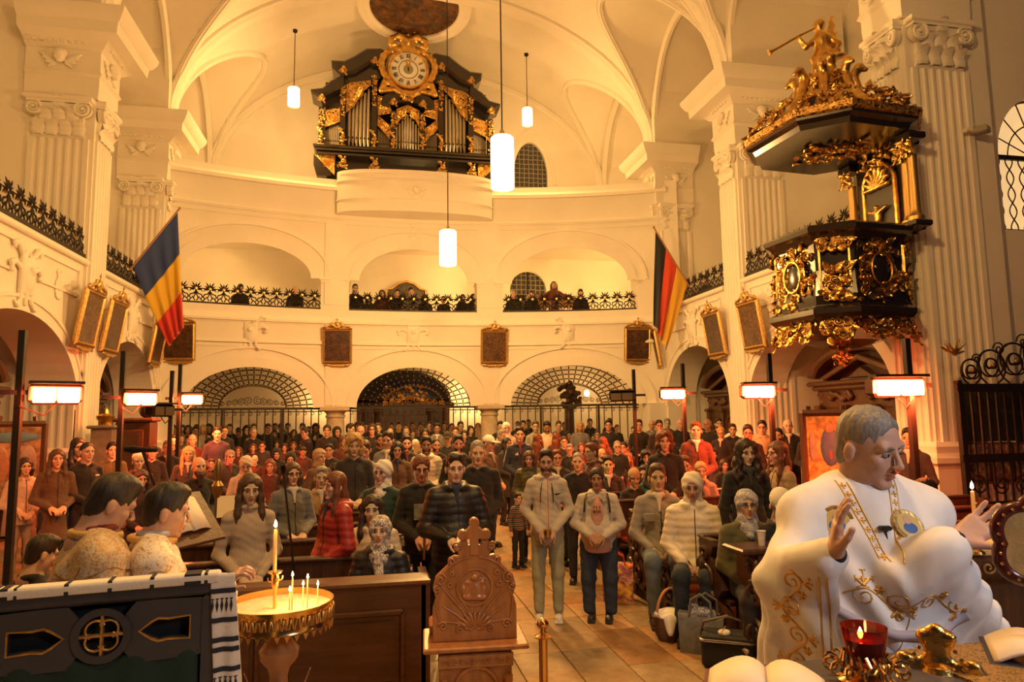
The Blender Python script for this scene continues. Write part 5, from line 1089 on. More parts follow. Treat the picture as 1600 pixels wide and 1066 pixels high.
def head_prims(s, sex):
    f = sex == 'f'; jw = .057 if f else .0645
    s.ell((0, .012, .035), (.0785, .096, .092)).ell((0, -.022, -.04), (jw, .064, .078)).ell((0, -.068, -.100), (.024 if f else .03, .02, .018), k=.02)
    s.cap((0, -.086, .014), (0, -.110, -.028), .007, .0115, k=.008)
    for g in (-1, 1):
        s.ell((g*.0115, -.1, -.033), (.008, .010, .007), k=.006).ell((g*.042, -.06, -.022), (.02, .018, .02), k=.02).ell((g*.081, .014, -.012), (.010, .02, .032), k=.008)
        s.ell((g*.031, -.097, .005), (.017, .014, .0105), k=.010, sub=True)
    s.cap((-.044, -.072, .027), (.044, -.072, .027), .012 if f else .0145, k=.012)
    s.ell((0, -.0875, -.0575), (.021, .0105, .0068), k=.004).ell((0, -.0855, -.0715), (.0185, .0105, .0075), k=.004)
    s.cap((0, .02, -.06), (0, .028, -.19), .046 if f else .054, .058 if f else .066, k=.03)
def hand_prims(s, wrist, d, nrm, side, curl=.5, spread=.12, thumb=.6):
    """five-fingered hand: d along the fingers, nrm out of the back of the hand"""
    d = np.array(Vector(d).normalized()); n = np.array(nrm, float); n = n-d*(n@d); n /= np.linalg.norm(n); x = np.cross(d, n)*side
    R0, t0 = s.R, s.t; B = np.stack([x, d, n], 1); s.frame(R0@B, R0@np.array(wrist, float)+t0)
    s.cap((0, -.015, 0), (0, .012, 0), .026, .027, k=.02)
    for i, (bx, L) in enumerate(((.030, .070), (.0105, .079), (-.0095, .074), (-.0285, .058))):
        s.cap((bx*.55, .01, 0), (bx, .082, 0), .0165, .0125, k=.012)
        a = spread*(bx/.03); p = np.array((bx, .086, 0)); an = curl*.5; r = .0096 if i < 3 else .0085
        for q in range(3):
            l = L*(.44, .32, .24)[q]; p2 = p+l*np.array((sin(a)*cos(an), cos(a)*cos(an), -sin(an))); s.cap(p, p2, r-.0006*q, r-.0006*(q+1), k=.003); p = p2; an += curl*.8
    s.cap((.02, .012, -.004), (.043, .04, -.010), .017, .0135, k=.012).cap((.043, .04, -.010), (.043+.03*thumb, .068, -.014-.02*curl), .0115, .0105, k=.004).cap((.043+.03*thumb, .068, -.014-.02*curl), (.043+.036*thumb, .094, -.02-.03*curl), .0105, .0085, k=.003)
    s.frame(R0, t0)
POSES = {
 'down': dict(el=(.225, .03, 1.11), wr=(.235, -.04, .87)), 'clasp': dict(el=(.232, .03, 1.10), wr=(.075, -.185, 1.0)), 'lap': dict(el=(.232, -.03, 1.12), wr=(.09, -.24, 1.0), sit=1), 'up': dict(el=(.22, -.1, 1.12), wr=(.06, -.2, 1.36), sit=1)}
def pose_of(p):
    d = dict(POSES[p]) if isinstance(p, str) else dict(p); dz = -.40 if d.get('sit') else 0
    for sd in ('L', 'R'):
        g = 1 if sd == 'R' else -1
        for k in ('el', 'wr'):
            q = d.get(k+sd) or (d[k][0]*g, d[k][1], d[k][2]); d[k+sd] = (q[0], q[1], q[2]+dz)
    d['dz'] = dz; return d
def body_mesh(sex, pose, lod, pitch, hands=True, yaw=0):
    key = ('body', sex, str(pose), lod, pitch, hands, yaw)
    if key in MC: return MC[key]
    P = pose_of(pose); dz = P['dz']; Rh = rotm(pitch, 0, 0) if not yaw else rotm(0, 0, yaw)@rotm(pitch, 0, 0); hc = np.array((0, -.04*pitch, HZ+dz))
    s = SD(.02); s.frame(Rh, hc); head_prims(s, sex); s.frame()
    s.cap((0, .02, HZ+dz-.15), (0, .025, 1.38+dz), .055, .075)
    V, Q = s.mesh((.0062, .009, .013)[lod]); parts = [(V, Q)]; c = V[Q].mean(1); L = (c-hc)@Rh
    lip = (np.abs(L[:, 0]) < .0225) & (L[:, 1] < -.083) & (L[:, 2] < -.0515) & (L[:, 2] > -.0795); mi = [lip.astype(int)]
    t = SD(.04); t.ell((0, .01, 1.27+dz), (.13, .088, .19)).ell((0, .01, 1.05+dz), (.115, .083, .2)).ell((0, .01, .93+dz), (.14, .09, .1))
    for g, sd in ((-1, 'L'), (1, 'R')): t.cap((g*.05, .02, 1.41+dz), (g*.145, .015, 1.385+dz), .048, .042).path([(g*.152, .015, 1.38+dz), P['el'+sd], P['wr'+sd]], [.042, .036, .026])
    if lod == 2 and hands:
        for sd in 'LR':
            w = np.array(P['wr'+sd]); e = np.array(P['el'+sd]); d = (w-e)/np.linalg.norm(w-e); t.cap(w, w+d*.1, .032, .028)
    V, Q = t.mesh((.02, .026, .03)[lod]); parts.append((V, Q)); mi.append(np.zeros(len(Q), int))
    if hands and lod < 2:
        h = SD(.01)
        for g, sd in ((-1, 'L'), (1, 'R')):
            w = np.array(P['wr'+sd]); e = np.array(P['el'+sd]); d = (w-e)/np.linalg.norm(w-e)
            hd = P.get('hd'+sd, tuple(d)); hn = P.get('hn'+sd, (0, -.5, 1) if isinstance(pose, str) else (0, -.6, .8)); hand_prims(h, w, hd, hn, P.get('side'+sd, -g), P.get('curl', .75), P.get('spread', .06), P.get('thumb', .35))
        V, Q = h.mesh(.0052 if lod == 0 else .0075); parts.append((V, Q)); mi.append(np.zeros(len(Q), int))
    V, Q = joinVQ(parts); me = fastmesh('body', V, Q, [SKIN, LIPS], np.concatenate(mi)); MC[key] = me; return me
def coat_mesh(style, pose, lod, bulk=1.):
    key = ('coat', style, str(pose), lod, bulk)
    if key in MC: return MC[key]
    P = pose_of(pose); dz = P['dz']; sit = P.get('sit'); s = SD(.045); th = {'p': .022, 'c': .012, 'j': .01, 's': .004}[style]; B = bulk
    s.ell((0, .012, 1.27+dz), ((.148+th)*B, .105+th*B, .2)).ell((0, .005, 1.04+dz), ((.15+th)*B, (.104+th)*B*B, .22))
    hem = {'p': .80, 'c': .55, 'j': .82, 's': .86}[style]
    if sit: s.ell((0, -.05, .93+dz), ((.152+th)*B, .16, .12))
    else: s.cap((0, .01, 1.0+dz), (0, .01, hem+.05), (.13+th)*B, (.138+th+(.02 if style == 'c' else 0))*B); s.ell((0, .01, hem+.1), ((.15+th)*B, .12, .1))
    for g, sd in ((-1, 'L'), (1, 'R')):
        s.cap((g*.06, .02, 1.425+dz), (g*.15*min(B, 1.1), .015, 1.39+dz), .05+th, .05+th, k=.03)
        e, w = np.array(P['el'+sd]), np.array(P['wr'+sd]); w2 = w+(e-w)*.06; s.path([(g*.158*min(B, 1.12), .015, 1.385+dz), e, w2], [(.049+th)*B**.5, (.043+th)*B**.5, .035+th*.5], k=.022)
    if not sit: s.box((0, 0, hem-.35), (.5, .5, .35), .01, sub=True, k=.015)
    # collar
    if style != 's':
        zc = 1.465+dz; r = .085 if style != 'p' else .088
        pts = [(r*sin(radians(a)), .02+r*1.0*cos(radians(a)), zc+.012*(1 if abs(a) < 100 else -.6)) for a in range(-150, 151, 25)]
        s.path(pts, .02 if style != 'p' else .028, k=.02)
    else:
        s.path([(.068*sin(radians(a)), .02+.066*cos(radians(a)), 1.462+dz) for a in range(-180, 181, 30)], .016, k=.02)
    if style == 'p':
        s.post = lambda X, Y, Z, F: F-.0065*np.abs(np.sin((Z+.006*np.sin(X*24+Y*18))*pi/.062))+.003
    else:
        rg = random.Random(hash(style+str(B)) % 97); ph = [rg.uniform(0, 6) for _ in range(4)]
        s.post = lambda X, Y, Z, F: F-.0018*np.sin(Z*38+X*22+ph[0])*np.sin(X*31+Y*20+ph[1])-.0016*np.sin(Z*95+ph[2]+X*35+np.sin(X*20)*2)
    V, Q = s.mesh((.0115, .016, .024)[lod]); me = fastmesh('coat', V, Q, [SATIN if style == 'p' else KNIT if style == 's' else CLOTH]); MC[key] = me; return me
from mathutils.bvhtree import BVHTree
def seam_mesh(style, pose, lod, bulk):
    """zip or button line down the front of a coat, following its surface"""
    key = ('seam', style, str(pose), lod, bulk)
    if key in MC: return MC[key]
    me = coat_mesh(style, pose, lod, bulk); b = BVHTree.FromPolygons([v.co[:] for v in me.vertices], [p.vertices[:] for p in me.polygons]); P = []; dz = pose_of(pose)['dz']
    for z in np.linspace(1.46, .99 if dz else .84, 22):
        p = b.ray_cast(Vector((.012, -.6, z+dz)), Vector((0, 1, 0)))[0]
        if p is not None and (not P or abs(p.y-P[-1].y) < .045): P.append(p+Vector((0, -.001, 0)))
        elif P: break
    mb = MB()
    if len(P) > 1: mb.tube(P, .0042, 5)
    me = mb.mesh('front_closure', STEEL, 1.5); MC[key] = me; return me
def trouser_mesh(sit, lod):
    key = ('trousers', bool(sit), lod)
    if key in MC: return MC[key]
    s = SD(.03)
    if sit:
        s.ell((0, .0, .54), (.165, .14, .12))
        for g in (-1, 1): s.path([(g*.09, -.02, .54), (g*.11, -.44, .53), (g*.11, -.44, .1)], [.092, .072, .055])
    else:
        s.ell((0, .01, .92), (.155, .11, .12))
        for g in (-1, 1): s.path([(g*.085, .01, .88), (g*.1, .0, .48), (g*.1, .02, .11)], [.092, .068, .055])
    s.post = lambda X, Y, Z, F: F-.004*np.sin(Z*45+X*30)*np.sin(Z*17+Y*25)
    V, Q = s.mesh((.014, .02, .03)[lod]); me = fastmesh('trousers', V, Q, [DENIM]); MC[key] = me; return me
def shoe_mesh():
    if 'shoe' in MC: return MC['shoe']
    s = SD(.02); s.ell((0, -.1, .045), (.045, .075, .04)).ell((0, .03, .05), (.038, .06, .045)).cap((0, .04, .06), (0, .04, .12), .042, .045).box((0, -.04, .012), (.045, .135, .014), .012); me = fastmesh('shoe', *s.mesh(.010), [SHOE]); MC['shoe'] = me; return me
def hair_mesh(st, lod):
    key = ('hair', st, lod)
    if key in MC: return MC[key]
    s = SD(.02); mat = HAIR
    if st in 'slmukWx':
        s.ell((0, .014, .044), (.088, .106, .097) if st not in 'sx' else ((.0825, .1, .0945) if st == 's' else (.08, .0982, .0935)))
        if st in 'sx':
            if st == 's': s.ell((0, -.02, .104), (.064, .066, .038), k=.03)
            s.ell((0, .052, -.03), (.0635, .052, .062), k=.03)
            s.ell((0, -.128, .004 if st == 's' else .01), (.07, .088, .101), sub=True, k=.008).box((0, -.085, -.078), (.14, .058, .062), .02, sub=True, k=.012).box((0, 0, -.152), (.14, .16, .066), .01, sub=True, k=.012)
            for g in (-1, 1): s.ell((g*.086, .010, -.018), (.03, .025, .037), sub=True, k=.006)
        if st in 'lk':
            w = .03 if st == 'l' else .045
            for g in (-1, 1): s.path([(g*.068, -.01, .06), (g*.086, -.02, -.06), (g*.095, -.045, -.2), (g*.085, -.07, -.33)], [w, w, w*1.05, w*.6])
            s.ell((0, .07, -.1), (.09, .045, .2)).cap((0, .085, -.1), (0, .09, -.3), .06, .05)
        if st in 'mW':
            for g in (-1, 1): s.path([(g*.068, -.005, .06), (g*.084, -.015, -.04), (g*.078, -.02, -.115)], [.032, .034, .022])
            s.ell((0, .06, -.05), (.085, .05, .1))
            if st == 'W': s.ell((0, -.03, .09), (.085, .075, .055)).ell((0, .02, .06), (.105, .115, .105))
        if st == 'u': s.ell((0, .115, .06), .048)
        if st != 's' and st != 'x':
            s.ell((0, -.118, -.022), (.061 if st in 'lkmW' else .072, .078, .106), sub=True, k=.012)
            if st == 'u': s.box((0, -.03, -.1), (.13, .13, .08), .02, sub=True, k=.02)
        amp = .006 if st in 'kW' else .003
        s.post = lambda X, Y, Z, F: F-amp*np.sin(X*140+np.sin(Z*30)*2)*np.sin(Y*150+1)-(.012*np.sin(X*60)*np.sin(Y*55)*np.sin(Z*58) if st in 'kW' else 0)
    elif st == 'f':
        s.cap((-.045, -.06, .075), (.045, -.06, .075), .026).cap((-.06, -.04, .05), (-.062, -.03, .0), .018).cap((.06, -.04, .05), (.062, -.03, .0), .018)
    elif st == 'H':
        s.ell((0, .018, .032), (.098, .116, .112)).cap((0, .02, -.09), (0, .02, -.2), .084, .105).cap((0, -.04, -.185), (0, -.09, -.25), .045, .03); s.ell((0, -.122, -.034), (.064, .09, .102), sub=True, k=.012); mat = CLOTH
        s.post = lambda X, Y, Z, F: F-.004*np.sin(Z*70+X*40+Y*50)
    elif st == 'D':
        s.ell((0, .035, .03), (.118, .128, .135)).cap((0, .03, -.1), (0, .05, -.2), .11, .13); s.ell((0, -.125, -.015), (.075, .12, .1), sub=True, k=.02); mat = CLOTH
    elif st == 'C':
        s.ell((0, .012, .055), (.088, .108, .092)).box((0, 0, -.06), (.15, .15, .085), .01, sub=True).ell((0, -.13, .045), (.07, .07, .012)); mat = CLOTH
    elif st == 'B':
        s.ell((0, .012, .06), (.092, .113, .105)).box((0, -.01, -.07), (.15, .15, .085), .01, sub=True).cap((-.05, -.075, .03), (.05, -.075, .03), .02); mat = KNIT
    V, Q = s.mesh((.0085, .0105, .015)[lod]); me = fastmesh('hair', V, Q, [mat]); MC[key] = me; return me
def beard_mesh(long=False):
    k = 'beard%d' % long
    if k in MC: return MC[k]
    s = SD(.015); s.ell((0, -.024, -.054), (.066, .0668, .0705)); s.box((0, 0, .03), (.15, .15, .068), .01, sub=True, k=.02).ell((0, -.1, -.064), (.022, .03, .012), sub=True, k=.006).ell((0, -.06, -.0), (.05, .08, .055), sub=True, k=.02).box((0, .08, -.06), (.1, .07, .12), .01, sub=True); s.cap((-.025, -.088, -.05), (.025, -.088, -.05), .008, k=.006)
    if long: s.cap((0, -.07, -.1), (0, -.085, -.22), .05, .03, k=.03)
    s.post = lambda X, Y, Z, F: F-.002*np.sin(X*200)*np.sin(Y*180+Z*160); me = fastmesh('beard', *s.mesh(.008), [HAIR]); MC[k] = me; return me
def eye_mesh(lod, closed=False):
    k = ('eyes', lod, closed)
    if k in MC: return MC[k]
    mb = MB()
    for g in (-1, 1):
        if closed: mb.tube([(g*.031-.013, -.088, .003), (g*.031, -.092, -.001), (g*.031+.013, -.087, .003)], .0022, 5, m=1)
        elif lod < 2: mb.ball((g*.031, -.0765, .003), (.0132, .011, .0068), 12, 8, 0); mb.ball((g*.031, -.0838, .0035), (.0066, .0046, .0062), 10, 6, 1)
        else: mb.ball((g*.031, -.078, .004), (.013, .011, .0075), 8, 6, 1)
    me = mb.mesh('eyes', [EYEW, IRIS], 1.5); MC[k] = me; return me
def brow_mesh():
    if 'brow' in MC: return MC['brow']
    mb = MB()
    for g in (-1, 1):
        mb.tube([(g*.012, -.0905, .024), (g*.03, -.0905, .030), (g*.05, -.0775, .024)], [.0032, .0042, .002], 5); mb.tube([(g*.0175, -.0865, .0065), (g*.031, -.0905, .0125), (g*.0455, -.083, .0065)], [.0014, .0022, .0014], 4)
    me = mb.mesh('eyebrows', HAIR, 1.5); MC['brow'] = me; return me
def glasses_mesh():
    if 'gl' in MC: return MC['gl']
    mb = MB()
    for g in (-1, 1):
        mb.tube([(g*.033+.022*cos(a), -.098+.008*abs(cos(a)), .002+.017*sin(a)) for a in np.linspace(0, 2*pi, 17)[:-1]], .0022, 5, closed=True); mb.tube([(g*.055, -.092, .006), (g*.078, -.04, .008), (g*.082, .02, .0)], .002, 4)
    mb.tube([(-.011, -.102, .004), (.011, -.102, .004)], .002, 4); me = mb.mesh('glasses', STEEL, 1.5); MC['gl'] = me; return me
SKINC = dict(l=(.62, .40, .29), m=(.50, .30, .20), d=(.32, .175, .105), o=(.58, .36, .26))
NPERS = []
def person(u, vtop, vchin, sex='m', hair='s', hcol='d', coat='j', ccol='k', yaw=0., pitch=0., pose=None, D=None, skin='l', label=None, extras='', tcol=(.02, .02, .028), group='people of the congregation', kind=None, zfloor=0., hgt=None, bulk=1., headyaw=0., place=None, where='', lodf=None, covered=False, X=None):
    """one churchgoer: position from where the head shows, size from the head's height"""
    px = vchin-vtop; D0 = D; D = D or FPX*.25/px; P = atD(u, vtop, D); sit = None
    z = P.z-zfloor
    if pose is None: pose = 'clasp' if z > 1.48 or P.x < -2.4 else 'lap'
    sit = pose_of(pose).get('sit')
    if sit:     # sit on the nearest bench
        base = (ROW0-.2) if P.x > 1.8 else 5.75; i = round((P.y-base)/PITCH_)
        if (-1 < i < 5) and place is None and (P.x > 3.0 or P.x < .2): D *= (base+i*PITCH_)/P.y; P = atD(u, vtop, D); z = P.z-zfloor
        st = min(max(z/1.355, .82), 1.16)
    else: st = min(max(z/1.755, .5 if hgt else .76), 1.13)
    if hgt: st = hgt
    lod = lodf if lodf is not None else (0 if D < 8.2 else 1 if D < 12.5 else 2)
    d = Vector((-P.x, -P.y)); rz = atan2(d.x, -d.y)+radians(yaw)
    t = thing('person', None, 'person', (P.x, P.y, zfloor), rz, group, scale=st)
    dz = -.40 if sit else 0; hc = (0, -.04*pitch, HZ+dz)
    o = link('body', body_mesh(sex, pose, lod, pitch, True, headyaw), t, None, tuple(c*random.uniform(.86, 1.1) for c in SKINC[skin]))
    link('coat' if coat in 'pcj' else 'sweater', coat_mesh(coat, pose, lod, bulk), t, None, C_[ccol] if isinstance(ccol, str) else ccol)
    if lod < 2 and coat in 'jcp': link('front_closure', seam_mesh(coat, pose, lod, bulk), t)
    link('trousers', trouser_mesh(sit, max(lod, 1)), t, None, tcol)
    def onhead(name, me, col=None):
        q = link(name, me, t, hc, col); q.rotation_euler = (Matrix.Rotation(headyaw, 3, 'Z') @ Matrix.Rotation(pitch, 3, 'X')).to_euler(); return q
    hn = dict(H='headscarf', D='hood', C='cap', B='knitted_hat').get(hair, 'hair'); hk = C_[hcol] if isinstance(hcol, str) else hcol
    if hair != 'b':
        q = onhead(hn, hair_mesh(hair, lod), hk)
        if hair in 'BC' and lod < 2: onhead('hair', hair_mesh('x', 1), C_['d'])
    elif 'Z' in extras: onhead('hair', hair_mesh('x', lod), hk)
    onhead('eyes', eye_mesh(lod, 'e' in extras)); 
    if lod < 2 or pitch == 0: onhead('eyebrows', brow_mesh(), hk if hair not in 'HDCB' else C_['d'])
    if 'G' in extras: onhead('glasses', glasses_mesh())
    if 'b' in extras: onhead('beard', beard_mesh('L' in extras), (.04, .024, .015))
    if True:
        for g in (-1, 1):
            s = link('shoe', shoe_mesh(), t, (g*(.11 if sit else .1), -.44 if sit else .02, 0), (.02, .018, .017))
    if 'S' in extras or (hair in 'slmuk' and lod < 2 and random.random() < .4 and coat != 's'):   # shirt at the open collar
        c = random.choice([(.5, .45, .4), (.03, .03, .035), (.3, .28, .3), (.14, .03, .03), (.02, .025, .06)]) if 'S' not in extras else (.6, .55, .48)
        mb = MC.get('shirt')
        if not mb:
            s = SD(.02); s.cap((0, -.058, 1.455), (0, -.1, 1.32), .026, .010).cap((-.03, -.04, 1.47), (.03, -.04, 1.47), .03, k=.03); mb = fastmesh('shirt', *s.mesh(.012), [CLOTH]); MC['shirt'] = mb
        link('shirt', mb, t, (0, -.012, dz), c)
    NPERS.append((t, dict(u=u, v=vtop, D=D, sex=sex, hair=hair, hcol=hcol, coat=coat, ccol=ccol, sit=bool(sit), extras=extras, label=label, where=where, pitch=pitch, yaw=yaw)))
    return t
# ---- the crowd, read off the photograph region by region: x, top and chin of each head, then looks
PENDING = []
CROWD = {180: """245 310 455 m s k j k 0 .;410 255 400 m s k j k 10 .;500 310 400 m s k j k 0 .;445 415 590 m s n j k 8 .;625 370 530 m s g j k 5 S;695 300 440 m s k j k 10 b;790 285 400 f l n c o 0 .;920 290 425 m b g j M 0 .;955 200 300 m s k j c 0 .;870 160 260 f m k j k 0 .;805 180 255 f m d j k 0 .
1120 265 340 f m k j k 0 .;1220 170 310 m s k j v 0 .;1300 160 270 m s n j K 15 .;1120 345 450 f D k j k 10 .;1180 380 520 m s d j k 5 Ge;875 435 620 f l y c K 0 .;280 520 720 f B c c M 15 .;1000 560 800 m b d j k 25 bL;835 620 760 f m r j M 0 .;1160 552 640 m s r j k 0 .;1150 625 770 m s d j k -10 .;1370 480 655 f u g c K 20 G;1250 750 910 f m d j K 0 .
310 715 960 f l d j k 12 .;1360 410 500 m s r j M 0 .;1465 440 545 f m r j M 0 G;1120 105 190 m D k j k 0 .;1370 110 195 m s k j k -20 .;1470 215 310 m C k j k 0 .;970 150 215 m s k j K 0 .;760 130 215 m s k j k 0 .;690 160 240 m s d j k 0 .;1045 150 230 f l y j c 0 .""",
370: """200 215 320 m b g j k 20 Z;120 195 295 m D k j k 0 .;365 150 250 m s k j k 30 .;450 240 330 f H d c k 0 .;560 235 320 f m k j k 0 .;680 235 330 f m n c b 0 .;820 215 330 m s k j k -60 .;940 170 250 m D k j k 0 .;1075 180 300 f u k c k 0 .;1195 210 320 f D k c k 15 .;1350 165 280 m s d j k 60 S;1475 190 310 m b d j k 0 b;785 90 190 m s k j K 0 .
530 90 175 m s k j k 0 .;460 110 190 m s k j k 0 .;380 110 175 m C b j k 0 .;610 135 220 m s k j k 0 .;205 140 215 m s n j k 0 .;160 150 220 f m y j k 0 .;145 350 455 f W g c K 0 .;195 405 510 f m r j M 0 .;305 380 500 m s d j K 0 G;480 375 475 m s n j k 0 .;570 400 520 f m d j M 0 .;675 380 495 f m n j b 0 .;800 360 475 f m y j b 0 .;480 460 610 f H k c k 0 .;790 440 575 m s d j M 0 e
1000 350 455 f m d j k 0 .;1100 410 570 m s k j k -8 .;1260 310 445 f l n c M 30 .;1400 300 525 f W y c K 0 .;990 465 665 f H t c b 35 .;110 555 770 f H c c c 5 e;215 540 680 m b g j M 0 .;400 590 750 f m r j M -8 .;385 760 905 m s r j c 0 .;640 520 690 f D k c k 0 .;660 625 910 f m n c G 12 GS;1010 680 900 m s g j t 5 S;1200 650 840 f W k c k 120 .;35 450 560 f m d j M 0 G;860 200 270 m s k j k 0 .""",
550: """100 190 310 m b d j k 0 b;160 150 250 m s k j k 0 .;240 165 285 f m d j k 0 G;310 160 260 m s n j k 0 .;70 95 175 m D n j k 0 .;110 125 195 m s b j k 0 .;455 220 325 m b g j K 0 .;430 260 450 m s d j a -12 S;330 290 435 m s k j k 15 b;540 385 580 f m k c b 0 G;645 310 490 m s k j k 8 b;755 355 480 f H w c K 20 .;885 320 510 m s k p c 0 b;1000 345 505 m b k j k 10 bZ
645 220 325 m b g j K 0 .;560 255 335 m b d j K 0 .;735 205 280 m s d j k 0 .;870 220 345 f l d c t 5 .;1010 160 275 m s k j G 0 S;1135 270 415 m C d j K -8 .;1230 205 315 m s n j K 0 .;1335 245 365 f l k j k 0 .;1265 305 500 m s k j k 0 bS;1410 190 295 f l k j k 25 .;470 155 245 m s k j k 0 .;555 150 240 m s d j k 0 .;640 170 245 m s n j k 0 .
815 155 220 m s k j K 0 .;725 150 215 m s k j K 0 .;925 95 190 m s d j k 0 .;1020 120 200 m s k j k 20 .;1100 150 225 m s k j K 0 .;1290 140 245 m s k j K 10 .;1190 165 240 m s n j K 0 .;960 280 360 m s n j K 0 .;725 265 340 m b n j K 0 .;200 720 920 f l r c K 20 .;150 362 580 m s n s q 0 e;575 320 400 m s k j K 0 .;1500 160 250 f H t c t 0 .;840 500 690 f l k p c 8 .;400 235 330 m s d j K 0 .;780 210 290 f m n j K 0 .""",
740: """180 310 490 m C w j b 60 S;330 240 375 m s g j K 55 .;390 150 275 f H w c c 10 .;318 140 240 m s k j k 0 .;545 205 370 m s k j v 5 .;520 140 225 m s r j k 0 .;590 130 225 m s k j k 0 .;735 115 235 m s n j q 0 .;870 100 220 m s k j c 0 be;1010 135 235 m s n j k 0 .;1080 150 225 m s k j k 0 .;1265 140 250 f m y c G 0 .;1380 90 170 m s k j k 0 .;650 65 145 m s k j k -10 .;1370 180 255 f m k j k 0 .
1470 250 350 m s n j K 0 G;760 285 430 f l r c M 160 .;930 375 495 f m n j M -5 .;1075 320 455 m s n j k 0 G;1140 410 555 m s g j k 5 G;985 270 400 f l r c M 150 .;1190 280 385 m s k j k -20 .;1280 390 520 f m r j M 0 .;1360 330 420 f m r j M 0 .;1400 400 605 m s r j M -55 .;1240 510 740 m b g j k 0 Z;990 480 685 m s r j K 10 GS;660 490 690 f l n p o 0 .;820 365 470 m s d j k 0 .;395 330 480 f l k c K 40 .;130 260 345 m s r j K 0 .;240 260 340 m b g j K 0 .""",
900: """310 460 620 m b d j k 45 b;380 550 740 m s k j K 0 S;490 370 525 m b g j k 0 GZ;380 410 530 m s n j k 0 .;640 430 530 f m y j M 0 .;610 510 655 f l r c M 0 .;770 330 440 m s n j q 5 .;835 490 675 f W k c k 5 .;690 200 315 m s n j q -15 .;745 85 200 m s k j k 5 .;900 120 225 m b k j G -10 .;985 125 250 m s k j k 10 .;1080 30 130 m s g j K 0 .;1235 55 155 m b g j k 15 .;1245 195 300 f m k c k 0 .;1050 255 470 f W r c k 5 .
1420 145 325 m s r c M 10 S;1035 495 645 f m y c t 10 .;920 365 480 m s y j K 0 .;760 430 520 m s k j K 0 G;1300 435 570 f W r c M 0 .;1285 550 745 m s n j k 10 .;1480 620 825 f u y j p 5 .;830 660 875 m s d j T -35 .;690 715 915 f B t j k 10 .;385 120 235 m s k j k 0 .;395 30 110 m s k j k 0 .;165 85 170 m s k j k 0 .;485 180 260 m s n j k 20 .;260 245 335 m s g j k 10 G;140 350 430 f m r j k 0 .;320 320 460 f l r c M 160 .;500 320 395 f m d j K 0 .;640 345 440 f m r c M 120 .;130 270 340 f m k j k 10 .""",
1080: """185 -5 115 m b k j k -30 .;320 50 165 m s d j k 10 b;350 205 335 f u y c k -15 GS;490 170 285 m s d j k 5 .;670 180 350 m s d j k 5 G;840 130 280 m s k j t -8 G;1035 225 375 m s k j k -15 b;1145 95 235 m b g j k 0 S;1415 170 325 m b g j k 0 G;265 460 600 f H k c K 5 .;540 255 345 m s k j k -10 .;390 590 745 f m d j k 25 .;890 540 695 f m k j K 12 .;130 225 320 m s r j M 10 .;790 580 700 f m r c M 0 .;1430 660 790 m s r j K 160 .;430 540 650 f m r j M -20 ."""}
for x0, txt in CROWD.items():
    for ln in txt.replace('\n', ';').split(';'):
        if not ln.strip(): continue
        zx, zt, zc, sex, hr, hc_, ct, cc, yw, ex = ln.split()
        zx, zt, zc = float(zx), float(zt), float(zc); px = (zc-zt)/7.615
        e = '' if ex == '.' else ex
        PENDING.append(dict(u=x0+zx/7.615, vtop=640+zt/7.615, vchin=640+zc/7.615, sex=sex, hair=hr, hcol=hc_, coat=ct, ccol=cc, yaw=float(yw)+random.uniform(-6, 6), pitch=.38 if 'e' in e else random.choice((0, 0, .1)), skin=random.choice('llmo') if 'k' not in hc_ else random.choice('lmmd'), extras=e))
# ---- people leaning on the gallery parapets
def gal(u, vt, vc, sex, hr, hc_, ct, cc, yw=0, ex='', pitch=0., lab=None, D=21.3, depth=.8):
    P = atY(u, vt, YB(atY(u, vt, 20.6).x)+depth); D = P.y/ray(u, vt).y
    return person(u, vt, vc, sex, hr, hc_, ct, cc, yw, pitch, 'clasp', D, 'l', lab, ex, zfloor=4.34, group='people on the gallery', where='gal', hgt=None)
gal(376, 444, 458, 'm', 's', 'd', 'j', 'k', 0, 'e', .4, 'person in a black jacket leaning over the left gallery railing'); gal(460, 447, 461, 'm', 'b', 'g', 'j', 'k', -20, '', 0, 'bald person in black at the right end of the left gallery bay')
gal(555, 441, 455, 'm', 's', 'k', 'j', 'k', 10, 'bG', 0, 'tall bearded person in black at the left end of the middle gallery'); gal(576, 461, 473, 'f', 'm', 'd', 'j', 'K', 0, '', .3); gal(597, 453, 466, 'f', 'l', 'd', 'c', 'M', 0); gal(621, 452, 464, 'm', 's', 'd', 'j', 'k', 0, '', .2); gal(642, 449, 462, 'm', 's', 'k', 'j', 'G', 10, '', .3); gal(664, 460, 472, 'f', 'l', 'd', 'j', 'k', 0); gal(693, 463, 475, 'm', 's', 'k', 'j', 'k', 0); gal(723, 460, 473, 'f', 'H', 'k', 'c', 'k', 0); gal(740, 459, 472, 'f', 'H', 'd', 'c', 'K', 10)
gal(802, 453, 467, 'm', 's', 'g', 'j', 'K', 5, '', 0, 'person with grey hair at the left end of the right gallery bay'); gal(830, 454, 467, 'm', 's', 'd', 'j', 'k', 0, '', .35, 'person looking down at their hands beside the gallery window'); gal(907, 452, 466, 'm', 's', 'd', 'j', 'k', 0, '', .35, 'person in black leaning on the railing right of the red-robed statue')
P_ = atX(1101, 416, XR+1.2); person(1101, 416, 432, 'm', 's', 'd', 'j', 'k', -40, .25, 'clasp', P_.y/ray(1101, 416).y, 'l', 'person with hand at face leaning on the right side gallery railing', '', zfloor=4.34, group='people on the gallery', place=1)
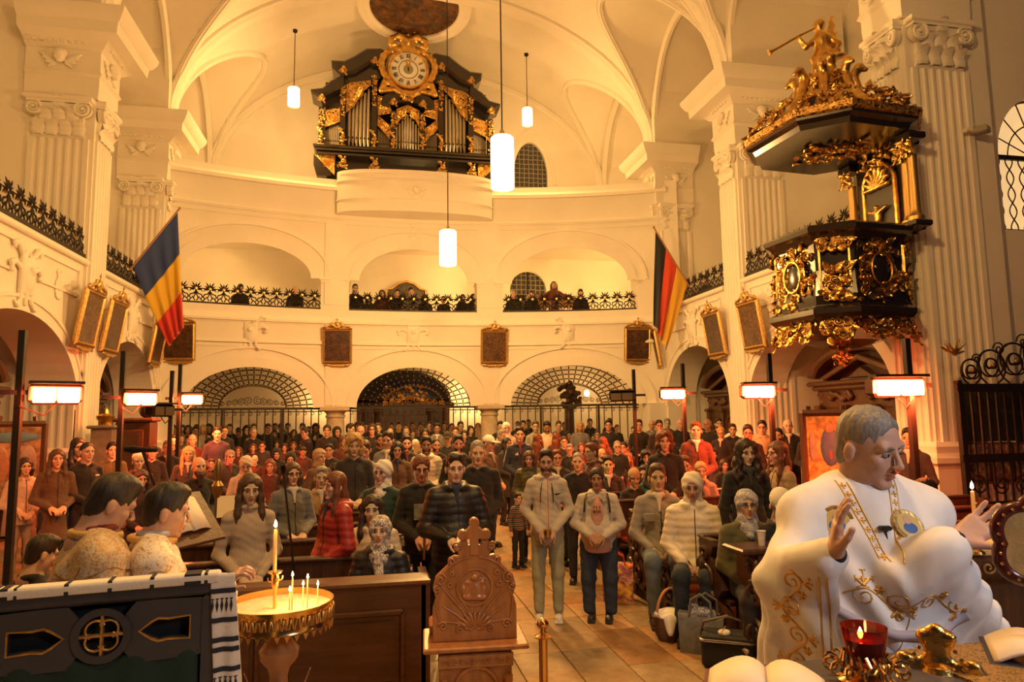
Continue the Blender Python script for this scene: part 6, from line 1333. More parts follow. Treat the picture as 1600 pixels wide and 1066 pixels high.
# ---- people standing at the side walls
for a in ((40, 715, 744, 'f', 'm', 'd', 'j', 'c', 15, '', 'person in a cream zip hoodie and light trousers behind the far left heater post', (.34, .3, .22)), (61, 708, 733, 'f', 'l', 'n', 'c', 'b', 5, '', 'person half hidden between the cream hoodie and the shearling jacket', None), (90, 702, 731, 'f', 'l', 'n', 'c', 'b', 10, '', 'person in a brown shearling-collar jacket at the left wall', None), (123, 684, 711, 'f', 'l', 'k', 'c', 'k', 20, '', 'person with long black hair behind the cropped-hair person at left', None), (137, 691, 719, 'm', 'b', 'd', 'j', 'k', 25, 'Z', 'person with cropped hair and black jacket with white chest mark at left', None), (174, 681, 697, 'm', 's', 'k', 'j', 'K', 10, '', 'person standing in front of the grey pedestal', None), (176, 691, 715, 'm', 's', 'k', 'j', 'o', 10, '', 'person in an olive jacket before the left cabinet', None), (168, 708, 728, 'm', 'b', 'k', 'j', 'k', 0, '', 'person whose forehead shows behind the first deacon', None),
          (1408, 695, 718, 'f', 'u', 'k', 'c', 'k', -10, 'GS', 'person with glasses and white hoodie right of the priest', None), (1419, 669, 698, 'm', 's', 'k', 'j', 'K', -15, 'S', 'person in dark jacket behind the right heater post', None), (1402, 736, 766, 'm', 's', 'n', 'j', 'k', -10, '', "person peeking over the priest's shoulder", None)):
    person(a[0], a[1], a[2], a[3], a[4], a[5], a[6], a[7], a[8], 0, 'clasp', extras=a[9], label=a[10], tcol=a[11] or (.02, .02, .028), place=1)

# ================================================================ people standing out in the front rows
def setmat(t, child, mat):
    for c in t.children:
        if c.name.split('.')[0] == child and c.type == 'MESH': c.material_slots[0].link = 'OBJECT'; c.material_slots[0].material = mat
def colour(t, child, col):
    for c in t.children:
        if c.name.split('.')[0] == child: c.color = (*col, 1)
LOWC = dict(el=(.232, .02, 1.10), wr=(.065, -.18, .93))
h1 = person(391, 740, 790, 'f', 'l', 'n', 's', (.46, .36, .26), 8, .12, LOWC, 5.55, 'l', 'long-haired person in a beige turtleneck sweater behind the candle tray', place=1)
s = SD(.02); s.path([(.062*sin(radians(a)), .015+.06*cos(radians(a)), 1.478) for a in range(-180, 181, 30)], .024); sdobj('turtleneck_collar', s, .011, KNIT, h1, None, (.46, .36, .26))
h2 = person(523, 737, 779, 'f', 'l', 'r', 'p', 'R', -62, 0, LOWC, 6.0, 'l', 'auburn-haired person in a red quilted jacket facing left', place=1)
s = SD(.03); s.path([(.105*sin(radians(a)), .04+.1*cos(radians(a)), 1.45-.02*cos(radians(a))) for a in range(-130, 131, 20)], .034); sdobj('jacket_hood', s, .015, SATIN, h2, None, C_['R'])
h3 = person(594, 806, 848, 'f', 'H', 'w', 'p', 'k', -8, -.12, 'lap', 5.62, 'l', 'seated child in a black puffer jacket and black-and-white headscarf', place=1); FLW = floral('scarf_print', (.75, .68, .6), [(.02, .02, .02), (.75, .68, .6), (.02, .02, .02)], 34); setmat(h3, 'headscarf', FLW)
s = SD(.02); s.path([(0, -.1, .9), (.02, -.15, .82), (.03, -.19, .7), (.02, -.21, .58)], [.045, .035, .03, .035]); q = sdobj('scarf_end', s, .012, FLW, h3, (0, 0, .06))
h4 = person(582, 773, 812, 'f', 'l', 'd', 'p', 'c', -5, 0, 'lap', 6.3, 'l', 'person with very long dark hair in a cream jacket behind the seated child', place=1)
h5 = person(598, 719, 757, 'f', 'H', 'w', 'c', 'e', -28, 0, 'clasp', 6.9, 'o', 'person in a white headscarf and dark green coat', place=1, bulk=1.08)
h6 = person(658, 711, 749, 'f', 'u', 'r', 'j', 'k', 5, .18, dict(el=(.232, .02, 1.1), wr=(.05, -.2, .98), curl=1.0), 6.75, 'l', 'person with black-rimmed glasses in black, holding an unlit candle', 'G', place=1)
mb = MB(); mb.box((0, -.135, 1.22), (.16, .01, .15)); mb.build('shirt_print', pbr('grey_print', (.3, .3, .3), .8, noise=.6, nscale=22), h6, 0)
h7 = person(711, 708, 752, 'm', 's', 'd', 'p', 'k', 8, .05, dict(el=(.262, .0, 1.12), wr=(.08, -.25, 1.06), curl=.9), 6.1, 'l', 'stocky person in a black quilted jacket holding a glass candle', place=1, bulk=1.16)
h8 = person(746, 688, 721, 'm', 'b', 'g', 'j', 'k', 6, .1, 'clasp', 7.7, 'l', 'broad person with cropped hair and open black jacket behind the glass-candle holder', 'Z', place=1, bulk=1.15)
h9 = person(853, 702, 740, 'm', 's', 'k', 'j', (.50, .44, .36), 0, .1, dict(el=(.24, .03, 1.12), wr=(.06, -.18, .92), curl=.9), 7.3, 'm', 'bearded person in a pale hooded jacket and light green joggers in the aisle', 'b', place=1, tcol=(.40, .40, .26))
for c in h9.children:
    if c.name.startswith('shoe'): c.color = (.7, .67, .6, 1)
s = SD(.03); s.path([(.115*sin(radians(a)), .05+.11*cos(radians(a)), 1.44-.01*cos(radians(a))) for a in range(-120, 121, 20)], .036); sdobj('hood', s, .015, CLOTH, h9, None, (.50, .44, .36))
setmat(h9, 'front_closure', pbr('zip_tape', (.5, .1, .08), .5))
for g in (-1, 1): mb = MB(); mb.tube([(g*.05, -.11, 1.41), (g*.065, -.13, 1.32), (g*.065, -.132, 1.22)], .005, 5); mb.build('drawstring', STEEL, h9)
mb = MB(); mb.prism([(.07, 1.3), (.16, 1.31), (.1, 1.285), (.13, 1.27)], -.132, -.12); mb.build('chest_logo', STEEL, h9, 0)
h10 = person(932, 731, 767, 'f', 'u', 'k', 'j', (.58, .53, .46), -3, 0, dict(el=(.272, .0, 1.1), wr=(.07, -.24, .99), curl=.9), 7.25, 'd', 'person in an open white denim jacket, pink top and blue jeans in the aisle', place=1, bulk=1.27, tcol=(.035, .05, .085))
for c in h10.children:
    if c.name.startswith('trousers'): c.scale = (1.28, 1.2, 1)
setmat(h10, 'coat', DENIM)
for c in list(h10.children):
    if c.name.startswith('front_closure'): bpy.data.objects.remove(c)
s = SD(.03); s.ell((0, -.06, 1.13), (.085, .115, .3)).cap((0, -.06, .95), (0, -.05, .86), .15, .16).box((0, 0, .55), (.5, .5, .24), .01, sub=True); sdobj('pink_top', s, .014, CLOTH, h10, None, (.55, .30, .24))
for g in (-1, 1):
    mb = MB(); mb.tube([(g*.115, -.06, 1.46), (g*.14, -.13, 1.38), (g*.15, -.145, 1.25)], .012, 5, flat=.5); mb.build('backpack_strap', STEEL, h10)
    mb = MB(); mb.prism([(g*.02, 1.46), (g*.11, 1.44), (g*.08, 1.36)][::g], -.125, -.105); mb.build('collar_flap', DENIM, h10, 0).color = (.6, .55, .48, 1)
mb = MB()
for z, xs_ in ((1.315, (-.03, .0, .035)), (1.265, (-.04, -.02, .0, .02, .04))):
    for x in xs_: mb.box((x, -.18, z), (.009, .01, .034))
tag(mb.build('print', STEEL, h10, 0), kind='stuff')
h11 = person(809, 772, 792, 'm', 's', 'd', 's', 'K', 35, 0, 'down', 9.7, 'l', 'small child in a striped sweater standing behind the hooded jacket', place=1, hgt=.585); 
def stripes():
    m, nt, b = _new('striped_knit'); v = _coord(nt); w = nt.nodes.new('ShaderNodeTexWave'); w.bands_direction = 'Z'; w.inputs['Scale'].default_value = 3.2; nt.links.new(v, w.inputs['Vector']); nt.links.new(_ramp(nt, w.outputs[1], [(.2, (.02, .06, .05)), (.45, (.16, .15, .14)), (.6, (.4, .36, .3)), (.8, (.1, .03, .03))]), b.inputs['Base Color']); b.inputs['Roughness'].default_value = .9; return m
setmat(h11, 'sweater', stripes())
for c in h11.children:
    if c.name.split('.')[0] in ('hair', 'eyes', 'eyebrows'): pass
h12 = person(1026, 723, 757, 'm', 's', 'n', 'j', (.27, .245, .215), 6, 0, 'lap', 7.55, 'm', 'seated person in a grey overshirt and white tee at the pew end', 'S', tcol=(.12, .15, .19), place=1)
for g in (-1, 1): mb = MB(); mb.box((g*.1, -.125, .87), (.09, .02, .08), bev=.008); mb.build('chest_pocket', CLOTH, h12, 0).color = (.25, .23, .2, 1)
h13 = person(1081, 738, 778, 'f', 'H', (.72, .64, .5), 'p', (.72, .64, .5), -2, .12, 'lap', 6.95, 'm', 'seated person in a cream puffer coat and hooded white scarf', place=1, tcol=(.02, .03, .05), bulk=1.08)
h14 = person(1166, 765, 806, 'f', 'H', 'g', 'c', 'o', 12, -.03, 'lap', 6.25, 'o', 'smiling seated person in a blue floral headscarf and olive coat', 'G', place=1, bulk=1.15); setmat(h14, 'headscarf', floral('blue_floral', (.55, .53, .5), [(.12, .15, .26), (.6, .58, .55), (.2, .22, .3)], 45))
h15 = person(1164, 686, 728, 'f', 'k', 'd', 'c', 'k', 22, .05, 'down', 6.9, 'l', 'curly-haired person in a black coat standing behind the floral headscarf', place=1)
h16 = person(1214, 689, 725, 'f', 'l', 'r', 'c', 't', -58, 0, 'clasp', 7.4, 'l', 'person with long auburn hair and camel coat looking left', place=1)
for i in range(3): 
    for g in (-1, 1): mb = MB(); mb.ball((g*.05, -.128, 1.28-.13*i), .011, 8, 6); mb.build('coat_button', GOLDF, h16)
h17 = person(1217, 766, 802, 'f', 'B', 'w', 'c', 'k', 20, .45, 'lap', 6.2, 'l', 'seated person in a white knotted cap looking down', 'G', place=1)
h18 = person(1446, 748, 789, 'm', 's', 'd', 'j', 'k', -48, .1, 'lap', 6.9, 'l', 'dark-haired person in black sitting right of the priest', place=1)
h19 = person(64, 845, 905, 'm', 's', 'd', 'j', 'k', 110, .3, 'down', 3.75, 'l', 'dark-haired child between the green-draped lectern and the first deacon', place=1, zfloor=.17)
LINEN_ = pbr('white_print', (.7, .68, .62), .8)
# fillers between the rows that the photograph shows as tightly packed
rf = random.Random(11)
for (u0, u1, v0, v1, pxh, n) in ((420, 520, 700, 730, 17, 5), (560, 700, 688, 706, 14, 8), (830, 900, 690, 712, 16, 5), (930, 1010, 690, 706, 16, 5), (1000, 1070, 712, 724, 18, 3), (300, 420, 700, 716, 15, 5), (640, 760, 664, 676, 11, 7), (470, 560, 676, 690, 12, 6), (860, 960, 672, 684, 12, 6)):
    for i in range(n):
        u = u0+(u1-u0)*(i+rf.random()*.8)/n; v = rf.uniform(v0, v1); PENDING.append(dict(u=u, vtop=v, vchin=v+pxh*rf.uniform(.92, 1.08), sex=rf.choice('mf'), hair=rf.choice('ssslmmuHk'), hcol=rf.choice('kkddnrg'), coat=rf.choice('jjcc'), ccol=rf.choice('kkkKMbvG'), yaw=rf.uniform(-15, 15), extras=rf.choice(('', '', 'G'))))
# spread the crowd in depth so nobody stands inside a neighbour
fixed = [(t.location.x, t.location.y) for t, i in NPERS if t.location.z < 1]
for q in PENDING:
    D = FPX*.25/(q['vchin']-q['vtop']); P = atD(q['u'], q['vtop'], D); q['beh'] = P.y > 20.9
    y = min(max(P.y, 22.0), 23.4) if q['beh'] else min(P.y, 19.2); q['D'] = D*y/P.y; q['r'] = ray(q['u'], q['vtop']); q['D0'] = q['D']
for it in range(60):
    for i, q in enumerate(PENDING):
        x, y = q['r'].x*q['D'], q['r'].y*q['D']; mv = 0
        for j, o in enumerate(PENDING):
            if j == i: continue
            dx, dy = x-o['r'].x*o['D'], y-o['r'].y*o['D']; d2 = dx*dx+dy*dy*.8
            if d2 < .2: mv += (.06 if (dy > 0 or (dy == 0 and i > j)) else -.06)*(1-d2/.2)
        for fx, fy in fixed:
            dx, dy = x-fx, y-fy; d2 = dx*dx+dy*dy
            if d2 < .2: mv += (.08 if dy > 0 else -.08)*(1-d2/.2)
        q['D'] = min(max(q['D']+mv, q['D0']*.86), q['D0']*1.2); Y = q['r'].y*q['D']
        if q['beh']: q['D'] *= min(max(Y, 22.0), 24.0)/Y
        else:
            X = q['r'].x*q['D']; q['D'] *= min(Y, YB(X)-.5)/Y
            lim = 8.75 if 16.1 < Y < 18.9 else 8.2; q['D'] *= min(1, lim/max(X, .1), 5.25/max(-X, .1))
for q in PENDING:
    for k in ('beh', 'r', 'D0'): q.pop(k)
    person(**q)
# printed marks on two jackets
for t, i in NPERS:
    if i['ccol'] == 'v' and 800 < i['u'] < 820:
        for k in range(3): mb = MB(); mb.prism([(-.085+.018*k, 1.3), (-.071+.018*k, 1.3), (-.077+.016*k, 1.318+.012*k), (-.089+.016*k, 1.318+.012*k)], -.128, -.12); mb.build('logo_stripe', LINEN_, t, 0)
        for g in (-1, 1): mb = MB(); mb.tube([(g*.07, -.02, 1.475), (g*.16, .0, 1.452), (g*.215, .0, 1.38), (g*.262, .02, 1.2), (g*.27, .02, 1.1)], .005, 5); mb.build('white_piping', LINEN_, t)
    if i['label'] and 'white chest mark' in i['label']: mb = MB(); mb.box((.09, -.118, 1.32), (.05, .012, .02)); mb.build('chest_mark', LINEN_, t, 0)
# things held in hands
FLAME = emission('candle_flame', (1.0, .62, .2), 60); WAX = pbr('beeswax', (.72, .38, .12), .5, emit=(1, .45, .1, .15))
def candle(label, loc, r, h, lit=True, tilt=0, mat=None, holder=None, power=1.5, group=None):
    t = thing('candle', label, 'candle', loc, 0, group); t.rotation_euler = (0, tilt, 0)
    mb = MB(); mb.lathe([(r, 0), (r, h*.97), (r*.6, h)], (0, 0, 0), 12); mb.build('wax', mat or WAX, t); mb = MB(); mb.tube([(0, 0, h), (0, 0, h+r*1.2)], r*.12, 5); mb.build('wick', STEEL, t)
    if lit:
        mb = MB(); f = r*1.1 if r > .006 else r*1.9; mb.lathe([(0, 0), (f*.7, f*.8), (f*.8, f*1.5), (f*.5, f*2.8), (0, f*4)], (0, 0, h+r*.8), 12); mb.build('flame', FLAME, t)
        l = bpy.data.lights.new('flame_light', 'POINT'); l.energy = power; l.color = (1, .5, .15); l.shadow_soft_size = .02; o = bpy.data.objects.new('flame_light', l); COL.objects.link(o); o.parent = t; o.location = (0, 0, h+r*5)
    return t
def local(t, p): return Matrix.LocRotScale(t.location, t.rotation_euler, t.scale) @ Vector(p)
candle('unlit brown candle in the hands of the black-rimmed glasses wearer', local(h6, (0, -.29, .80)), .012, .34, False, .05, pbr('brown_candle', (.2, .07, .03), .5))
p = local(h7, (.0, -.33, 1.0)); t = thing('votive_light', 'small glass votive with a gilt lid held by the stocky person', 'candle', p); mb = MB(); mb.lathe([(.03, 0), (.036, .02), (.036, .1), (.03, .11)], (0, 0, 0), 14); mb.build('glass', pbr('votive_glass', (.75, .65, .45), .15, emit=(1, .6, .25, .6)), t); mb = MB(); mb.lathe([(.037, .1), (.037, .13), (.02, .15), (0, .155)], (0, 0, 0), 14); mb.build('lid', GOLD, t)
p = local(h9, (0, -.29, .89)); t = thing('votive_light', 'round gold votive in the hands of the bearded person in the pale hooded jacket', 'candle', p); mb = MB(); mb.lathe([(0, 0), (.03, .005), (.042, .04), (.036, .075), (0, .085)], (0, 0, 0), 16); mb.build('gold_cup', GOLD, t); mb = MB(); mb.ball((0, -.012, .05), .02); mb.build('wax', pbr('white_wax', (.8, .75, .6), .4), t)

# ================================================================ clergy
from mathutils.bvhtree import BVHTree
def brocade(name, base, gold, sc=9., amount=.5, metal=.35):
    m, nt, b = _new(name); v = _coord(nt); vo = nt.nodes.new('ShaderNodeTexVoronoi'); vo.inputs['Scale'].default_value = sc; nt.links.new(v, vo.inputs['Vector']); n = _noise(nt, v, sc*2.6, 3, .55, 2.2)
    f = _ramp(nt, n, [(amount-.04, (0, 0, 0)), (amount+.04, (1, 1, 1))]); nt.links.new(_mixc(nt, f, base, gold), b.inputs['Base Color']); b.inputs['Roughness'].default_value = .55
    mm = nt.nodes.new('ShaderNodeMath'); mm.operation = 'MULTIPLY'; mm.inputs[1].default_value = metal; nt.links.new(f, mm.inputs[0]); nt.links.new(mm.outputs[0], b.inputs['Metallic']); _bump(nt, b, n, .35, .006); return m
WHITE_SATIN = pbr('white_vestment', (.78, .75, .73), .6, noise=.1, nscale=5, bump=.5, bscale=2.2, bdist=.04, stretch=(4, 4, 1.1), sheen=.2)
for _n in WHITE_SATIN.node_tree.nodes:
    if _n.type == 'TEX_NOISE': _n.inputs['Detail'].default_value = .6
EMB = pbr('gold_embroidery', (.62, .36, .10), .42, .75, bump=.6, bscale=160, bdist=.004)
BROC1 = brocade('gold_brocade', (.62, .54, .42), (.55, .33, .11), 19, .5); BROC2 = brocade('white_gold_brocade', (.72, .67, .60), (.58, .36, .13), 12, .56)
class Surf:
    """lets ornament follow a garment's surface"""
    def __init__(s, V, Q, core=None): s.b = BVHTree.FromPolygons([tuple(v) for v in V], [tuple(q) for q in Q]); s.core = core
    def hit(s, o, d):
        p, n, i, dist = s.b.ray_cast(Vector(o), Vector(d).normalized())
        if s.core and p is not None:
            c = s.core.ray_cast(Vector(o), Vector(d).normalized())[0]
            if c is None or (c-p).length > .05: return None, None
        return p, n
def embroider(sf, name, mat, parent, curves, org, ax, az, d, r=.006, lift=-.0005):
    """2-D curves (a,b) laid on the surface seen along d; org + a*ax + b*az"""
    mb = MB(); ax, az, org, d = Vector(ax), Vector(az), Vector(org), Vector(d)
    for c in curves:
        rr = (c[0] if isinstance(c[0], float) else r)*.55; pts = c[1:] if isinstance(c[0], float) else c; P = []
        for a, b in pts:
            p, n = sf.hit(org+ax*a+az*b-d*.8, d)
            if p is not None:
                if P and (p-P[-1]).length > .12: 
                    if len(P) > 1: mb.tube(P, rr, 5)
                    P = []
                P.append(p+n*lift)
        if len(P) > 1: mb.tube(P, rr, 5)
    return tag(mb.build(name, mat, parent, 1.5), kind='stuff') if mb.n else None
def crossc(x, z, s): 
    out = [[(x-s, z), (x-s*.3, z), (x+s*.3, z), (x+s, z)], [(x, z-s), (x, z), (x, z+s)]]
    for a, b in ((-s, 0), (s, 0)): out.append([(x+a, z-s*.35), (x+a, z+s*.35)])
    for a, b in ((0, -s), (0, s)): out.append([(x-s*.35, z+b), (x+s*.35, z+b)])
    return out
def vine(x0, z0, x1, z1, n, amp, s):
    """scrolling vine between two points: a wavy stem, a curl in every bend, leaves and small crosses outside"""
    out = []; L = sqrt((x1-x0)**2+(z1-z0)**2); ux, uz = (x1-x0)/L, (z1-z0)/L; vx, vz = -uz, ux; N = 14*n
    P = lambda t, o: (x0+ux*t+vx*o, z0+uz*t+vz*o)
    out.append([P(L*i/N, amp*sin(pi*i/14)) for i in range(N+1)])
    for k in range(n):
        t = L*(k+.5)/n; g = 1 if k % 2 == 0 else -1; c = P(t, g*amp*.15)
        out.append([(p[0], p[2]) for p in spiral((c[0], 0, c[1]), s*.75, s*.12, 1.4, 14, atan2(vz*g, vx*g), flip=g)])
        for j in range(3):
            q = P(t, g*(amp+s*.2)); a = atan2(vz*g, vx*g)+(j-1)*.8; out.append([s*.22, q, (q[0]+s*.6*cos(a), q[1]+s*.6*sin(a))])
        b_ = P(L*(k+.98)/n, g*amp*.9)
        for j in range(6): a = j*pi/3; out.append([s*.2, b_, (b_[0]+s*.3*cos(a), b_[1]+s*.3*sin(a))])
    return out
def headparts(t, hc, R_, hair, hcol, sex='m', extras='', lod=0):
    def on(name, me, col=None): q = link(name, me, t, hc, col); q.rotation_euler = Matrix(R_.tolist()).to_euler(); return q
    on('hair', hair_mesh(hair, 0), hcol); on('eyes', eye_mesh(0, 'e' in extras)); on('eyebrows', brow_mesh(), hcol)
    if 'b' in extras: on('beard', beard_mesh(), hcol)
def clergy_body(t, hc, Rh, neck, arms, skin, curl=.3):
    """head, neck, chest, arms and hands as one skin; arms: list of (shoulder, elbow, wrist, finger dir, back-of-hand normal, side)"""
    s = SD(.02); s.frame(Rh, hc); head_prims(s, 'm'); s.frame(); s.cap(neck, (0, .02, 1.38), .06, .09); parts = [s.mesh(.0058)]; V, Q = parts[0]; L = (V[Q].mean(1)-np.array(hc))@Rh
    mi = [((np.abs(L[:, 0]) < .0225) & (L[:, 1] < -.083) & (L[:, 2] < -.0515) & (L[:, 2] > -.0795)).astype(int)]
    b = SD(.04); b.ell((0, .01, 1.25), (.15, .1, .22)).ell((0, .01, 1.0), (.15, .1, .2))
    for sh, el, wr, fd, nr, side in arms: b.path([sh, el, wr], [.05, .045, .03])
    q = b.mesh(.022); parts.append(q); mi.append(np.zeros(len(q[1]), int))
    for sh, el, wr, fd, nr, side in arms:
        h = SD(.01); hand_prims(h, wr, fd, nr, side, curl, .22, 1.0); q = h.mesh(.0042); parts.append(q); mi.append(np.zeros(len(q[1]), int))
    V, Q = joinVQ(parts); return link('body', fastmesh('body', V, Q, [SKIN, LIPS], np.concatenate(mi)), t, None, skin)
# ---- the priest at the altar
prs = 1.0; pp = atD(1352, 690, 2.32); pz = .35
pr = thing('person', 'grey-haired priest in white and gold vestments with both hands raised', 'person', (pp.x, pp.y+.02, pz), radians(-12), scale=1.03)
inv = (Matrix.LocRotScale(pr.location, pr.rotation_euler, pr.scale)).inverted()
def L3(u, v, D): return np.array(inv @ atD(u, v, D))
hc = np.array((0, -.05, 1.60)); Rh = rotm(0, 0, radians(30))@rotm(radians(16), 0, 0)@rotm(0, radians(-4), 0)
wl = L3(1304, 866, 1.98); wr_ = L3(1494, 846, 2.05); ell_ = L3(1222, 905, 2.18); elr = L3(1408, 905, 2.13)
arms = [((-.17, .02, 1.38), tuple(ell_), tuple(wl), (.12, -.12, 1), (-.75, .25, .1), 1), ((.17, .02, 1.38), tuple(elr), tuple(wr_), (.95, -.1, .62), (.2, .75, -.5), -1)]
clergy_body(pr, hc, Rh, tuple(hc+Rh@np.array((0, .02, -.08))), arms, (.56, .33, .24), .22)
headparts(pr, hc, Rh, 'x', (.23, .21, .19))
s = SD(.05); s.ell((0, .0, 1.1), (.2, .17, .3)); s.cap((0, .0, 1.0), (0, .02, .12), .18, .3); s.post = lambda X, Y, Z, F: F-.014*np.sin(np.arctan2(Y, X)*13+Z*1.5)*np.clip(1.1-Z, 0, 1)
V, Q = s.mesh(.018); st = link('sticharion', fastmesh('sticharion', V, Q, [pbr('pale_robe', (.66, .66, .70), .6, noise=.08, nscale=6, bump=.2, bscale=10, bdist=.02)]), pr); sf = Surf(V, Q)
cur = []
for z in (.92, .80, .70): cur.append([(x, z+.05*abs(x)) for x in np.linspace(-.3, .3, 25)])
for x in (-.06, .06, .14): cur.append([(x, z) for z in np.linspace(.98, .4, 24)])
cur += vine(.02, .95, .02, .5, 4, .025, .022)+vine(.19, .92, .2, .5, 4, .025, .02)+vine(-.28, .86, .28, .84, 7, .012, .014)+vine(-.2, .62, .28, .60, 5, .02, .022)
embroider(sf, 'gold_embroidery', EMB, st, cur, (0, 0, 0), (1, 0, 0), (0, 0, 1), (0, 1, 0), .0045)
# phelonion: shoulder cape, front gathered up by the arms, long side falls
s = SD(.06); s.ell((0, .01, 1.22), (.225, .185, .25)).cap((-.08, .02, 1.44), (-.2, .01, 1.38), .075, .085).cap((.08, .02, 1.44), (.2, .01, 1.38), .075, .085).ell((0, .03, 1.42), (.13, .12, .1)).ell((.02, -.03, 1.1), (.215, .17, .2))
for (sh, el, w_, *_), g in zip(arms, (-1, 1)):
    el, w_ = np.array(el), np.array(w_); c = w_+(el-w_)*.12
    s.path([sh, el, tuple(c)], [.08, .07 if g < 0 else .06, .056 if g < 0 else .05], k=.045)
    if g < 0: falls = [(sh, (-.3, .1, .2), .05), ((-.27, .06, 1.2), (-.37, .1, .18), .05), (el, (el[0]-.02, el[1]+.03, .2), .055), (el*.6+c*.4, (el[0]+.06, el[1]-.02, .22), .05), (el*.3+c*.7, (el[0]+.11, c[1]+.04, .35), .045)]
    else: falls = [((.2, .05, 1.25), (.3, .12, .3), .05)]+[(el*(1-f)+c*f*.9+el*f*.1, L3(1480+82*f, 1040-30*f, 2.3-.02*f), .045) for f in np.linspace(0, 1, 8)]
    for p, q, r_ in falls: s.cap(p, q, .05, r_, k=.045)
for i in range(9): a = radians(200-220*i/8+10); s.cap((.16*cos(a), .08+.1*abs(sin(a)), 1.2), (.27*cos(a), .14+.14*abs(sin(a)), .25), .06, .05, k=.06)
s.post = lambda X, Y, Z, F: F-np.where(X > .18, .005, .013)*np.sin((X+np.where(X > .2, .42*Z, 0))*46+Z*2+Y*26)*np.clip((1.15-Z)*3, 0, 1)-.010*np.sin(Z*34-np.abs(X)*52+np.sin(X*9)*2)*np.clip((1.4-Z)*4, 0, 1)*np.clip((Z-.9)*5, 0, 1)
torso = SD(.06); torso.p = s.p[:5]; V, Q = torso.mesh(.02); CHEST = BVHTree.FromPolygons([tuple(v) for v in V], [tuple(q) for q in Q])
V, Q = s.mesh(.0125); ph = link('phelonion', fastmesh('phelonion', V, Q, [WHITE_SATIN]), pr); sf = Surf(V, Q, CHEST)
cur = []
cur += vine(-.15, 1.165, .19, 1.15, 4, .026, .04)+crossc(.01, 1.22, .032)+crossc(-.1, 1.215, .024)+crossc(.12, 1.21, .024)
for g in (-1, 1): cur.append([.006]+[(-.02+g*(.012+.05*f), 1.27+.22*f) for f in np.linspace(0, 1, 16)]); cur.append([.005]+[(-.02+g*(.035+.055*f), 1.275+.22*f) for f in np.linspace(0, 1, 16)])
for i in range(9):
    for g in (-1, 1): cur += crossc(-.02+g*(.024+.052*i/8), 1.28+.2*i/8, .007)
embroider(sf, 'gold_embroidery', EMB, ph, cur, (0, 0, 0), (1, 0, 0), (0, 0, 1), (0, 1, 0), .0055)
embroider(sf, 'hem_band', pbr('mauve_hem', (.42, .36, .40), .6), ph, [[.03]+[(x, 1.055+1.6*(x-.02)**2) for x in np.linspace(-.2, .22, 40)]], (0, 0, 0), (1, 0, 0), (0, 0, 1), (0, 1, 0))
sf.core = None; vd = Vector((.44, .9, 0)); vx_ = Vector((.9, -.44, 0))
cur = [[.006]+[(x, z) for z in np.linspace(.09, -.42, 40)] for x in (.06, .082)]+vine(-.02, .1, .0, -.45, 7, .03, .04)+crossc(-.03, -.02, .03)+crossc(.0, -.2, .03)+crossc(-.02, -.34, .026)
embroider(sf, 'gold_embroidery', EMB, ph, cur, L3(1250, 935, 2.1), vx_, (0, 0, 1), vd, .007)
cur = vine(-.06, 1.18, -.0, .62, 4, .03, .028); embroider(sf, 'gold_embroidery', EMB, ph, cur, (arms[1][1][0], 0, 0), (1, 0, 0), (0, 0, 1), (-.1, 1, 0), .005)
sf.core = CHEST
for x, z in ((-.14, 1.37), (.06, 1.365)):
    p, n = sf.hit((x, -1, z), (0, 1, 0))
    if p is None: continue
    mb = MB(); mb.lathe([(0, .012), (.048, .01), (.052, .012), (.06, .012), (.064, .0), (.06, -.02)], (0, 0, 0), 28); o = mb.build('round_icon_patch', GOLDF, ph); o.location = p; o.rotation_euler = n.to_track_quat('Z', 'Y').to_euler(); o.scale = (.85, .85, .35)
    mb = MB(); mb.lathe([(0, .016), (.044, .014), (.046, .01)], (0, 0, 0), 24); q = mb.build('icon_ground', pbr('icon_ground', (.6, .42, .12), .5), o)
    mb = MB(); mb.ball((0, -.012, .014), (.03, .022, .006), 12, 6, 0); mb.ball((0, .018, .015), (.016, .019, .007), 12, 6, 1); mb.build('icon_figure', [pbr('icon_blue', (.05, .12, .35), .6), pbr('icon_face', (.55, .35, .22), .6)], o)
s = SD(.015); 
for i in range(13): a = radians(-150+300*i/12); s.ell((.088*sin(a), .02+.082*cos(a), 1.475-.012*(cos(a) < -.3)), .018)
sdobj('gold_collar', s, .01, EMB, pr); s = SD(.02); s.path([(.07*sin(radians(a)), .018+.065*cos(radians(a)), 1.485) for a in range(-150, 151, 30)], .018); sdobj('black_collar', s, .01, pbr('black_cassock', (.012, .012, .014), .8), pr)
for (sh, el, w_, *_) in arms:
    el, w_ = np.array(el), np.array(w_); d = (el-w_)/np.linalg.norm(el-w_); s = SD(.015); s.cap(w_-d*.005, w_+d*.03, .030, .034); sdobj('black_cuff', s, .008, pbr('black_cassock', (.012, .012, .014), .8), pr); s = SD(.015); s.cap(w_+d*.03, w_+d*.13, .044, .055); sdobj('brocade_cuff', s, .01, BROC2, pr)
mb = MB(); p, n = sf.hit((-.02, -1, 1.36), (0, 1, 0)); mb.box((p.x, p.y-.008, p.z), (.035, .02, .014), bev=.004); mb.tube([(p.x, p.y-.008, p.z), (p.x+.005, p.y-.012, p.z-.045)], .003, 4); mb.build('clip_microphone', STEEL, pr, 0)
mb = MB(); q = np.array(arms[1][2])
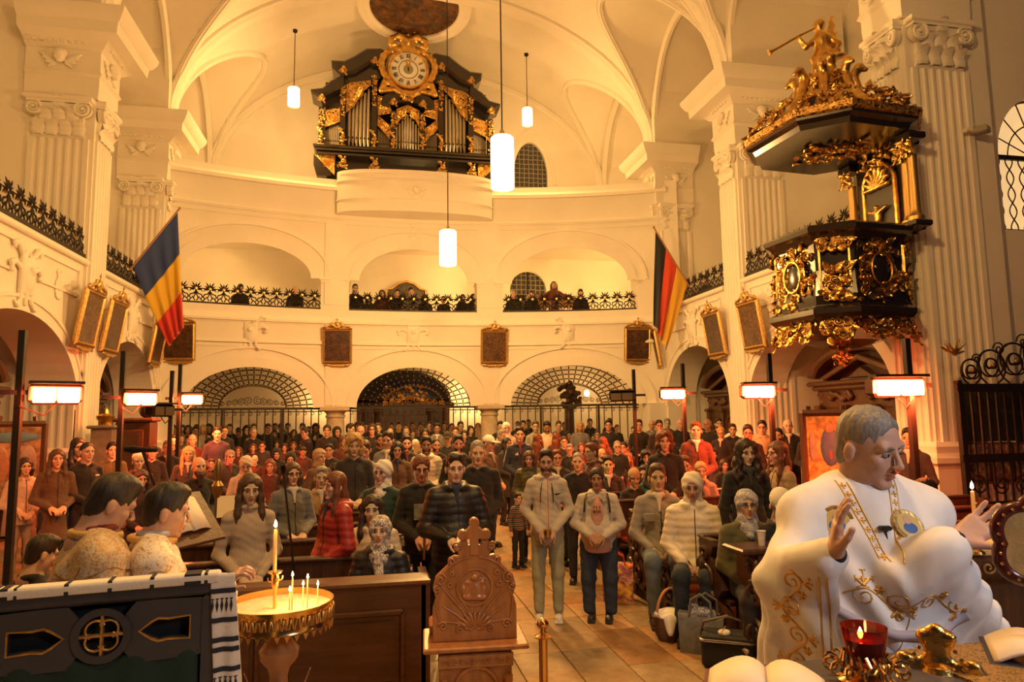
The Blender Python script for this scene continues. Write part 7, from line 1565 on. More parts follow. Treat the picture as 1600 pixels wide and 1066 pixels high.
# ---- the two deacons
def deacon(label, u, vt, D, yaw, zf, hcol, mat, hpitch, scale, arm_to=None, collar=(.2, .03, .03), skin=(.55, .32, .22), cuff=True, bulk=1.):
    P = atD(u, vt, D); d = Vector((-P.x, -P.y)); t = thing('person', label, 'person', (P.x, P.y, zf), atan2(d.x, -d.y)+radians(yaw), scale=scale); inv_ = Matrix.LocRotScale(t.location, t.rotation_euler, t.scale).inverted()
    hc = np.array((0, -.045, 1.58)); Rh = rotm(radians(hpitch), 0, 0)
    arms = []
    for g in (-1, 1):
        if arm_to and g == arm_to[0]: w_ = np.array(inv_ @ atD(*arm_to[1:])); el = (g*.24, -.12, 1.08)
        else: w_ = np.array((g*.1, -.2, .98)); el = (g*.25, .02, 1.1)
        dd = w_-np.array(el); arms.append(((g*.17, .02, 1.38), el, tuple(w_), tuple(dd/np.linalg.norm(dd)+np.array((0, -.2, .1))), (g*.3, -.1, .9), -g))
    clergy_body(t, hc, Rh, tuple(hc+Rh@np.array((0, .02, -.08))), arms, skin, .9); headparts(t, hc, Rh, 's', hcol)
    s = SD(.05); s.ell((0, .01, 1.22), (.205*bulk, .155*bulk, .25)).cap((-.07, .02, 1.43), (-.18, .01, 1.37), .07, .08).cap((.07, .02, 1.43), (.18, .01, 1.37), .07, .08).cap((0, .01, 1.1), (0, .02, .12), .18*bulk, .3)
    for sh, el, w_, *_ in arms:
        el, w_ = np.array(el), np.array(w_); c = w_+(el-w_)*.15; s.path([sh, tuple(el), tuple(c)], [.08, .085, .075]); s.cap(tuple(el), tuple(el+np.array((0, .02, -.22))), .08, .05); s.cap(tuple(c), tuple(c+np.array((0, .0, -.12))), .06, .04)
    s.post = lambda X, Y, Z, F: F-.012*np.sin(np.arctan2(Y, X)*11+Z*2)*np.clip(1.2-Z, 0, 1)-.005*np.sin(Z*38+X*30+Y*22)
    V, Q = s.mesh(.014); ro = link('vestment', fastmesh('vestment', V, Q, [mat]), t); sf = Surf(V, Q)
    s = SD(.02); s.path([(.098*sin(radians(a)), .012+.092*cos(radians(a)), 1.458+.012*cos(radians(a))) for a in range(-180, 181, 20)], .015); sdobj('brocade_collar', s, .011, brocade('collar_gold_%d' % int(u), (.5, .3, .1), (.62, .42, .16), 14, .5, .7), t)
    s = SD(.02); s.path([(.066*sin(radians(a)), .0+.066*cos(radians(a)), 1.485) for a in range(-150, 151, 25)], .014); sdobj('shirt_collar', s, .01, CLOTH, t, None, collar)
    cur = []
    for g in (-1, 1):
        for z in (1.22, .9): cur += crossc(g*.08, z, .06)
        cur.append([.006]+[(.22*cos(a), 1.36-.06*abs(sin(a*2))) for a in np.linspace(0, pi, 24)])
    cur += vine(-.15, 1.05, .15, 1.0, 4, .04, .035)
    embroider(sf, 'gold_embroidery', EMB, ro, cur, (0, 0, 0), (1, 0, 0), (0, 0, 1), (0, -1, 0), .006); embroider(sf, 'gold_embroidery', EMB, ro, cur, (0, 0, 0), (0, 1, 0), (0, 0, 1), (-1, 0, 0), .006)
    embroider(sf, 'gold_embroidery', EMB, ro, cur, (0, 0, 0), (0, 1, 0), (0, 0, 1), (1, 0, 0), .006)
    if cuff:
        for sh, el, w_, *_ in arms: el, w_ = np.array(el), np.array(w_); dd = (el-w_)/np.linalg.norm(el-w_); s = SD(.01); s.cap(w_+dd*.02, w_+dd*.14, .04, .052); sdobj('cross_cuff', s, .01, floral('cuff_crosses', (.62, .5, .3), [(.03, .02, .02), (.62, .5, .3), (.03, .02, .02)], 30), t)
    return t
dc1 = deacon('first deacon in gold brocade looking down, leftmost of the two', 160, 722, 3.05, 100, .17, (.03, .02, .014), BROC1, 26, 1.0, None, (.16, .015, .012), bulk=1.12)
dc2 = deacon('second deacon in white and gold brocade holding the censer chains', 247, 746, 3.2, 92, .17, (.022, .017, .013), BROC2, 12, .965, (-1, 352, 915, 2.95), (.42, .46, .52))

# ================================================================ foreground furniture and small things
VARN = pbr('varnished_oak', (.40, .165, .05), .30, noise=.35, nscale=5, stretch=(5, 5, .7), col2=(.27, .10, .03), bump=.1, bscale=30, coat=.3)
BRASS = pbr('polished_brass', (.75, .46, .16), .2, 1.)
def facing(loc): return atan2(-loc[0], loc[1])
# ---- carved lectern (icon stand) in the aisle
L0 = atD(742, 1000, 3.62); lt = thing('carved_lectern', 'carved varnished wooden icon stand topped by a cross in the aisle', 'lectern', (L0.x, L0.y, 0), radians(-4)); zs = L0.z; K = .000968
def zc(x, y): return ((x-515)*K, zs+(800-y)*K)
half = [(745, 800), (745, 620), (728, 570), (742, 510), (728, 455), (690, 420), (662, 395), (655, 360), (625, 345), (600, 350), (612, 300), (590, 268), (556, 262), (548, 292)]
R_ = [zc(x, y) for x, y in half]; poly = R_+[(-x, z) for x, z in R_[::-1]]
mb = MB(); mb.prism(poly, -.018, .018, bev=.006); bb = mb.build('backboard', VARN, lt, .4)
cr = [(.022, .3), (.022, .41), (.045, .40)]; c0 = zc(515, 235); 
def trefoil(cx, cz, a): return [(cx+.028*cos(a+q), cz+.028*sin(a+q)) for q in np.linspace(-2.2, 2.2, 12)]
pts = []
b0 = zc(515, 345)[1]; pts += [(-.024, b0), (.024, b0), (.022, c0[1]-.022)]; 
for cx, cz, a in ((.062, c0[1], 0), (0, c0[1]+.062, pi/2), (-.062, c0[1], pi)):
    pts += trefoil(cx, cz, a)
pts += [(-.022, c0[1]-.022)]
mb = MB(); mb.prism(pts, -.03, .012, bev=.006); mb.build('cross', VARN, lt, .4)
mb = MB(); mz = zc(515, 515)[1]; mb.tube(arc((0, -.02, mz), .093, 0, 2*pi, 36)[:-1], .009, 6, closed=True); md = mb.build('medallion_ring', VARN, lt)
s = SD(.012); s.ell((0, -.02, mz-.015), (.03, .02, .05)).ell((0, -.028, mz+.05), .019).ell((-.045, -.02, mz-.02), (.02, .015, .035)).ell((.045, -.02, mz-.02), (.02, .015, .035)).ell((-.04, -.024, mz+.025), .013).ell((.04, -.024, mz+.025), .013).ell((0, -.012, mz), (.085, .01, .085)).cap((-.05, -.025, mz-.05), (.05, -.025, mz-.055), .014); sdobj('medallion_relief', s, .006, VARN, md)
def scrollset(g):
    out = []
    for (x, y, r, a, f) in ((612, 300, 26, .5, 1), (640, 372, 20, 1, -1), (700, 470, 34, 1.5, 1), (600, 300, 14, 0, -1), (720, 520, 20, 2, -1), (650, 500, 18, 3, 1), (690, 715, 26, 0, 1), (600, 735, 22, 2, -1), (560, 725, 16, 1, 1), (640, 440, 16, 1, 1)):
        p = zc(x, y); out.append((spiral((g*p[0], -.022, p[1]), r*K, .004, 1.5, 18, a if g > 0 else pi-a, flip=f*g), .0055))
    for pth in ([(530, 740), (580, 640), (650, 560), (700, 500)], [(530, 740), (610, 660), (690, 610)], [(525, 735), (560, 620), (610, 560)], [(535, 742), (620, 700), (700, 690)], [(540, 355), (590, 365), (640, 390), (690, 440)], [(700, 520), (725, 580), (720, 640), (705, 700)]):
        P = [zc(*q) for q in pth]; out.append(([(g*a, -.02, b) for a, b in P], .0075))
    return out
for g in (-1, 1):
    for k, (pts, r) in enumerate(scrollset(g)): mb = MB(); mb.tube(pts, [r*.8]+[r]*(len(pts)-2)+[r*.5], 6); mb.build('carved_scroll', VARN, bb, 1.5)
for i in range(9):
    a = radians(28+124*i/8); p = zc(515, 742); mb = MB(); mb.tube([(p[0]+.02*cos(a), -.018, p[1]+.01), (p[0]+.07*cos(a), -.026, p[1]+.07*sin(a)), (p[0]+.12*cos(a), -.02, p[1]+.11*sin(a))], [.006, .011, .003], 6); mb.build('carved_leaf', VARN, bb, 1.5)
mb = MB(); mb.box((0, .06, zs-.012), (.545, .36, .028), bev=.008); mb.build('shelf', VARN, lt, .4); mb = MB(); mb.box((-.19, .12, zs+.05), (.1, .16, .08), bev=.02); mb.build('rest', VARN, lt, .4)
mb = MB(); mb.box((0, .07, (zs-.03)/2), (.37, .3, zs-.03)); bd = mb.build('cabinet', VARN, lt, 0)
mb = MB(); mb.box((0, -.09, zs-.075), (.385, .02, .07), bev=.006); mb.build('carved_frieze', VARN, lt, .4)
for i in range(12): mb = MB(); mb.tube(spiral((-.165+.03*i, -.102, zs-.075), .016, .004, 1.3, 10, i, flip=(-1)**i), .004, 5); mb.build('carved_scroll', VARN, bd, 1.5)
mb = MB(); mb.tube([(-.11, -.085, .2), (-.11, -.085, zs-.22)]+arc((0, -.085, zs-.22), .11, pi, 0, 14)[1:-1]+[(.11, -.085, zs-.22), (.11, -.085, .2)], .012, 6); mb.build('arch_moulding', VARN, lt)
for i in range(10): a = radians(15+150*i/9); mb = MB(); mb.tube([(.02*cos(a), -.082, zs-.3), (.05*cos(a), -.092, zs-.3+.05*sin(a)), (.09*cos(a), -.085, zs-.29+.1*sin(a))], [.005, .011, .003], 6); mb.build('carved_leaf', VARN, bd, 1.5)
for g in (-1, 1): mb = MB(); mb.lathe([(.02, .1), (.022, .15), (.014, .2), (.014, zs-.3), (.02, zs-.26), (.014, zs-.24), (.022, zs-.2), (.024, zs-.15)], (g*.165, -.1, 0), 12); mb.build('colonnette', VARN, lt)
mb = MB(); mb.box((0, .07, .05), (.44, .38, .1), bev=.015); mb.build('plinth', VARN, lt, .4)
# ---- brass barrier post
p = atD(848, 975, 3.95); bp_ = thing('brass_barrier_post', 'polished brass barrier post with ball top beside the carved lectern', 'barrier post', (p.x, p.y, 0)); zt = p.z+.02
mb = MB(); mb.lathe([(.16, 0), (.16, .015), (.05, .03), (.025, .05), (.025, zt-.09)], (0, 0, 0), 24); mb.build('tube', BRASS, bp_); mb = MB(); mb.lathe([(.025, zt-.1), (.048, zt-.095), (.05, zt-.088), (.03, zt-.08), (.016, zt-.07), (.014, zt-.05)], (0, 0, 0), 24); mb.build('collar', BRASS, bp_); mb = MB(); mb.ball((0, 0, zt-.02), .034, 20, 14); mb.build('ball', BRASS, bp_)
# ---- candle tray stand
p = atD(438, 938, 3.2); cz = p.z; cs = thing('candle_stand', 'gilded round sand tray on a pedestal with angel wings', 'candle stand', (p.x, p.y, .17)); H_ = cz-.17
SAND = pbr('candle_sand', (.72, .60, .40), .9, noise=.25, nscale=30, bump=.8, bscale=60, bdist=.01)
mb = MB(); mb.lathe([(0, H_-.02), (.1, H_-.018), (.235, H_-.03)], (0, 0, 0), 40); mb.build('sand', SAND, cs)
mb = MB(); mb.lathe([(.05, H_-.12), (.2, H_-.11), (.236, H_-.1), (.24, H_-.095), (.236, H_-.085), (.236, H_-.02), (.243, H_-.008), (.243, H_), (.236, H_), (.234, H_-.04)], (0, 0, 0), 56, caps=False); tr = mb.build('tray', BRASS, cs)
for i in range(36):
    a = 2*pi*i/36; mb = MB()
    mb.tube([(.241*cos(a+q*.05), .241*sin(a+q*.05), H_-.052+.024*sin(q*3.2+i*pi)) for q in np.linspace(-1.3, 1.3, 9)], .006, 5); o = mb.build('rim_relief', GOLDF, tr, 1.5)
    mb = MB(); mb.prism([(-.012, 0), (0, -.028), (.012, 0)], -.003, .003, Matrix.Translation((.238*cos(a+.08), .238*sin(a+.08), H_-.1)) @ Matrix.Rotation(a+.08+pi/2, 4, 'Z')); mb.build('scallop', GOLDF, tr, 0)
mb = MB(); mb.lathe([(.14, 0), (.14, .04), (.07, .08), (.04, .16), (.05, .3), (.035, .5), (.045, H_-.42), (.04, H_-.34), (.05, H_-.3), (.085, H_-.26), (.09, H_-.22), (.06, H_-.18), (.04, H_-.15), (.05, H_-.12)], (0, 0, 0), 28); mb.build('pedestal', pbr('carved_beech', (.42, .2, .08), .35, coat=.2), cs)
for g in (-1, 1):
    wg = thing('wing', None, None); wg.parent = cs; wg.location = (0, 0, 0)
    for j in range(6): s = MB(); s.tube([(g*.05, -.03, H_-.46+.01*j), (g*(.09+.006*j), -.04, H_-.44), (g*(.145-.012*j), -.045, H_-.30-.03*j)], [.01, .012, .004], 6, flat=.5); s.build('feather', pbr('carved_beech', (.42, .2, .08), .35, coat=.2), wg, 1.5)
s = SD(.02); s.ell((0, -.06, H_-.44), (.035, .03, .05)).ell((0, -.07, H_-.37), .028); sdobj('angel_bust', s, .009, pbr('carved_beech', (.42, .2, .08), .35, coat=.2), cs)
candle('tall yellow candle burning in the gilt holder on the sand tray', atD(429, 897, 3.14), .0085, .2, True, power=3)
hh = atD(430, 905, 3.14); ho = thing('candle_holder', 'small gilt candle holder stuck in the sand under the tall candle', 'candle holder', (hh.x, hh.y, cz-.03)); mb = MB(); zz = hh.z-cz+.03; mb.lathe([(0, -.02), (.007, 0), (.008, zz-.05), (.016, zz-.03), (.02, zz), (.018, zz+.02), (.034, zz+.03), (.034, zz+.034)], (0, 0, 0), 16); mb.build('stem', BRASS, ho)
for g in range(4): a = g*pi/2+.5; mb = MB(); mb.tube([(.016*cos(a), .016*sin(a), zz-.01), (.032*cos(a), .032*sin(a), zz-.005), (.034*cos(a), .034*sin(a), zz+.01)], .004, 5); mb.build('leaf_ornament', BRASS, ho)
for (u, v, h, D) in ((456, 957, .125, 3.1), (480, 955, .105, 3.14), (473, 958, .07, 3.16), (496, 952, .06, 3.2), (452, 962, .06, 3.1)):
    q = atD(u, v, D); candle('thin candle burning in the sand, %s' % {456: 'tallest of the five', 480: 'second tallest', 473: 'short one behind the second tallest', 496: 'nearest the right rim', 452: 'short one beside the tallest'}[u], (q.x, q.y, cz-.03), .0032, h+.03, True, 0, pbr('thin_wax', (.75, .5, .2), .5), power=.8, group='thin candles in the tray')
# censer chains from the second deacon's hand
q = atD(357, 915, 2.92); ch = thing('censer_chains', 'beaded censer chains hanging from the second deacon hand', 'chain', q)
for j, (dx, dy) in enumerate(((-.02, 0), (.0, -.02), (.02, .01))):
    mb = MB()
    for i in range(34): mb.ball((dx*(.3+i*.02), dy, -.012*i), .004, 5, 4)
    tag(mb.build('chain', BRASS, ch, 1.5), kind='stuff')
    for i in (7, 17, 25, 31): mb = MB(); mb.ball((dx*(.3+i*.02), dy-.004, -.012*i-.004*j), .010, 10, 8); mb.build('bell', BRASS, ch)
# ---- draped lectern bottom left
p = atD(165, 912, 2.2); dl = thing('draped_lectern', 'dark gothic lectern with gilt tracery and green cloth, bottom left', 'lectern', (p.x, p.y, .35), facing((p.x, p.y))-radians(11)); ht = p.z-.35
DKB = pbr('slate_painted_wood', (.045, .045, .055), .5, noise=.2, nscale=6); GRN = pbr('green_cloth', (.008, .03, .022), .85, bump=.3, bscale=14, bdist=.02)
W2 = .335
mb = MB(); mb.box((0, 0, ht-.03), (2*W2, .05, .06), bev=.01); mb.build('top_rail', DKB, dl, 0)
# pierced board: frame pieces round the openings
def ring(out, inn, name, m, y0=-.02, y1=.02, par=dl):
    mb = MB(); n = len(out); V = [(x, y0, z) for x, z in out]+[(x, y0, z) for x, z in inn]+[(x, y1, z) for x, z in inn]; mb.add(V, [(i, (i+1) % n, n+(i+1) % n, n+i) for i in range(n)]+[(n+i, n+(i+1) % n, 2*n+(i+1) % n, 2*n+i) for i in range(n)]); return mb.build(name, m, par, .4)
zq = ht-.155; rq = .062
def lens(g, k=0.): return [(g*(.105+k), zq), (g*(.14+k*.4), zq+.026-k*.3), (g*(.16), zq+.036-k), (g*.19, zq+.032-k), (g*(.255-k), zq+.036-k), (g*(.255-k), zq-.036+k), (g*.19, zq-.032+k), (g*.16, zq-.036+k), (g*(.14+k*.4), zq-.026+k*.3)]
def around(poly, half):
    out = []
    for x, z in poly:
        d = max(abs(x-half[0])/half[2], abs(z-half[1])/half[3]); out.append((half[0]+(x-half[0])/d, half[1]+(z-half[1])/d))
    return out
for g in (-1, 1):
    ring(around(lens(g), (g*.2, zq, .135, .095)), lens(g), 'pierced_board', DKB)
    mb = MB(); mb.tube([(x, -.018, z) for x, z in lens(g)], .0055, 6, closed=True); mb.build('gilt_edge', GOLDF, dl)
circ = [(rq*cos(a), zq+rq*sin(a)) for a in np.linspace(0, 2*pi, 33)[:-1]]; o2 = [(.085*cos(a), zq+.085*sin(a)) for a in np.linspace(0, 2*pi, 33)[:-1]]; ring(o2, circ, 'roundel', DKB, -.03, .02)
mb = MB()
for k in range(4): a = pi/2*k+pi/4; mb.tube(arc((.026*cos(a), -.02, zq+.026*sin(a)), .028, a-1.9, a+1.9, 14), .005, 6)
mb.build('quatrefoil', GOLDF, dl, 1.5); mb = MB(); mb.tube([(-rq, -.02, zq), (rq, -.02, zq)], .007, 6); mb.tube([(0, -.02, zq-rq), (0, -.02, zq+rq)], .007, 6); mb.build('gilt_cross', GOLDF, dl)
s = SD(.01); s.box((0, -.004, zq-.42), (.28, .014, .35), .01); s.post = lambda X, Y, Z, F: F-.006*np.sin(X*40+Z*4); sdobj('green_cloth', s, .012, GRN, dl)
mb = MB(); mb.box((0, .035, (ht-.04)/2), (.64, .02, ht-.04)); mb.build('backing', pbr('dark_backing', (.012, .014, .014), .8), dl, 0)
for g in (-1, 1): mb = MB(); mb.box((g*(W2-.02), .0, ht/2-.03), (.05, .05, ht-.06), bev=.01); mb.build('side_post', DKB, dl, 0)
# embroidered towel over its top
tw_ = thing('embroidered_towel', 'white towel with black woven bands draped over the dark lectern', 'towel', (p.x, p.y, .35), dl.rotation_euler.z)
LINEN = pbr('white_linen', (.74, .69, .62), .9, bump=.4, bscale=80, bdist=.005); INK = pbr('black_weave', (.02, .022, .035), .9)
mb = MB(); s = SD(.01); s.box((0, -.005, ht+.003), (W2+.01, .036, .01), .008).box((0, -.032, ht-.006), (W2+.01, .006, .016), .005); sdobj('top_fold', s, .008, LINEN, tw_)
def hang(xc, w, z0, z1, y, sk):
    V = []; n, m_ = 16, 40
    for j in range(m_+1):
        f = j/m_; z = z0+(z1-z0)*f
        for i in range(n+1): t_ = i/n; x = xc+w*(t_-.5)*(1+.25*f)+sk*f; V.append((x, y-.012*sin(t_*9+f*3)*f-.01, z))
    return V, n, m_
for g, xc, w, z1 in ((1, W2+.015, .075, ht-.62), (-1, -W2-.01, .07, ht-.62)):
    V, n, m_ = hang(xc, w, ht+.008, z1, -.02, g*.045); n1 = n+1; mb = MB(); mb.add(V, [(j*n1+i, j*n1+i+1, (j+1)*n1+i+1, (j+1)*n1+i) for j in range(m_) for i in range(n)]); o = mb.build('hanging_end', LINEN, tw_, 3.1); o.modifiers.new('t', 'SOLIDIFY').thickness = .004
    for j0, j1, kind in ((3, 4, 0), (5, 8, 1), (9, 10, 0), (13, 14, 0), (15, 16, 0), (19, 20, 0), (21, 24, 1), (25, 26, 0), (32, 33, 0)):
        mb = MB()
        if kind == 0: mb.add([(v[0], v[1]-.007, v[2]) for j in (j0, j1) for v in V[j*n1:(j+1)*n1]], [(i, i+1, n1+i+1, n1+i) for i in range(n)])
        else:
            for i in range(0, n-1, 3):
                a, b, c, d = V[j0*n1+i], V[j0*n1+min(i+2, n)], V[j1*n1+min(i+2, n)], V[j1*n1+i]; mx = [(q1+q2)/2 for q1, q2 in zip(a, c)]
                mb.add([((a[0]+b[0])/2, a[1]-.007, a[2]), (b[0], mx[1]-.007, mx[2]), ((a[0]+b[0])/2, c[1]-.007, c[2]), (a[0], mx[1]-.007, mx[2])], [(0, 1, 2, 3)])
                mb.add([(a[0], a[1]-.0075, a[2]), (b[0], b[1]-.0075, b[2]), (b[0], b[1]-.0075, b[2]-.004), (a[0], a[1]-.0075, a[2]-.004)], [(0, 1, 2, 3)])
        tag(mb.build('woven_band', INK, tw_, 3.1), kind='stuff' if kind else None)
for x, w in ((-.29, .012), (-.265, .02), (-.235, .008), (-.1, .012), (.02, .012), (.14, .012), (.245, .02), (.27, .03), (.3, .01)):
    mb = MB(); mb.box((x, -.006, ht+.0135), (w, .068, .003)); mb.box((x, -.0385, ht-.004), (w, .003, .03)); mb.build('woven_stripe', INK, tw_, 0)
# ---- the altar table at bottom right and what stands on it
TZ = 1.53; at_ = thing('altar_table', 'dark altar table with gilt brocade runner at bottom right', 'altar', (1.55, 1.28, .35))
mb = MB(); mb.box((0, -.05, TZ-.35-.02), (1.5, .62, .04), bev=.008); mb.build('table_top', pbr('altar_cloth', (.06, .055, .075), .55, noise=.3), at_, 0); mb = MB(); mb.box((0, -.05, (TZ-.39)/2), (1.4, .54, TZ-.39)); mb.build('table_body', pbr('altar_front', (.10, .03, .03), .8), at_, 0); mb = MB(); mb.box((.02, -.0, TZ-.35+.003), (.6, .5, .006)); mb.build('brocade_runner', brocade('runner', (.05, .03, .02), (.4, .24, .08), 30, .45, .6), at_, 0)
PAGE = pbr('book_pages', (.78, .68, .55), .8, bump=.15, bscale=200)
def book(label, loc, rz, w, d, open_=True, cover=(.1, .02, .02), thick=.03):
    t = thing('open_book', label, 'book', loc, rz); mb = MB(); mb.box((0, 0, .004), (2*w+.02, d+.02, .008), bev=.003); mb.build('cover', pbr('cover_%.2f' % (loc[0]), cover, .5), t, 0)
    for g in (-1, 1):
        n = 10; V = []; 
        for i in range(n+1): f = i/n; V += [(g*w*f, -d/2, .008+thick*(sin(pi*f*.9+.25))**.7*(1-.55*f)), (g*w*f, d/2, .008+thick*(sin(pi*f*.9+.25))**.7*(1-.55*f))]
        V += [(g*w, -d/2, .006), (g*w, d/2, .006), (0, -d/2, .006), (0, d/2, .006)]; mb = MB(); mb.add(V, [((2*i, 2*i+1, 2*i+3, 2*i+2) if g < 0 else (2*i, 2*i+2, 2*i+3, 2*i+1)) for i in range(n)]); o = mb.build('pages', PAGE, t, 1.0); o.modifiers.new('t', 'SOLIDIFY').thickness = .008
    return t
b1 = atD(1200, 1108, 1.42); book('open white-paged book at the bottom edge below the priest', (b1.x, b1.y, TZ), radians(-30), .12, .2, thick=.05)
b2 = atD(1612, 1016, 1.6); book('open book on the right end of the altar', (b2.x+.05, b2.y, TZ), radians(-40), .12, .2, cover=(.03, .03, .05), thick=.045)
g0 = atD(1353, 1040, 1.5); lp = thing('altar_lamp', 'red glass oil lamp on a gilt filigree foot', 'lamp', (g0.x, g0.y, TZ)); gz = atD(1353, 1005, 1.5).z-TZ
def glassmat(name, col, rough=.03):
    m, nt, b = _new(name); b.inputs['Base Color'].default_value = (*col, 1); b.inputs['Roughness'].default_value = rough; b.inputs['Transmission Weight'].default_value = .92; b.inputs['IOR'].default_value = 1.35; return m
mb = MB(); R2 = .047; mb.lathe([(0, gz-.045), (R2*.55, gz-.043), (R2*.85, gz-.02), (R2, gz+.02), (R2*1.02, gz+.035), (R2*.96, gz+.035), (R2*.93, gz+.02), (R2*.8, gz-.016), (R2*.5, gz-.036), (0, gz-.038)], (0, 0, 0), 32); mb.build('glass_bowl', glassmat('ruby_glass', (.5, .05, .02)), lp)
mb = MB(); mb.lathe([(0, gz-.035), (R2*.5, gz-.033), (R2*.79, gz-.014), (R2*.86, gz+.008), (0, gz+.009)], (0, 0, 0), 28); mb.build('oil', pbr('red_oil', (.16, .02, .006), .1), lp)
mb = MB(); mb.lathe([(0, 0), (.004, .004), (.006, .012), (0, .026)], (-.018, -.012, gz+.012), 10); mb.build('flame', FLAME, lp)
for i in range(20): a = 2*pi*i/20; mb = MB(); mb.tube([(.05*cos(a), .05*sin(a), .03), (.05*cos(a+.16), .05*sin(a+.16), .045), (.043*cos(a), .043*sin(a), gz-.02)], .0035, 5); mb.build('filigree', BRASS, lp)
mb = MB(); mb.lathe([(.05, 0), (.06, .004), (.045, .012), (.03, .02), (.035, .028), (.05, .03), (.05, .034)], (0, 0, 0), 28); mb.build('foot', BRASS, lp)
for i in range(14): a = 2*pi*i/14; mb = MB(); mb.tube([(.072*cos(a)+.014*cos(q)*cos(a), .072*sin(a)+.014*cos(q)*sin(a), .034+.014*sin(q)) for q in np.linspace(0, 2*pi, 9)[:-1]], .0035, 5, closed=True); mb.build('loop', BRASS, lp)
c0_ = atD(1465, 1030, 1.56); ac = thing('altar_cross', 'thick gilt budded cross standing on the altar in front of the priest', 'cross', (c0_.x, c0_.y, TZ), facing((c0_.x, c0_.y))); ztop = atD(1465, 978, 1.56).z-TZ
s = SD(.012); zc_ = ztop-.085
for x, z in ((0, zc_), (-.055, zc_-.018), (.055, zc_-.018), (0, zc_+.05), (0, zc_-.055)): s.ell((x, 0, z), (.034, .016, .032))
for x, z in ((-.082, zc_-.018), (.082, zc_-.018), (0, zc_+.076), (-.07, zc_+.005), (.07, zc_+.005), (-.075, zc_-.042), (.075, zc_-.042), (.028, zc_+.06), (-.028, zc_+.06)): s.ell((x, -.004, z), .013)
sdobj('cross_body', s, .0055, GOLD, ac); mb = MB(); mb.lathe([(.04, 0), (.035, .012), (.014, .02), (.012, zc_-.05)], (0, 0, 0), 18); mb.build('stem', GOLD, ac)
for i in range(16):
    a = 2*pi*i/16; mb = MB(); mb.ball((.05*cos(a), -.018, zc_+.05*sin(a)), .005, 6, 5); mb.build('bead', GOLD, ac)
i0 = atD(1640, 852, 1.62); ic = thing('scalloped_icon', 'gold scalloped icon with a dark red rim at the right edge', 'icon', (i0.x, i0.y, TZ), facing((i0.x, i0.y))+radians(14)); zi = i0.z-TZ
out = [((.1+.016*abs(sin(3*a)))*cos(a)*.95, zi+(.1+.016*abs(sin(3*a)))*sin(a)) for a in np.linspace(0, 2*pi, 61)[:-1]]
mb = MB(); mb.prism([(x*.92, zi+(z-zi)*.92) for x, z in out], -.012, .01, bev=.004); mb.build('gold_plate', pbr('gold_plate', (.85, .58, .25), .35, .55, noise=.3, nscale=16, bump=.6, bscale=20, bdist=.01), ic, .5); mb = MB(); mb.tube([(x, 0, z) for x, z in out], .016, 8, closed=True); mb.build('rim', pbr('dark_red_enamel', (.07, .012, .01), .25), ic, 1.5)
for i in range(30): a = 2*pi*i/30; r = .1+.016*abs(sin(3*a)); mb = MB(); mb.ball((r*cos(a)*.95, -.016, zi+r*sin(a)), .004, 6, 5); mb.build('bead', GOLD, ic)
mb = MB(); mb.lathe([(.06, 0), (.055, .012), (.015, .025), (.013, zi-.1)], (0, 0, 0), 18); mb.build('foot', BRASS, ic)
# ---- side altar behind the priest with a candle
q = atD(1575, 846, 3.3); sa = thing('side_altar', 'dark side altar with yellow cloth and carved edge behind the priest', 'altar', (q.x+.25, q.y, .17), radians(-20)); hz = q.z-.17
mb = MB(); mb.box((0, .0, hz-.015), (1.1, .6, .03), bev=.006); mb.build('yellow_cloth', pbr('altar_linen', (.62, .45, .2), .8), sa, 0); mb = MB(); mb.box((0, 0, hz-.08), (1.14, .62, .1), bev=.02); e_ = mb.build('carved_edge', DARKW, sa, .5); mb = MB(); mb.box((0, .03, (hz-.13)/2), (1.02, .52, hz-.13)); mb.build('body', DARKW, sa, 0)
for i in range(14): mb = MB(); mb.tube(spiral((-.52+.08*i, -.315, hz-.08), .032, .006, 1.4, 12, i, flip=(-1)**i), .007, 5); mb.build('carved_scroll', pbr('worn_gilding', (.3, .17, .06), .45, .5), e_, 1.5)
q2 = atD(1523, 812, 3.15); candle('thin lit candle behind the raised right hand of the priest', (q2.x, q2.y, q2.z-.0), .0085, .13, True, power=2); t = thing('candle_holder', 'small turned holder under the candle right of the priest', 'candle holder', (q2.x, q2.y, hz+.17-.02)); mb = MB(); k_ = q2.z-hz-.17+.02; mb.lathe([(.035, 0), (.03, .01), (.01, .02), (.01, k_-.02), (.022, k_-.01), (.022, k_)], (0, 0, 0), 16); mb.build('stem', BRASS, t)
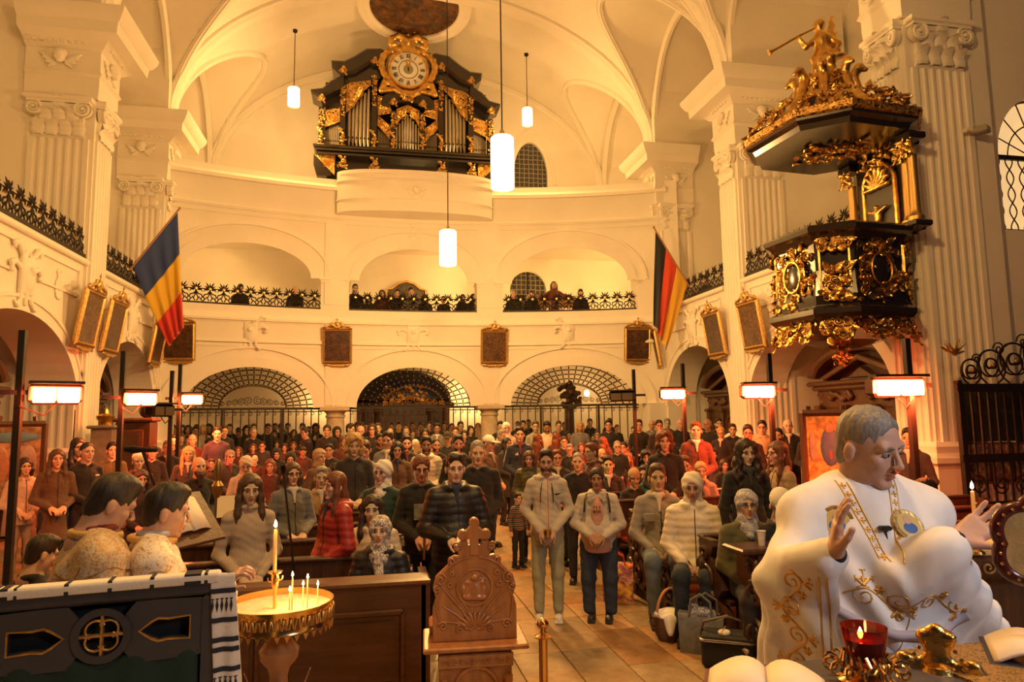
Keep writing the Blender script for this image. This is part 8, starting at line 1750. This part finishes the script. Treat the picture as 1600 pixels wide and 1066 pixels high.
# ---- iron fence of the side chapel, icons behind
f0 = atY(1497, 600, 8.75); fe = thing('chapel_fence', 'tall wrought iron chapel fence with scrolled crest at the right', 'fence', (f0.x, 8.75, 0)); fz = f0.z
for z, h in ((fz, .12), (fz-1.05, .12), (.1, .1), (fz-1.75, .08)): mb = MB(); mb.box((1.9, 0, z-h/2), (3.9, .06, h)); mb.build('cross_rail', IRON, fe, 0)
for i in range(26): mb = MB(); mb.box((.06+i*.15, 0, fz/2), (.026, .026, fz)); mb.build('bar', IRON, fe, 0)
for x in (0, 1.9, 3.8): mb = MB(); mb.box((x, 0, fz/2), (.08, .08, fz+.1)); mb.build('post', IRON, fe, 0)
for i, (x, r) in enumerate(((.25, .2), (.62, .28), (1.05, .34), (1.55, .42), (2.15, .5), (2.8, .5))):
    for g in (-1, 1): mb = MB(); mb.tube(spiral((x, g*.015, fz+r*1.0), r*1.05, .03, 2.0, 34, -pi/2+g*.4, flip=g), [.014]*30+[.02]*5, 5); mb.build('crest_scroll', IRON, fe, 1.5)
    mb = MB(); mb.tube(spiral((x+r*.6, 0, fz+r*1.9), r*.4, .02, 1.4, 16, pi, flip=-1), .012, 5); mb.build('crest_scroll', IRON, fe, 1.5); mb = MB(); mb.ball((x, -.03, fz+r), .035, 8, 6); mb.build('gilt_boss', GOLDF, fe)
for i in range(9): mb = MB(); mb.tube(spiral((.2+.4*i, -.02, .6), .17, .03, 1.6, 18, i, flip=(-1)**i), .014, 5); mb.build('panel_scroll', IRON, fe, 1.5); mb = MB(); mb.tube(spiral((.2+.4*i, -.02, 1.0), .15, .03, 1.6, 18, i+2, flip=-(-1)**i), .014, 5); mb.build('panel_scroll', IRON, fe, 1.5)
s = SD(.02); rg = random.Random(2)
for i in range(16): a, b = rg.uniform(0, 6.28), rg.uniform(-.3, 1.2); s.cap((0, 0, 0), (.22*cos(a)*cos(b), .1*sin(a), .16*sin(b)+.08), .02, .008)
o = sdobj('gilt_finial', s, .012, GOLDF, fe, (-.02, 0, fz+.45))
for i, (u, c) in enumerate(((1528, (.12, .3, .42)), (1566, (.42, .14, .06)), (1600, (.5, .35, .2)))):
    q = atY(u, 722, 9.1); t = thing('framed_icon', ('blue framed icon behind the chapel fence', 'red framed icon behind the chapel fence', 'pale framed icon behind the chapel fence at the right edge')[i], 'icon', (q.x, 9.1, q.z-.3)); mb = MB(); mb.box((0, 0, .3), (.42, .03, .62), bev=.01); mb.build('frame', CONFW, t, 0); mb = MB(); mb.box((0, -.02, .3), (.34, .01, .54)); mb.build('painted_panel', paint_mat('chapel_icon_%d' % i, [c, (.6, .5, .35), (.3, .1, .05), (.1, .2, .3), (.55, .42, .25)], 7, i*2.3), t, 0)
mb = MB(); mb.box((2.5, 9.25-8.75, 1.9), (3.9, .04, 1.0)); mb.build('dark_cloth_backing', pbr('chapel_dark', (.03, .025, .022), .8), fe, 0)
# ---- bags and baskets on the aisle floor
def onfloor(u, v): return atZ(u, v, 0)
q = onfloor(966, 938); tb = thing('floral_shopping_bag', 'bright flower-painted shopping bag beside the blue jeans', 'bag', q, radians(-18))
def bagmesh(w, d, h, fl=1.05, dent=.02):
    V = []; n = 4
    for k in range(9):
        f = k/8; s_ = 1+(fl-1)*f; y = d*(1-.55*f); V += [(-w/2*s_, -y/2, h*f), (0, -y/2-dent*sin(pi*f), h*f), (w/2*s_, -y/2, h*f), (w/2*s_, y/2, h*f), (0, y/2, h*f), (-w/2*s_, y/2, h*f)]
    mb = MB(); mb.add(V, [(6*k+j, 6*k+(j+1) % 6, 6*k+6+(j+1) % 6, 6*k+6+j) for k in range(8) for j in range(6)]+[(5, 4, 3, 2, 1, 0)]); return mb
o = bagmesh(.34, .18, .42).build('bag_body', paint_mat('flower_print', [(.03, .2, .06), (.45, .1, .25), (.7, .5, .08), (.3, .05, .3), (.6, .6, .5), (.05, .3, .3)], 6, 4), tb, .5); o.modifiers.new('t', 'SOLIDIFY').thickness = .004
for y in (-.05, .05): mb = MB(); mb.tube([(-.09, y, .4), (-.07, y, .5), (0, y, .53), (.07, y, .5), (.09, y, .4)], .008, 6, flat=1); mb.build('handle', pbr('red_strap', (.45, .04, .05), .6), tb)
WICK = wavecloth('wicker', 30, 1.0, 'Z', .7, False, (.20, .09, .035), .015, distortion=3)
q = onfloor(1049, 998); wb = thing('wicker_basket', 'wicker basket with arched handle covered by a white cloth', 'basket', q, radians(20)); mb = MB(); mb.lathe([(.12, 0), (.15, .06), (.165, .16), (.175, .22), (.165, .22), (.14, .05)], (0, 0, 0), 24, sx=1.1, sy=.85); mb.build('basket_body', WICK, wb)
mb = MB(); mb.tube([(.175*cos(a), 0, .2+.26*sin(a)) for a in np.linspace(0, pi, 20)], .013, 8); mb.build('handle', pbr('cane_handle', (.48, .2, .08), .5), wb); s = SD(.04); s.ell((0, 0, .22), (.17, .13, .05)); s.cap((-.1, -.1, .2), (-.13, -.13, .1), .05, .03).cap((.05, -.11, .2), (.04, -.15, .06), .06, .03).cap((-.15, 0, .22), (-.2, -.02, .26), .03, .02); s.post = lambda X, Y, Z, F: F-.008*np.sin(X*40+Y*60); sdobj('white_cloth', s, .012, LINEN, wb)
q = onfloor(1098, 1018); gt = thing('grey_tote_bag', 'slumped grey felt tote with long handles between the two baskets', 'bag', q, radians(-35)); o = bagmesh(.36, .2, .33, 1.12, .03).build('bag_body', pbr('grey_felt', (.17, .17, .17), .9, noise=.3, nscale=20, bump=.4, bscale=60), gt, .5); o.modifiers.new('t', 'SOLIDIFY').thickness = .006
for y, l in ((-.05, .0), (.06, .04)): mb = MB(); mb.tube([(-.1+l, y, .31), (-.08+l, y, .45), (0+l, y*.5, .5), (.09+l, y, .44), (.1+l, y, .31)], .011, 6); mb.build('handle', pbr('grey_strap', (.13, .13, .13), .8), gt)
s = SD(.03); s.ell((.02, 0, .33), (.12, .06, .05)).ell((-.06, .02, .35), (.06, .05, .05)); s.post = lambda X, Y, Z, F: F-.01*np.sin(X*50)*np.sin(Y*60+Z*50); sdobj('blue_patterned_cloth', s, .011, floral('blue_cloth', (.5, .48, .45), [(.03, .06, .2), (.4, .38, .36), (.04, .08, .25)], 30), gt)
q = onfloor(1140, 1040); cbk = thing('covered_market_basket', 'black covered market basket with chrome rim and a white cup lid on top', 'basket', q, radians(-30)); BLK = pbr('black_canvas', (.012, .012, .013), .8, bump=.3, bscale=60)
s = SD(.04); s.box((0, 0, .12), (.22, .15, .12), .05); sdobj('basket_body', s, .014, BLK, cbk); s = SD(.02); s.box((0, 0, .245), (.21, .14, .018), .018); sdobj('cover', s, .011, BLK, cbk)
def rrect(w, d, r, z, n=6): 
    out = []
    for cx, cy, a0 in ((w-r, d-r, 0), (-w+r, d-r, pi/2), (-w+r, -d+r, pi), (w-r, -d+r, 3*pi/2)): out += [(cx+r*cos(a0+pi/2*i/n), cy+r*sin(a0+pi/2*i/n), z) for i in range(n+1)]
    return out
mb = MB(); mb.tube(rrect(.232, .162, .06, .235), .011, 8, closed=True); mb.build('chrome_rim', pbr('chrome', (.6, .55, .5), .2, 1.), cbk)
for g in (-1,): mb = MB(); mb.tube([(-.232, 0, .24), (-.2, -.02, .33), (0, -.05, .4), (.2, -.02, .33), (.232, 0, .24)], .012, 8); h_ = mb.build('handle', pbr('chrome_dark', (.25, .22, .2), .3, .9), cbk); h_.location = (0, .06, 0)
mb = MB(); mb.lathe([(0, .022), (.045, .022), (.052, .012), (.052, .0)], (-.03, -.03, .266), 20); mb.build('cup_lid', LINEN, cbk); mb = MB(); mb.tube([(-.06, -.12, .286), (-.02, .07, .296)], .004, 6); mb.build('wooden_stick', pbr('stick', (.6, .4, .15), .6), cbk)
def cup(label, loc, tilt=0, rz=0, h=.11, r=.04, col=(.75, .6, .5)):
    t = thing('paper_cup', label, 'cup', loc, rz); t.rotation_euler = (tilt, 0, rz); mb = MB(); mb.lathe([(r*.72, 0), (r, h), (r*.95, h), (r*.68, .004), (0, .004)], (0, 0, 0), 22); mb.build('cup_wall', pbr('paper_%.1f' % loc[0], col, .7, noise=.2, nscale=30), t); mb = MB(); mb.tube([(r*cos(a), r*sin(a), h) for a in np.linspace(0, 2*pi, 23)[:-1]], .003, 5, closed=True); mb.build('rolled_rim', LINEN, t)
q = atD(1163, 1016, 5.6); cup('tipped paper cup on the rim of the black market basket', (q.x, q.y, q.z-.02), radians(70), radians(120)); q = atD(1186, 858, 5.85); cup('plain white paper cup on the kneeler rail', (q.x, 5.43, .995), 0, 0, .12, .035, (.78, .72, .62))
# ---- cantor's corner on the left: lectern with book, music stand, microphones
q = atD(292, 812, 4.6); zl = q.z; cl = thing('cantor_lectern', 'sloping wooden lectern with a thick open service book behind the deacons', 'lectern', (q.x, q.y, 0), radians(60)); mb = MB(); mb.box((0, 0, .5), (.08, .08, 1.0)); mb.box((0, 0, .03), (.45, .4, .06), bev=.02); mb.build('column', DARKW, cl, 0)
slab = link('desk', None, cl, (0, 0, zl)); slab.rotation_euler = (radians(52), 0, 0); mb = MB(); mb.box((0, 0, 0), (.46, .4, .03), bev=.008); mb.build('desk_board', CONFW, slab, 0); mb = MB(); mb.box((0, 0, -.1), (.1, .1, .2)); mb.build('neck', DARKW, slab, 0)
q = cl.location; bk = book('thick white service book lying open on the cantor lectern', (q.x-.02, q.y-.02, zl+.02), radians(60), .17, .26, thick=.05); bk.rotation_euler = (radians(52), 0, radians(60))
q = atD(357, 792, 5.85); ms = thing('music_stand', 'music stand with white sheets left of the beige sweater', 'music stand', (q.x, q.y, 0), radians(10)); mb = MB(); mb.tube([(0, 0, .02), (0, 0, q.z)], .012, 6); mb.build('pole', STEEL, ms)
for k in range(3): a = 2*pi*k/3; mb = MB(); mb.tube([(0, 0, .25), (.22*cos(a), .22*sin(a), .01)], .01, 5); mb.build('leg', STEEL, ms)
d_ = link('desk', None, ms, (0, 0, q.z)); d_.rotation_euler = (radians(65), 0, 0); mb = MB(); mb.box((0, 0, 0), (.2, .2, .01)); mb.build('plate', STEEL, d_, 0); mb = MB(); mb.box((0, 0, .01), (.18, .19, .006)); mb.build('sheets', PAGE, d_, 0)
def mic(label, base, top, headdir):
    t = thing('microphone_stand', label, 'microphone', (base[0], base[1], 0)); b = Vector(base); tp = Vector(top)-Vector((base[0], base[1], 0)); mb = MB(); mb.tube([(0, 0, .02), (0, 0, tp.z*.55), tuple(tp)], .009, 6); mb.build('pole', STEEL, t); mb = MB(); mb.lathe([(.13, 0), (.13, .015), (.02, .03)], (0, 0, 0), 20); mb.build('base', STEEL, t)
    hd = Vector(headdir).normalized(); mb = MB(); mb.tube([tuple(tp-hd*.09), tuple(tp), tuple(tp+hd*.05), tuple(tp+hd*.1)], [.012, .016, .026, .018], 10); mb.build('microphone_head', STEEL, t)
q = atD(443, 737, 5.6); mic('slim microphone stand in front of the grey-coated singer', (q.x+.1, q.y-.05), q, (0, -.6, .5)); q = atD(222, 703, 4.2); mic('black microphone on a boom beside the bearded cantor', (q.x+.25, q.y+.2), q, (-1, .1, .05))
q = atD(356, 742, 5.9); t = thing('gilt_processional_staff', 'gilt staff head rising behind the beige sweater', 'staff', (q.x-.08, q.y, 0)); mb = MB(); mb.lathe([(.02, 0), (.02, q.z-.2), (.045, q.z-.14), (.05, q.z-.09), (.025, q.z-.05), (.03, q.z), (.036, q.z+.05), (.02, q.z+.12), (0, q.z+.14)], (0, 0, 0), 14); mb.build('staff', pbr('old_brass', (.3, .17, .06), .4, .8), t)

# ================================================================ labels that single each churchgoer out
HN = dict(s='short {} hair', b='a bald head', l='long {} hair', m='{} bob hair', u='{} hair tied back', k='long curly {} hair', W='thick {} hair', H='a {} headscarf', D='a {} hood', C='a {} cap', B='a {} knitted hat', x='cropped hair')
CN = dict(j='jacket', c='coat', p='puffer jacket', s='sweater')
def zone(i):
    u, D = i['u'], i['D']
    if D > 20.8: return 'behind the left grille' if u < 520 else 'behind the middle grille' if u < 770 else 'behind the right grille'
    if D > 15: return 'in the back crowd, left' if u < 530 else 'in the back crowd, middle' if u < 780 else 'in the back crowd, right'
    if D > 10: return 'mid-crowd on the left' if u < 530 else 'mid-crowd in the aisle' if u < 830 else 'mid-crowd on the right'
    return 'in the front rows left' if u < 530 else 'in the front rows middle' if u < 830 else 'in the front rows right'
groups_ = {}
for t, i in NPERS:
    if i['label']: t['label'] = i['label']; continue
    hc_ = NAMES_.get(i['hcol'], 'dark') if isinstance(i['hcol'], str) else 'pale'; cc = NAMES_.get(i['ccol'], 'pale') if isinstance(i['ccol'], str) else 'pale'
    h = HN[i['hair']].format(hc_); w = 'on the middle gallery' if i['where'] == 'gal' and i['u'] < 770 else 'on the right gallery' if i['where'] == 'gal' else zone(i)
    if abs(i['yaw']) > 100: h += ' from behind'
    ex = ' and glasses' if 'G' in i['extras'] else ' and beard' if 'b' in i['extras'] else ''
    groups_.setdefault('person with %s%s, %s %s, %s' % (h, ex, cc, CN[i['coat']], w), []).append((i['u'], t))
ORD = ['leftmost', 'second from left', 'third from left', 'fourth from left', 'fifth from left', 'sixth from left', 'seventh from left', 'eighth from left', 'ninth from left', 'tenth from left', 'eleventh from left', 'twelfth from left', '13th from left', '14th from left', '15th from left', '16th from left', '17th from left', '18th from left', '19th from left', '20th from left']
for lb, L in groups_.items():
    L.sort(key=lambda q: q[0])
    for k, (u, t) in enumerate(L): t['label'] = lb if len(L) == 1 else lb+', '+(ORD[k] if k < len(L)-1 or k == 0 else 'rightmost')
